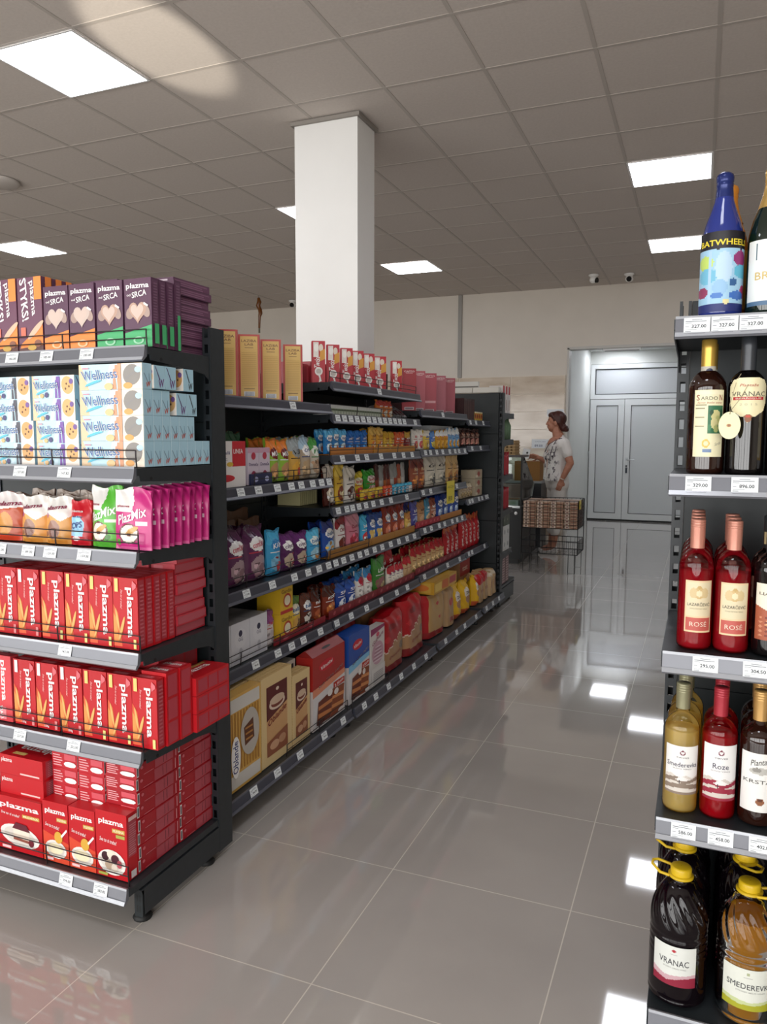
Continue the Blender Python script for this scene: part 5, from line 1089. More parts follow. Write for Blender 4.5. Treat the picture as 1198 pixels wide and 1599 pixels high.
for k in range(3): inst('sauce_bottle', grb, (-1.60, 6.745-.08*k, 1.461), 0, f'green bottle on the far end unit, {ORD[k]} from the front', 'bottle', 'green bottles on the far end unit')
far('snack_bag', pouch('snack_bag', .12, .07, .2, '#a8303a', [('e', .5, .5, .3, .2, '#c9a04c')], None, 191), 1.151, 'red bag side-on, far end unit third shelf', 'bag', 3, .1)
far('snack_bag', pouch('snack_bag', .13, .08, .19, '#9c2a34', [], None, 192), .851, 'red bag side-on, far end unit fourth shelf', 'bag', 3, .1)
far('tissue_pack', carton('tissue_pack', .14, .11, .11, '#c9cbca', [], [('e', .5, .5, .2, .2, '#8d9294')], [('e', .5, .5, .2, .2, '#8d9294')]), .481, 'white tissue pack, lower layer, far end unit', 'packet', 2, .115, -1.635)
far('tissue_pack', bpy.data.meshes['tissue_pack'], .5915, 'white tissue pack, middle layer, far end unit', 'packet', 2, .115, -1.635)
far('pet_food_bag', carton('pet_food_bag', .14, .11, .10, '#3a4436', [], [('e', .3, .5, .08, .1, '#8d9a84')], [('e', .3, .5, .08, .1, '#8d9a84')]), .7025, 'dark green pack above the tissue packs, far end unit', 'packet', 2, .115, -1.635)
far('pet_food_bag', carton('pet_food_bag', .14, .12, .25, '#6a4a4c', [], lines(10, .1, .05, .9, .95, '#b59a98'), lines(10, .1, .05, .9, .95, '#b59a98')), .191, 'brown speckled pack on the far end unit bottom shelf', 'packet', 2, .13, -1.635)

# ------------------------------------------------------------------ wine
GLASS_CLEAR = shell_mat('clear_glass', '#f8f6ee'); GLASS_ROSE = shell_mat('rose_glass', '#f2dcd8')
LIQ_W = liquid_mat('white_wine', '#ffeba0', .58); LIQ_R = liquid_mat('rose_wine', '#e83048', .65); LIQ_R2 = liquid_mat('rose_wine', '#ea2038', .6)
LIQ_A = liquid_mat('amber_wine', '#dcab48', .6)
DARKG = M('#0d0a0b', .04, 0, 0, .7); AMBERG = M('#24100a', .04, 0, 0, .7); GREENG = M('#0c1c14', .04, 0, 0, .7)
def cyl_label(name, r, z0, h, A, base, ops, lift=.0005, nu=40, nv=60, shape=None):
    mb = MB(); R = r+lift
    S = lambda u, v: (R*math.sin((u-.5)*A), -R*math.cos((u-.5)*A), z0+v*h)
    Nn = lambda u, v: (math.sin((u-.5)*A), -math.cos((u-.5)*A), 0)
    if shape:      # a cut-out label: only the faces inside its outline
        tmp = MB(); curved(tmp, S, Nn, nu, nv, base, [o for o in ops if o[0] != 't'], r*A/h)
        pts = tmp.v; k = 0
        for f, m in zip(tmp.f, tmp.m):
            u, v = ((k % nu)+.5)/nu, ((k//nu)+.5)/nv; k += 1
            if inside(u, v, shape): mb.raw([pts[q] for q in f], [(0, 1, 2, 3)], tmp.mats[m], True)
        def P(u, v, l): return Vector(S(u, v))+Vector(Nn(u, v))*l
        for o in ops:
            if o[0] == 't': put_text(mb, o, P, .0007)
    else: curved(mb, S, Nn, nu, nv, base, ops, r*A/h, .0007)
    return mb.mesh(name)
def bottle_profile(r, h, rn=.0145, sh=.635, top=None):
    top = top or h
    p = [(.001, .006), (r*.55, .004), (r*.9, .0), (r*.985, .004), (r, .012), (r, h*sh)]
    for i in range(1, 9):
        t = i/8; p.append((rn+(r-rn)*max(0, 1-t**2.3)**.95, h*sh+h*.135*t))
    p += [(rn, h*.93), (rn, top)]
    return p
def lathe_mesh(name, prof, mat, n=36, cap=True):
    mb = MB(); mb.lathe(prof, mat, n, cap=cap); return mb.mesh(name)
def capsule_mesh(h, z0, rn, col, rings=True, metal=.3):
    m = M(col, .3, metal); p = [(rn+.0008, z0), (rn+.0012, h*.93)]
    if rings:
        for i in range(3): p += [(rn+.0014, h*.935+i*.006), (rn+.0006, h*.937+i*.006), (rn+.0014, h*.940+i*.006)]
    p += [(rn+.0012, h-.002), (rn-.001, h), (.001, h)]
    return lathe_mesh('capsule', p, m, 24, False)
def put_bottle(name, parts, loc, label, cat='wine bottle', group=None, rz=0):
    t = empty(name, loc, rz); tag(t, label, cat, group)
    for n, me in parts:
        o = bpy.data.objects.new(n, me); COL.objects.link(o); o.parent = t
    return t
BY = 1.862
def lip(r, n=3): return [(r, .0)]
# -- second shelf: tall dark bottles
r, h = .0385, .296
sard = [('r', .02, .93, .98, .98, '#e9e2c2'), ('t', 'S', .13, .885, .10, .085, '#8d3a2c', 0, 0), ('t', 'ARDO', .48, .875, .52, .05, '#4a4a40', 0, 0), ('t', 'N', .86, .885, .11, .085, '#8d3a2c', 0, 0), ('t', 'Suvo belo vino', .5, .81, .8, .028, '#a5523c', 0, 0, .3), ('r', .46, .35, .97, .76, '#2f6a48'),
        ('e', .7, .62, .16, .08, '#c9c48a'), ('e', .78, .55, .1, .07, '#b5b878'), ('e', .66, .5, .12, .08, '#d0ca94'), ('e', .72, .42, .08, .06, '#a9b070'), ('e', .56, .66, .06, .04, '#1f4a30'), ('e', .9, .66, .06, .05, '#204c34'), ('e', .52, .44, .05, .05, '#3f8058'),
        ('e', .42, .2, .12, .065, '#d9b85a'), ('e', .42, .2, .07, .04, '#e9dcae'), ('t', 'Sardo', .8, .2, .22, .045, '#8d8a7a', 8, 0, .3), ('r', .32, .06, .6, .12, '#6f86a8')]+[('r', .05, .77-.045*i, .40-.06*(i % 3), .776-.045*i, '#8d8768') for i in range(9)]
sard_parts = [('bottle_glass', lathe_mesh('bottle_glass', bottle_profile(r, h, .0145, .635, h*.955), AMBERG)), ('capsule', capsule_mesh(h, h*.76, .0148, '#c9a24a', False, .6)),
              ('neck_label', cyl_label('neck_label', .0152, h*.725, .022, 3.6, '#b9b5a8', [('e', .5, .5, .14, .3, '#2a3550')])), ('label', cyl_label('label', r, .038, .146, 1.72, '#e6dfba', sard))]
put_bottle('wine_bottle', sard_parts, (.010, BY, 1.399), 'dark amber wine bottle with gold capsule and green grape picture, second wine shelf', rz=.15)
put_bottle('wine_bottle', sard_parts, (.014, BY+.085, 1.399), 'dark amber wine bottle standing behind the grape picture bottle, second wine shelf')
vr_shape = [(.02, .45), (.0, .8), (.12, .94), (.3, .985), (.7, .985), (.88, .94), (1, .8), (.98, .45), (.88, .26), (.66, .14), (.58, .12), (.56, .04), (.5, .0), (.44, .04), (.42, .12), (.34, .14), (.12, .26)]
vran = [('t', 'Plantaže', .5, .82, .42, .06, '#a5332c', 0, 0, .25), ('t', 'VRANAC', .5, .63, .82, .105, '#5a5a4c', 0, .002), ('r', .12, .50, .88, .565, '#b5242c'), ('t', 'BARRIQUE', .5, .532, .6, .04, '#f0e2d0', 0, 0), ('t', '2 0 1 5', .5, .4, .4, .05, '#b5b094', 0, 0), ('e', .5, .10, .12, .085, '#8d5a34'), ('e', .5, .14, .06, .03, '#c9442c'), ('r', .2, .25, .8, .256, '#b5b094')]
vran_parts = [('bottle_glass', lathe_mesh('bottle_glass', bottle_profile(r, .30, .0145, .62, .287), DARKG)), ('capsule', capsule_mesh(.30, .225, .0148, '#3a3d42', False, .2)), ('neck_label', cyl_label('neck_label', .0152, .205, .02, 2.4, '#aeb4bd', [('r', .3, .2, .7, .8, '#8d939c')])),
              ('label', cyl_label('label', r, .112, .098, 2.3, '#e6ddb4', vran, shape=vr_shape))]
put_bottle('wine_bottle', vran_parts, (.090, BY, 1.399), 'black wine bottle with shield label and hanging tag, second wine shelf', rz=.05)
put_bottle('wine_bottle', vran_parts, (.094, BY+.085, 1.399), 'black wine bottle behind the shield label bottle, second wine shelf')
t = empty('neck_tag', (.0555, 1.792, 1.505)); tag(t, 'cream oval tag hanging by a cord from the black shield label bottle', 'tag')
mb = MB(); mb.prism([(.0215*math.cos(q*math.pi/16), .029*math.sin(q*math.pi/16)) for q in range(32)], -.0008, .0008, M('#e9e2b4', .45), 'y'); flat_decal(mb, (-.02, -.0008, -.02), (1, 0, 0), (0, 0, 1), .04, .04, [('e', .47, .5, .12, .09, '#b58a5a'), ('e', .47, .5, .06, .05, '#8d5a3c'), ('p', ell(.5, 1.12, .03, .03), '#3a3428')], .0003); mb.obj('tag_card', t)
mb = MB(); mb.tube([(.0, -.001, .025), (.003, -.0015, .034), (.02, .026, .058), (.034, .030, .088)], .0007, M('#b5aa8a')); mb.tube([(.0, -.001, .025), (-.001, .0, .045), (.012, .044, .098), (.02, .046, .112)], .0007, M('#b5aa8a')); mb.obj('cord', t)
gold_frame = [('r', .05, .05, .95, .95, '#ece4c8'), ('r', .1, .1, .9, .9, '#e2d6b0'), ('r', .2, .6, .8, .7, '#8d7a44')]
edge_parts = [('bottle_glass', vran_parts[0][1]), ('capsule', vran_parts[1][1]), ('label', cyl_label('label', r, .03, .12, 2.2, '#c9a24a', gold_frame))]
put_bottle('wine_bottle', edge_parts, (.170, BY, 1.399), 'black wine bottle with gold-edged cream label at the picture edge, second wine shelf')
# -- third shelf: rose
r, h = .0375, .294
laz = [('r', .04, .31, .96, .97, '#ddd0ae'), ('r', .04, .03, .96, .29, '#bf5a50'), ('e', .5, .76, .22, .11, '#cdb07a'), ('e', .3, .76, .14, .10, '#d2bb8c'), ('e', .7, .76, .14, .10, '#d2bb8c'), ('e', .5, .75, .10, .06, '#e3d6b0'), ('e', .5, .87, .08, .03, '#c4a468'), ('t', 'LAZARČEVIĆ', .5, .55, .8, .075, '#3a3630', 0, .001), ('t', 'KVALITETNO VINO', .5, .46, .6, .022, '#8d8468', 0, 0), ('t', 'ROSÉ', .5, .17, .60, .11, '#ecd8c4', 0, 0)]
glass = lathe_mesh('bottle_glass', bottle_profile(r, h, .0142, .635, h*.955), GLASS_ROSE)
def liquid(r, h, lvl, mat, sh=.62):
    p = [(a-.0012 if a > .003 else a, z+.002) for a, z in bottle_profile(r, h, .0142, sh) if z < h*lvl]; ra = p[-1][0]
    return lathe_mesh('wine', p+[(ra, h*lvl), (.001, h*lvl)], mat, 36)
rose_parts = [('bottle_glass', glass), ('wine', liquid(r, h, .60, LIQ_R)), ('capsule', capsule_mesh(h, h*.775, .0146, '#c98a78', True, .35)), ('label', cyl_label('label', r, .040, .118, 1.62, '#e6c9a0', laz))]
for c, x in enumerate((.003, .0795)):
    for k in range(4 - c):
        w = ('first', 'second')[c]
        put_bottle('wine_bottle', rose_parts, (x, BY+.08*k, 1.002), (f'pink rosé bottle with cream label at the front, {w} from the post, third wine shelf' if k == 0 else f'pink rosé bottle {ORD[k-1]} behind the {w} front one, third wine shelf'), 'wine bottle', 'pink rosé bottles', rz=.22-.1*c)
cyr = [('p', [(0, .62), (.5, .46), (1, .62), (1, 1), (0, 1)], '#e9e2d0'), ('t', 'ЦАРИЦА', .5, .82, .8, .06, '#4a3c30', 0, .001), ('e', .5, .56, .12, .06, '#7a4a3a'), ('e', .5, .28, .24, .16, '#d9a878'), ('e', .5, .28, .17, .11, '#b5402c')]+[('e', .15+.14*(i % 6), .08+.08*(i//6), .04, .02, ('#c98a6a', '#7a3428')[i % 2]) for i in range(30) if not (1 < i % 6 < 4 and i//6 in (2, 3))]
cyr_parts = [('bottle_glass', lathe_mesh('bottle_glass', bottle_profile(r, .30, .0145, .62, .29), DARKG)), ('capsule', capsule_mesh(.30, .22, .0148, '#33373a', False, .2)), ('neck_label', cyl_label('neck_label', .0155, .235, .028, 2.2, '#c9b98a', [('e', .5, .5, .3, .35, '#6a5030')])), ('label', cyl_label('label', r, .036, .125, 2.5, '#a5583c', cyr))]
put_bottle('wine_bottle', cyr_parts, (.159, BY, 1.002), 'dark bottle with white and red ornament label at the picture edge, third wine shelf', rz=.25)
put_bottle('wine_bottle', cyr_parts, (.158, BY+.08, 1.002), 'dark bottle behind the ornament label one, third wine shelf')
# -- fourth shelf
r, h = .0385, .300
def tik(name, col, dk, tw):
    return [('p', [(0, 0), (1, 0), (1, .40), (.8, .34), (.62, .40), (.4, .36), (.2, .42), (0, .38)], '#cfc6bd' if dk else '#d6cfc6'), ('p', [(0, .24), (.3, .27), (.6, .22), (1, .28), (1, .36), (.7, .30), (.35, .37), (0, .32)], col), ('p', [(0, .10), (.5, .14), (1, .1), (1, .2), (.5, .23), (0, .19)], col), ('p', [(.3, .30), (.5, .38), (.75, .30), (.5, .28)], '#ece8e4'), ('r', 0, .0, 1, .05, col), ('r', .42, .24, .46, .30, '#2a2430'),
            ('e', .5, .86, .075, .05, '#7a3a4a'), ('e', .5, .86, .045, .03, '#e9e2e2'), ('t', 'TIKVEŠ', .5, .77, .34, .032, '#3a3036', 0, .002), ('t', name, .5, .62, tw, .095, '#3a3550', 0, .003), ('t', 'SUVO VINO', .5, .535, .5, .022, '#6a6068', 0, 0)]
gl2 = lathe_mesh('bottle_glass', bottle_profile(r, h, .0145, .63, h*.955), GLASS_CLEAR)
sm_parts = [('bottle_glass', gl2), ('wine', liquid(r, h, .645, LIQ_W, .63)), ('capsule', capsule_mesh(h, h*.80, .0148, '#8d8a6c', True, .3)), ('label', cyl_label('label', r, .045, .115, 2.1, '#ecebe8', tik('Smederevka', '#8a7a6c', False, .86)))]
rz_parts = [('bottle_glass', lathe_mesh('bottle_glass', bottle_profile(r, h, .0145, .63, h*.955), GLASS_ROSE)), ('wine', liquid(r, h, .645, LIQ_R2, .63)), ('capsule', capsule_mesh(h, h*.78, .0148, '#a82c3a', True, .2)), ('label', cyl_label('label', r, .045, .13, 2.1, '#ecebea', tik('Roze', '#96283e', True, .42)))]
kr_parts = [('bottle_glass', lathe_mesh('bottle_glass', bottle_profile(r+.001, .303, .0145, .62, .29), AMBERG)), ('capsule', capsule_mesh(.303, .235, .0148, '#c49a5c', True, .4)),
            ('label', cyl_label('label', r+.001, .034, .135, 2.3, '#e9e8e4', [('t', 'Plantaže', .5, .86, .5, .1, '#4a4a48', 8, 0, .3), ('e', .5, .70, .28, .06, '#b9b7b0'), ('e', .4, .72, .1, .04, '#8d8a84'), ('t', 'KRSTAČ', .5, .53, .82, .085, '#4a4a46', 0, .001), ('e', .5, .18, .1, .06, '#8d5a3c'), ('e', .5, .21, .05, .03, '#5a3020')]))]
for (x, parts, dsc, n) in ((-.013, sm_parts, 'pale white wine bottle with hillside label', 3), (.068, rz_parts, 'red rosé bottle with white hillside label', 2), (.150, kr_parts, 'dark bottle with plain white label and tan cap', 3)):
    for k in range(n):
        put_bottle('wine_bottle', parts, (x+.004*k, BY+.003+.081*k, .612), f'{dsc}, fourth wine shelf' if k == 0 else f'{ORD[k-1]} bottle behind the {dsc}, fourth wine shelf', 'wine bottle', dsc+'s', rz=.1)
# -- top shelf: sparkling
r, h = .044, .311
def fizz(rr): return [(.001, .008), (rr*.6, .006), (rr*.92, 0), (rr, .01), (rr, h*.5), (rr*.96, h*.56), (rr*.82, h*.65), (rr*.62, h*.73), (rr*.46, h*.80), (rr*.38, h*.86), (.0155, h*.9)]
def foil(col, z0, metal=.6):
    m = M(col, .25, metal); mb = MB()
    pr = [(rr*1.03+.0006, z) for rr, z in fizz(r) if z > z0]
    pr = [(pr[0][0]+.0015, z0)]+pr+[(.0172, h*.905), (.0176, h*.92), (.0166, h*.925), (.0178, h*.94), (.0182, h*.965), (.0165, h*.985), (.010, h), (.001, h)]
    mb.lathe(pr, m, 28, cap=False); return mb.mesh('foil')
party = [('r', 0, .0, 1, .1, '#1f2a6a'), ('r', 0, .78, 1, 1, '#14121a'), ('p', [(0, .78), (.2, .84), (.4, .77), (.6, .84), (.8, .77), (1, .82), (1, .9), (0, .9)], '#14121a'), ('e', .18, .62, .16, .09, '#bcd46a'), ('e', .22, .45, .18, .1, '#6fb4d0'), ('e', .8, .66, .15, .1, '#8d2a6a'), ('e', .86, .5, .2, .09, '#5ab0cc'), ('e', .5, .55, .14, .2, '#b4cfe4'), ('e', .12, .25, .14, .07, '#8d3a5c'), ('e', .9, .25, .1, .09, '#a53460'), ('e', .75, .2, .16, .06, '#3a6ab5'), ('e', .45, .3, .12, .1, '#8fb8da'), ('e', .66, .36, .07, .05, '#2f5a8d'),
         ('r', .26, .1, .30, .76, '#a8c8e0'), ('e', .55, .12, .06, .03, '#d9cf9a'), ('e', .4, .2, .1, .04, '#4a7ac0'), ('t', 'BATWHEELS', .5, .86, .86, .075, '#e6cf3a', 0, .02)]
mbn = lathe_mesh('bottle_glass', fizz(r), M('#22307a', .08, 0, 0, .6))
pn = cyl_label('neck_print', .030, .205, .035, 1.9, '#22307a', [('e', .6, .5, .3, .44, '#8fa8d8'), ('e', .6, .5, .27, .41, '#22307a'), ('t', 'Frutta', .6, .62, .34, .14, '#d9e4f4', 0, 0, .3), ('t', 'MOSCATO', .6, .40, .46, .14, '#d9e4f4', 0, .005)])
bat_parts = [('bottle_glass', mbn), ('foil', foil('#1c2a66', h*.80, .3)), ('label', cyl_label('label', r, .012, .168, 2.9, '#9cc4de', party))]
put_bottle('party_bottle', bat_parts, (.027, BY, 1.737), 'blue party bottle with yellow lettering and bright picture, top wine shelf', 'bottle', rz=.1)
orange = [('bottle_glass', lathe_mesh('bottle_glass', fizz(r), M('#c8762a', .08, 0, 0, .6))), ('foil', foil('#c9822c', h*.72, .3)), ('label', cyl_label('label', r, .03, .13, 2.6, '#d99a3c', [('e', .5, .5, .3, .3, '#e6c46a')]))]
put_bottle('party_bottle', orange, (.040, BY+.095, 1.737), 'orange party bottle peeking out behind the blue one, top wine shelf', 'bottle')
champ = [('bottle_glass', lathe_mesh('bottle_glass', fizz(.0455), GREENG)), ('foil', foil('#c4a15c', h*.67, .55)), ('label', cyl_label('label', .0455, .02, .135, 2.3, '#dfe4e2', [('r', .0, .0, 1, .06, '#4a6a8a'), ('e', .7, .8, .25, .12, '#9cb8c8'), ('r', .2, .7, .23, .95, '#3a5a6a'), ('t', 'BRUT', .5, .45, .6, .12, '#c9b06a', 0, .002)]))]
for k in range(3):
    put_bottle('champagne_bottle', champ, (.122+.008*k, BY+.095*k, 1.737), ('green sparkling wine bottle with gold foil at the picture edge, top wine shelf', 'gold-foiled bottle first behind the green sparkling one, top wine shelf', 'gold-foiled bottle second behind the green sparkling one, top wine shelf')[k], 'wine bottle', 'gold-foiled sparkling bottles')

# -- bottom shelf: big plastic jugs with yellow caps
JR, JH = .0655, .322
def jug_S(rr, inset=0.0):
    def S(u, v):
        a = -2*math.pi*u; z = v*JH*.93
        t = z/JH
        if t < .02: q = rr*(.0+.9*min(1, t/.004)) if t < .004 else rr*(.9+.1*(t-.004)/.016)
        elif t < .56:
            q = rr*(1-.036*(0.5+0.5*math.cos(t*2*math.pi/.052)) if (.36 < t or t < .06) else 1)
        else:
            s_ = (t-.56)/.33; q = .0215+(rr-.0215)*math.cos(min(1, s_)*math.pi/2)**.62
            if s_ < .9: q *= 1+.030*math.sin(15*a+s_*13)*math.sin(math.pi*min(1, s_*1.05))
        q = max(q-inset, .0005)
        return (q*math.cos(a), q*math.sin(a), z)
    return S
def jug_mesh(mat, name='jug_body', inset=0.0, vmax=1.0):
    mb = MB(); S = jug_S(JR, inset); k = 110
    mb.grid(lambda u, v: S(u, v*vmax), k, 70, lambda u, v: mat)
    mb.face([S(i/40, vmax) for i in range(40)], mat); return mb.mesh(name)
YEL = M('#d8b41c', .35)
mb = MB(); cz = JH*.925
mb.lathe([(.0215, cz-.006), (.0285, cz-.004), (.0290, cz+.0005), (.0225, cz+.002)], YEL, 28)
pr = [(.0225, cz+.003)]
mb.lathe([(.0235, cz+.0025), (.0240, cz+.017), (.0222, cz+.0205), (.0195, cz+.0215), (.001, cz+.0215)], YEL, 32, cap=False); cap_m = mb.mesh('cap')
mb = MB(); pts = [(-.020, -.02, cz-.002), (-.040, -.026, cz+.001), (-.066, -.010, cz+.006), (-.070, .004, cz+.008), (-.062, .014, cz+.008), (-.036, .024, cz+.002), (-.018, .021, cz-.002)]
mb.tube(pts, .0034, YEL, 8); hd_m = mb.mesh('handle')
dark_body = jug_mesh(M('#0c060b', .05, 0, 0, .4)); clear_body = jug_mesh(shell_mat('clear_plastic', '#f2e6c4', 1.4, .03)); amber_liq = jug_mesh(LIQ_A, 'wine', .0015, .80)
vl = cyl_label('label', JR*1.004, .055, .098, 1.55, '#dde0da', [('p', [(0, 0), (1, 0), (1, .3), (.7, .26), (.35, .14), (0, .26)], '#8d1f38'), ('p', [(0, .2), (.35, .12), (.7, .22), (1, .26), (1, .34), (.6, .28), (.3, .24), (0, .34)], '#c9a5ac'), ('e', .5, .88, .04, .04, '#b5303c'), ('r', .42, .79, .58, .805, '#b9b9b4'), ('t', 'VRANAC', .5, .60, .66, .15, '#3a3a40', 0, .0), ('t', 'STONO CRNO VINO', .52, .46, .5, .03, '#9a9a98', 0, 0)])
sl = cyl_label('label', JR*1.004, .045, .098, 1.9, '#dfe2d8', [('p', [(0, 0), (1, 0), (1, .22), (.6, .14), (.3, .12), (0, .2)], '#a8a82c'), ('p', [(0, .17), (.3, .12), (.6, .14), (1, .22), (1, .28), (.5, .2), (0, .26)], '#c4cf9a'), ('e', .45, .88, .03, .04, '#a8b08a'), ('r', .38, .79, .52, .805, '#b9b9b4'), ('t', 'SMEDEREVKA', .5, .58, .82, .13, '#3a3a40', 0, 0), ('t', 'STONO BELO VINO', .5, .45, .5, .03, '#9a9a98', 0, 0)])
def jug(x, y, kind, rh, label, grp=None):
    t = empty('wine_jug', (x, y, .142)); tag(t, label, 'wine jug', grp)
    for n, me in ((('jug_body', clear_body), ('wine', amber_liq), ('label', sl)) if kind else (('jug_body', dark_body), ('label', vl))):
        o = bpy.data.objects.new(n, me); COL.objects.link(o); o.parent = t
        if n == 'label': o.rotation_euler.z = -.12 if not kind else .12
    o = bpy.data.objects.new('cap', cap_m); COL.objects.link(o); o.parent = t
    o = bpy.data.objects.new('handle', hd_m); COL.objects.link(o); o.parent = t; o.rotation_euler.z = rh
G = 'dark wine jugs with yellow caps'
jug(-.002, 1.872, 0, -.35, 'big dark wine jug at the front, red and white label, bottom wine shelf', G)
jug(.004, 2.008, 0, -.15, 'dark wine jug second in line behind the red-labelled one, bottom wine shelf', G)
jug(.005, 2.144, 0, .3, 'dark wine jug third in line behind the red-labelled one, bottom wine shelf', G)
jug(.146, 1.868, 1, 3.0, 'big amber wine jug with green and white label, bottom wine shelf')
jug(.144, 2.004, 0, 1.9, 'dark wine jug behind the amber one, bottom wine shelf', G)
jug(.146, 2.140, 0, 1.2, 'dark wine jug at the back behind the amber one, bottom wine shelf', G)
# the rows carry on along the shelves past the edge of the photograph
for z, kinds, x0, dx, nm, sh in ((1.399, (edge_parts, vran_parts, sard_parts), .252, .083, 'wine_bottle', 'second'), (1.002, (cyr_parts, rose_parts), .240, .081, 'wine_bottle', 'third'), (.612, (kr_parts, sm_parts, rz_parts), .233, .083, 'wine_bottle', 'fourth'), (1.737, (champ, champ), .222, .098, 'champagne_bottle', 'top')):
    for i in range(5):
        for k in range(2):
            put_bottle(nm, kinds[(i//2) % len(kinds)], (x0+dx*i, BY+.002+.094*k, z), f'{sh} wine shelf bottle beyond the photographed ones, {ORD[i]} along, {("front", "rear")[k]} row', 'wine bottle', f'further bottles on the {sh} wine shelf')
for i in range(3):
    jug(.295+.142*i, 1.872, i % 2, -.3+i, f'further wine jug past the amber one, {ORD[i]} along, bottom wine shelf', 'further wine jugs')

# ------------------------------------------------------------------ wire dump bin with packets
CX0, CX1, CY0, CY1, CZ0, CZ1, CS = -1.80, -1.19, 8.37, 8.83, .487, .795, .205
BLK = M('#15161a', .45, .3)
cart = empty('wire_bin_stand', ((CX0+CX1)/2, (CY0+CY1)/2, 0)); tag(cart, 'black wire bin stand filled with packets before the counter', 'wire bin')
def local(mb): 
    ox, oy = (CX0+CX1)/2, (CY0+CY1)/2; mb.v = [(x-ox, y-oy, z) for x, y, z in mb.v]; return mb
def wire_panel(a, b, z0, z1, nx, nz, r=.0021):
    mb = MB()
    for i in range(nx+1):
        t = i/nx; p = (a[0]+(b[0]-a[0])*t, a[1]+(b[1]-a[1])*t); mb.tube([(*p, z0), (*p, z1)], r if 0 < i < nx else r*2, BLK, 5)
    for j in range(nz+1):
        z = z0+(z1-z0)*j/nz; mb.tube([(*a, z), (*b, z)], r if 0 < j < nz else r*2, BLK, 5)
    return local(mb)
cs = [(CX0, CY0), (CX1, CY0), (CX1, CY1), (CX0, CY1)]
for i in range(4):
    a, b = cs[i], cs[(i+1) % 4]; n = 13 if i % 2 == 0 else 10
    wire_panel(a, b, CZ0, CZ1, n, 7).obj('basket_side', cart)
    wire_panel(a, b, CS, CS+.145, n, 2).obj('lower_basket_side', cart)
    wire_panel(a, b, CS+.145, CZ0, 1, 1, .0022).obj('frame_side', cart)
def wire_floor(z):
    mb = MB()
    for i in range(13): x = CX0+(CX1-CX0)*i/12; mb.tube([(x, CY0, z), (x, CY1, z)], .0016, BLK, 5)
    for j in range(7): y = CY0+(CY1-CY0)*j/6; mb.tube([(CX0, y, z), (CX1, y, z)], .0018, BLK, 5)
    return local(mb)
wire_floor(CZ0).obj('basket_floor', cart); wire_floor(CS).obj('lower_basket_floor', cart)
for (x, y), dx in zip(((CX0+.02, CY0), (CX1-.02, CY0), (CX1-.02, CY1), (CX0+.02, CY1)), (1, -1, -1, 1)):
    mb = MB(); mb.tube([(x, y, CS), (x, y, .004), (x+dx*.075, y, .004), (x+dx*.075, y, CS)], .0038, BLK, 6); local(mb).obj('leg', cart)
mb = MB(); mb.box(CX1-.004+.004, CY0+.06, .70, CX1+.006, CY0+.17, .80, M('#d9c41c', .4)); flat_decal(mb, (CX1+.006, CY0+.06, .70), (0, 1, 0), (0, 0, 1), .11, .10, [('t', '49.99', .5, .4, .8, .28, '#6a5c10', 0, .01)])
local(mb).obj('price_card', cart)
pk_ops = [('r', .06, .1, .42, .9, '#d9c9b8'), ('r', .5, .15, .94, .5, '#8d5a44'), ('r', .55, .6, .9, .85, '#c9a890'), ('e', .24, .5, .1, .2, '#7a4034')]
pkm = carton('noodle_packet', .142, .145, .029, '#a8846a', pk_ops, [('r', .1, .1, .9, .9, '#6e4a44'), ('r', .2, .3, .5, .7, '#c9b5a4')], [], [('r', .05, .1, .95, .9, '#b89a86'), ('e', .5, .5, .3, .25, '#d6c4b4'), ('r', .2, .15, .8, .28, '#8d5a4a')])
LAY = 9
for r in range(3):
    for c in range(4):
        for k in range(LAY):
            if r > 0 and c < 3 and k < LAY-1: continue
            j = ((r*5+c*3+k*7) % 5-2)*.0012
            inst('noodle_packet', pkm, (CX0+.008+.0745+.1485*c+j, CY0+.007+.151*r+abs(j), CZ0+.003+k*.0325), j*4,
                 f'brown and white packet in the wire bin, {ORD[r]} row, {ORD[c]} column, {ORD[k]} layer up', 'packet', 'packets piled in the wire bin', 0)

# ------------------------------------------------------------------ deli counter
DX, DY0, DY1 = -1.895, 8.76, 9.64; DL = 2.4
dc = empty('deli_counter', (DX-DL/2, (DY0+DY1)/2, 0)); tag(dc, 'black glass-fronted deli counter behind the wire bin', 'deli counter')
def dl(mb): mb.v = [(x-(DX-DL/2), y-(DY0+DY1)/2, z) for x, y, z in mb.v]; return mb
blk = M('#08090a', .4, 0, 0, .3); gcl = shell_mat('counter_glass', '#e3ebe8', 1.5, .01)
mb = MB(); mb.box(DX-DL, DY0, .06, DX, DY1, .66, blk); mb.box(DX-DL+.04, DY0+.05, 0, DX-.04, DY1-.04, .06, M('#0a0a0b', .5)); dl(mb).obj('base_cabinet', dc)
mb = MB(); mb.box(DX-DL+.01, DY0+.01, .66, DX-.012, DY1-.12, .685, M('#cfd3d2', .2, .6)); dl(mb).obj('display_deck', dc)
mb = MB(); mb.prism([(DY0+.012, .69), (DY1-.30, .69), (DY1-.14, .90), (DY0+.13, 1.25), (DY0+.012, 1.25)], DX-.006, DX, gcl); dl(mb).obj('end_glass', dc)
mb = MB(); mb.box(DX-DL, DY0, .69, DX-.012, DY0+.008, 1.25, gcl); dl(mb).obj('front_glass', dc)
for x in (DX-.014, DX-1.2, DX-DL):
    mb = MB(); mb.box(x, DY0-.002, .66, x+.014, DY0+.02, 1.27, blk); dl(mb).obj('glass_post', dc)
mb = MB(); mb.box(DX-DL, DY0-.01, 1.25, DX+.005, DY0+.34, 1.275, M('#2a1d18', .35)); dl(mb).obj('top_shelf', dc)
mb = MB(); mb.prism([(DY1-.31, .69), (DY1-.15, .90), (DY1-.13, .90), (DY1-.29, .69)], DX-DL, DX-.01, M('#5a3c26', .4)); dl(mb).obj('rear_panel', dc)
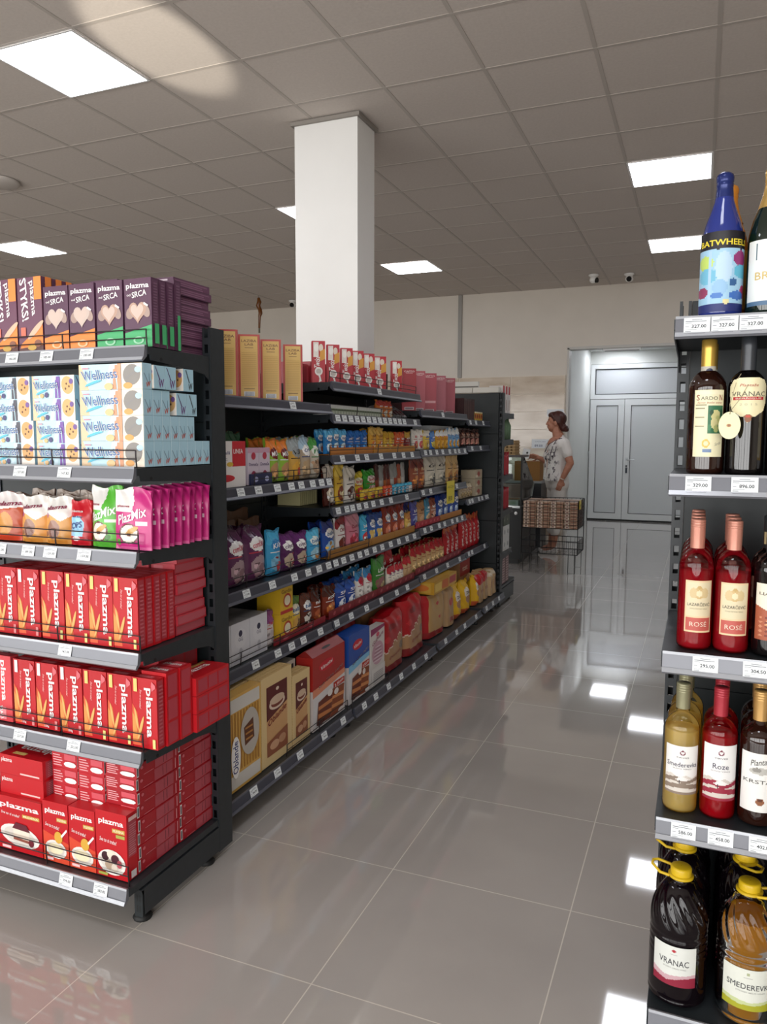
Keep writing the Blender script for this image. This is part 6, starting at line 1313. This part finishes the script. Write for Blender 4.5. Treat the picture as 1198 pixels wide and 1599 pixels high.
mb = MB(); mb.lathe([(.018, 0), (.02, .004), (.012, .008), (.001, .009)], M('#e6e6e4', .3), 16); mb.v = [(x, -z, y) for x, y, z in mb.v]; o = mb.obj('round_lock', dc, (DX-.06-(DX-DL/2), DY0-(DY0+DY1)/2-.0005, .60))
trm = carton('food_tray', .30, .40, .06, '#d6d8d6', [('r', .1, .2, .9, .8, '#b9c4b0')], [], [], [('r', .06, .06, .94, .94, '#b5a488'), ('e', .4, .4, .25, .25, '#8d9a5c'), ('e', .65, .65, .2, .2, '#c98a6a')])
for i in range(4): inst('food_tray', trm, (DX-.20-.34*i, DY0+.06, .686), 0, f'white food tray inside the deli counter, {ORD[i]} from its open end', 'tray', 'white trays in the deli counter')
mb = MB()
for i in range(6):
    for j in range(5): mb.lathe([(.006, .004), (.020, .012), (.023, .026), (.020, .034)], M('#a88c64', .9), 8, -.125+.05*i, -.1+.05*j, cap=True)
mb.box(-.15, -.125, .0, .15, .125, .012, M('#b0946c', .9)); egg = mb.mesh('egg_tray')
for i in range(5): inst('egg_tray', egg, (DX-.24, DY0+.16, 1.276+.034*i), 0, f'grey-brown egg tray on the deli counter, {ORD[i]} up its stack', 'egg tray', 'stack of egg trays')
mb = MB(); mb.box(-.11, -.09, 0, .11, .09, .045, blk); mb.box(-.13, -.10, .045, .13, .10, .055, M('#2b2c30', .2)); mb.box(-.02, -.09, .055, .02, -.075, .13, blk); mb.box(-.08, -.095, .13, .08, -.07, .17, blk)
tag(mb.obj('shop_scale', None, (DX-.60, DY0+.18, 1.276)), 'black shop scale on top of the deli counter', 'scale')
bcx = -2.02
mb = MB(); mb.box(-.30, -.2, 0, .30, .2, .87, M('#2b2c2f', .4)); mb.box(-.31, -.21, .87, .31, .21, .90, M('#8d8f90', .4))
tag(mb.obj('back_cabinet', None, (bcx-.22, 10.38, 0)), 'dark low cabinet against the marbled wall behind the counter', 'cabinet')
cbm = MB(); cbm.box(-.17, -.12, 0, .17, .12, .26, M('#8d6230', .8)); flat_decal(cbm, (-.17, -.12, 0), (1, 0, 0), (0, 0, 1), .34, .26, [('r', .48, 0, .52, 1, '#7a5426'), ('e', .5, .3, .05, .08, '#d9c4a0')])
tag(cbm.obj('cardboard_box', None, (bcx-.12, 10.33, .9005)), 'brown cardboard box on the dark cabinet behind the counter', 'box')
for nm, (x0, x1, z0, z1), lines_, lb in (('paper_notice', (-2.20, -1.955, 1.33, 1.455), [('t', 'SVEŽA JAJA', .5, .74, .6, .14, '#4a5a7a', 0, .004), ('t', '89.00', .4, .28, .46, .26, '#2f3f6a', 0, .01)], 'white price notice on the marbled wall by the woman'), ('paper_notice', (-1.995, -1.765, 1.77, 1.87), [('r', .2, .5, .8, .6, '#9aa4b0'), ('r', .3, .3, .7, .38, '#9aa4b0')], 'white paper sheet on the marbled wall above the woman')):
    mb = MB(); mb.box(x0, WALL_Y-.0218, z0, x1, WALL_Y-.0205, z1, M('#dfe5ea', .5)); flat_decal(mb, (x0, WALL_Y-.0218, z0), (1, 0, 0), (0, 0, 1), x1-x0, z1-z0, lines_); tag(mb.obj(nm), lb, 'notice')

# ------------------------------------------------------------------ the shop assistant
def capsule_verts(p, rp, q, rq, n=12):
    """closed tapered capsule between two joints"""
    p, q = Vector(p), Vector(q); t = q-p; L = t.length; t = t/L if L > 1e-6 else Vector((0, 0, 1))
    a = Vector((0, 0, 1)) if abs(t.z) < .9 else Vector((1, 0, 0)); b = t.cross(a).normalized(); c = t.cross(b)
    rings = []
    for i in range(1, 5): th = math.pi/2*i/4; rings.append((p-t*rp*math.cos(th), rp*math.sin(th)))
    for i in range(0, 4): th = math.pi/2*i/4; rings.append((q+t*rq*math.sin(th), rq*math.cos(th)))
    vs = [p-t*rp]; 
    for ce, rr in rings:
        for j in range(n): w = 2*math.pi*j/n; vs.append(ce+rr*(math.cos(w)*b+math.sin(w)*c))
    vs.append(q+t*rq); fs = []
    for j in range(n): fs.append((0, 1+(j+1) % n, 1+j))
    for i in range(len(rings)-1):
        for j in range(n): fs.append((1+i*n+j, 1+i*n+(j+1) % n, 1+(i+1)*n+(j+1) % n, 1+(i+1)*n+j))
    e = len(vs)-1; o = 1+(len(rings)-1)*n
    for j in range(n): fs.append((o+j, o+(j+1) % n, e))
    return vs, fs
def ellipsoid(c, rx, ry, rz, n=16, rot=0):
    vs = []; fs = []; c = Vector(c); R = Matrix.Rotation(rot, 3, 'Y')
    vs.append(c+R@Vector((0, 0, -rz)))
    for i in range(1, n):
        th = math.pi*i/n
        for j in range(n): w = 2*math.pi*j/n; vs.append(c+R@Vector((rx*math.sin(th)*math.cos(w), ry*math.sin(th)*math.sin(w), -rz*math.cos(th))))
    vs.append(c+R@Vector((0, 0, rz)))
    for j in range(n): fs.append((0, 1+(j+1) % n, 1+j))
    for i in range(n-2):
        for j in range(n): fs.append((1+i*n+j, 1+i*n+(j+1) % n, 1+(i+1)*n+(j+1) % n, 1+(i+1)*n+j))
    e = len(vs)-1; o = 1+(n-2)*n
    for j in range(n): fs.append((o+j, o+(j+1) % n, e))
    return vs, fs
def fuse(name, blobs, mat, voxel, smooth=4, parent=None):
    """one continuous surface from overlapping solids"""
    mb = MB()
    for vs, fs in blobs: mb.raw(vs, fs, mat, True)
    o = mb.obj(name); m = o.modifiers.new('r', 'REMESH'); m.mode = 'VOXEL'; m.voxel_size = voxel; m.use_smooth_shade = True
    s_ = o.modifiers.new('s', 'SMOOTH'); s_.iterations = smooth; s_.factor = .5
    dg = bpy.context.evaluated_depsgraph_get(); me = bpy.data.meshes.new_from_object(o.evaluated_get(dg)); me.name = name
    o.modifiers.clear(); o.data = me
    if not me.materials: me.materials.append(mat if not isinstance(mat, str) else M(mat))
    for p in me.polygons: p.use_smooth = True
    if parent: o.parent = parent
    return o
PX, PY = -1.665, 9.80
A_ = math.radians(28)       # chest turned a little from full profile towards the aisle
def T(f, s, z):             # forward, to her left (towards us), up -> scene; torso frame
    return (-f*math.cos(A_)+s*math.sin(A_), -f*math.sin(A_)-s*math.cos(A_), z)
def Hd(f, s, z):      # head in profile
    return (-(.04+(f-.04)*1.075), -s*1.075, 1.672+(z-1.672)*1.075)
C_ = capsule_verts; E_ = ellipsoid
SKIN = noise_mat('skin', '#a87058', '#b37c64', 30, .5, .02)
body = []
# head
hz, hx = 1.672, .040
HK = 1.075
body += [E_(Hd(hx-.012, 0, hz+.022), 0.1053, 0.0817, 0.1075), E_(Hd(hx+.030, 0, hz-.035), 0.0709, 0.0645, 0.0838), C_(Hd(hx+.055, 0, hz-.085), .026, Hd(hx+.030, 0, hz-.088), .034),
         C_(Hd(hx+.088, 0, hz+.012), .009, Hd(hx+.104, 0, hz-.022), .012), E_(Hd(hx+.083, 0, hz-.048), 0.0140, 0.0236, 0.0086), E_(Hd(hx+.081, 0, hz-.062), 0.0140, 0.0204, 0.0086), C_(Hd(hx+.076, -.03, hz+.024), .010, Hd(hx+.076, .03, hz+.024), .010),
         E_(Hd(hx+.062, .038, hz-.022), 0.0236, 0.0193, 0.0215), E_(Hd(hx+.062, -.038, hz-.022), 0.0236, 0.0193, 0.0215)]
for s in (1, -1): body += [E_(Hd(hx-.018, s*.076, hz-.008), 0.0204, 0.0107, 0.0333), E_(Hd(hx-.012, s*.078, hz-.030), 0.0118, 0.0086, 0.0140)]
body += [C_(Hd(hx-.012, 0, hz-.070), .060, T(.0, 0, 1.48), .068), C_(T(0, 0, 1.50), .070, T(0.0, 0, 1.41), .09)]
# torso core and legs under the clothes
body += [C_(T(.01, .11, 1.40), .075, T(.01, -.11, 1.40), .075), C_(T(.02, 0, 1.38), .12, T(.02, 0, 1.0), .125), C_(T(0, .08, .93), .11, T(0, -.08, .93), .11)]
LHIP, RHIP = T(0, .085, .90), T(0, -.085, .90)
LK, RK = T(.03, .085, .50), T(.015, -.085, .50)
LA, RA = (-.02, -.09, .085), (-.075, .07, .085)
for hp, kn, an in ((LHIP, LK, LA), (RHIP, RK, RA)):
    body += [C_(hp, .085, kn, .058), C_(kn, .056, (kn[0]*.6+an[0]*.4+.015, kn[1]*.6+an[1]*.4, .36), .054), C_((kn[0]*.6+an[0]*.4+.015, kn[1]*.6+an[1]*.4, .36), .053, an, .036), C_(an, .036, (an[0]-.12, an[1]-.01, .035), .030)]
# near (left) arm hanging, far arm reaching over the counter
LS, LE, LW = T(-.02, .175, 1.405), (.185, -.175, 1.165), (.085, -.185, .955)
RS, RE, RW = T(.02, -.17, 1.40), (-.135, .06, 1.165), (-.245, -.02, 1.225)
body += [C_(LS, .058, LE, .046), C_(LE, .045, tuple(LE[i]*.6+LW[i]*.4 for i in range(3)), .043), C_(tuple(LE[i]*.6+LW[i]*.4 for i in range(3)), .042, LW, .029),
         C_(RS, .055, RE, .043), C_(RE, .042, RW, .028)]
def hand(wr, d, side, bend, curl):
    """palm along d, five fingers of their own; side = across the palm, bend = the way the fingers close"""
    wr, d, side, bend = Vector(wr), Vector(d).normalized(), Vector(side).normalized(), Vector(bend).normalized(); out = []
    k = [wr+d*.075+side*o for o in (-.028, -.009, .010, .028)]
    for p, r in zip(k, (.0125, .0135, .0135, .012)): out.append(C_(wr+d*.01+side*(p-wr).dot(side)*.5, .017, p, r))
    for p, L, r in zip(k, (.072, .082, .078, .062), (.0088, .0092, .009, .008)):
        a = p; dd = d.copy()
        for seg, c in ((.42, curl*.5), (.32, curl), (.26, curl*.8)):
            dd = (dd+bend*c).normalized(); b = a+dd*L*seg; out.append(C_(a, r, b, r*.9)); a = b; r *= .93
    t0 = wr+d*.022-side*.022; t1 = t0+(d*.5-side*.75+bend*.3).normalized()*.034; t2 = t1+(d*.85-side*.2+bend*.35).normalized()*.032
    out += [C_(t0, .014, t1, .0105), C_(t1, .0100, t2, .0085)]
    return out
body += hand(LW, (-.30, -.02, -1), (-1, -.15, .25), (-.35, .55, -.2), .35)
body += hand(RW, (-.95, -.15, .22), (.1, -.55, .9), (-.2, .6, -.6), .75)
person = fuse('person', body, SKIN, .0052, 3)
person.location = (PX, PY, 0)
tag(person, 'woman in white printed shirt and white trousers behind the counter, facing aside, holding a card', 'person')
HAIRM = noise_mat('hair', '#32120c', '#4a1c12', 90, .4, .3, 6, .5, (1, 1, .25))
hair = [E_(Hd(hx-.030, 0, hz+.040), 0.1075, 0.0914, 0.1021), E_(Hd(hx+.022, 0, hz+.082), 0.0709, 0.0709, 0.0452), C_(Hd(hx+.066, -.01, hz+.082), .022, Hd(hx+.015, .05, hz+.07), .030), C_(Hd(hx+.06, -.02, hz+.08), .02, Hd(hx+.015, -.05, hz+.07), .028),
        C_(Hd(hx-.055, .055, hz+.0), .032, Hd(hx-.075, .045, hz-.055), .028), C_(Hd(hx-.055, -.055, hz+.0), .032, Hd(hx-.075, -.045, hz-.055), .028), E_(Hd(hx-.095, 0, hz-.065), 0.0559, 0.0709, 0.0494), E_(Hd(hx-.125, .0, hz-.085), 0.0365, 0.0537, 0.0323), C_(Hd(hx-.015, .068, hz+.035), .018, Hd(hx-.045, .072, hz-.01), .02)]
fuse('hair', hair, HAIRM, .006, 3, person)
mb = MB()
for s in (1, -1):
    vs, fs = E_(Hd(hx+.066, s*.034, hz+.008), .009, .009, .007, 10); mb.raw(vs, fs, M('#e6ddd8', .3), True)
    vs, fs = E_(Hd(hx+.0745, s*.034, hz+.008), .004, .005, .0055, 8); mb.raw(vs, fs, M('#22140e', .2), True)
mb.obj('eyes', person)
mb = MB()
for s in (1, -1): mb.tube([Hd(hx+.084, s*.014, hz+.030), Hd(hx+.080, s*.034, hz+.036), Hd(hx+.062, s*.052, hz+.032)], [.003, .0034, .002], M('#3a1c14', .7), 6)
mb.obj('eyebrows', person)
mb = MB(); mb.tube([Hd(hx+.078, -.022, hz-.054), Hd(hx+.0945, 0, hz-.0545), Hd(hx+.078, .022, hz-.054)], [.003, .0058, .003], M('#a03c3c', .4), 6); mb.obj('lips', person)
# shirt: white with a dark brush-stroke print over the front
def shirt_mat():
    m = noise_mat('shirt_cloth', '#d8d4d0', '#dedad6', 14, .8, .05); nt = m.node_tree; N = nt.nodes.new; L = nt.links.new; b = nt.nodes['Principled BSDF']
    tc = N('ShaderNodeTexCoord'); mp = N('ShaderNodeMapping'); mp.inputs['Scale'].default_value = (1, 1, .8); mp.inputs['Rotation'].default_value = (.3, .8, .2); L(tc.outputs['Object'], mp.inputs[0])
    n = N('ShaderNodeTexNoise'); n.inputs['Scale'].default_value = 24; n.inputs['Detail'].default_value = 7; n.inputs['Roughness'].default_value = .7; L(mp.outputs[0], n.inputs['Vector'])
    gt = N('ShaderNodeMapRange'); gt.inputs['From Min'].default_value = .54; gt.inputs['From Max'].default_value = .57; L(n.outputs['Fac'], gt.inputs['Value'])
    sx = N('ShaderNodeSeparateXYZ'); L(tc.outputs['Object'], sx.inputs[0])
    zr = N('ShaderNodeMapRange'); zr.inputs['From Min'].default_value = 1.38; zr.inputs['From Max'].default_value = 1.32; L(sx.outputs['Z'], zr.inputs['Value'])
    xr = N('ShaderNodeMapRange'); xr.inputs['From Min'].default_value = .06; xr.inputs['From Max'].default_value = .0; L(sx.outputs['X'], xr.inputs['Value'])
    m1 = N('ShaderNodeMath'); m1.operation = 'MULTIPLY'; L(gt.outputs[0], m1.inputs[0]); L(zr.outputs[0], m1.inputs[1])
    m2 = N('ShaderNodeMath'); m2.operation = 'MULTIPLY'; L(m1.outputs[0], m2.inputs[0]); L(xr.outputs[0], m2.inputs[1])
    mx = N('ShaderNodeMixRGB'); mx.inputs[2].default_value = (*lin('#4a4048'), 1); L(m2.outputs[0], mx.inputs[0])
    L(b.inputs['Base Color'].links[0].from_socket, mx.inputs[1]); L(mx.outputs[0], b.inputs['Base Color']); return m
sh = [C_(T(.005, .145, 1.385), .085, T(.005, -.145, 1.385), .085), C_(T(.02, .07, 1.34), .125, T(.02, -.07, 1.34), .125), E_(T(.085, .065, 1.245), .085, .085, .085), E_(T(.085, -.065, 1.245), .085, .085, .085),
      C_(T(.02, .06, 1.3), .125, T(.03, .06, 1.0), .128), C_(T(.02, -.06, 1.3), .125, T(.03, -.06, 1.0), .128), C_(T(.03, .07, 1.0), .13, T(.025, .07, .955), .138), C_(T(.03, -.07, 1.0), .13, T(.025, -.07, .955), .138)]
def toward(a, b, t): return tuple(a[i]+(b[i]-a[i])*t for i in range(3))
sh += [C_(LS, .072, toward(LS, LE, .52), .068), C_(RS, .070, toward(RS, RE, .52), .066), C_(T(-.025, .085, 1.435), .060, T(-.025, -.085, 1.435), .060), C_(T(-.03, .03, 1.46), .06, T(-.03, -.03, 1.46), .06)]
SHM = shirt_mat()
shirt = fuse('shirt', sh, SHM, .008, 3, person)
# trim the hem, the cuffs and the round neckline so they end in clean edges
bm = bmesh.new(); bm.from_mesh(shirt.data)
bmesh.ops.bisect_plane(bm, geom=bm.verts[:]+bm.edges[:]+bm.faces[:], plane_co=(0, 0, .935), plane_no=(0, 0, -1), clear_outer=True)
nc, nn = Vector(T(.03, 0, 1.462)), Vector(T(.55, 0, .85)).normalized()
bmesh.ops.bisect_plane(bm, geom=bm.verts[:]+bm.edges[:]+bm.faces[:], plane_co=nc, plane_no=nn)
kill = [f for f in bm.faces if (f.calc_center_median()-nc).dot(nn) > 0 and (f.calc_center_median()-Vector(T(.05, 0, 1.45))).length < .115]
bmesh.ops.delete(bm, geom=kill, context='FACES')
bm.to_mesh(shirt.data); bm.free()
mb = MB(); dk = M('#4a3f4a', .8)
def on_shirt(f, s, z):       # nearest point of the shirt surface, just outside it
    p = Vector(T(f, s, z)); ok, co, no, _ = shirt.closest_point_on_mesh(p); return co+no*.0005
for pts in (((.02, .10, 1.47), (.09, .07, 1.42), (.14, .0, 1.36), (.17, -.06, 1.31)), ((-.01, .12, 1.46), (.08, .125, 1.38), (.12, .115, 1.3), (.14, .11, 1.2)), ((.0, .14, 1.45), (.06, .15, 1.36), (.10, .145, 1.26))):
    q = [on_shirt(*toward(pts[i], pts[i+1], t)) for i in range(len(pts)-1) for t in (0, .33, .66)]+[on_shirt(*pts[-1])]
    mb.tube(q, .006, dk, 6)
mb.obj('shirt_stripes', person)
TRM = noise_mat('trouser_cloth', '#cdc9c4', '#d3cfca', 20, .85, .05)
tr = [C_(T(.01, .075, .95), .132, T(.01, -.075, .95), .132), C_(T(.0, .08, .90), .128, T(0, -.08, .90), .128)]
for hp, kn, an in ((LHIP, LK, LA), (RHIP, RK, RA)): tr += [C_(hp, .105, kn, .076), C_(kn, .076, (kn[0]*.55+an[0]*.45, kn[1]*.55+an[1]*.45, .30), .070)]
fuse('trousers', tr, TRM, .008, 3, person)
for an in (LA, RA):
    shb = [C_((an[0]+.03, an[1], .040), .037, (an[0]-.135, an[1]-.012, .032), .031), C_((an[0]+.03, an[1], .065), .037, (an[0]+.0, an[1], .05), .038)]
    o = fuse('shoe', shb, '#d9d6d2', .005, 2, person)
    bm = bmesh.new(); bm.from_mesh(o.data)
    for v in bm.verts:
        if v.co.z < .0005: v.co.z = .0005
    bm.to_mesh(o.data); bm.free()
mb = MB(); w0 = Vector(toward(LW, LE, .06)); dd = (Vector(LE)-Vector(LW)).normalized(); a1 = dd.cross(Vector((0, 1, 0))).normalized(); a2 = dd.cross(a1)
mb.tube([w0+.034*(math.cos(q*math.pi/10)*a1+math.sin(q*math.pi/10)*a2) for q in range(20)], .0055, M('#c9c4b8', .3, .5), 6, True); mb.obj('watch', person)
mb = MB(); mb.box(-.045, -.001, -.06, .045, .001, .06, M('#e4e6e6', .4)); flat_decal(mb, (-.045, -.001, -.06), (1, 0, 0), (0, 0, 1), .09, .12, [('e', .62, .6, .14, .12, '#1d1d22'), ('r', .2, .2, .5, .24, '#9a9a9a')], .0003)
o = mb.obj('price_ticket', None, (PX-.392, PY-.062, 1.275)); o.rotation_euler = (0, .2, .25); tag(o, 'white card with a dark dot held out by the woman', 'card')
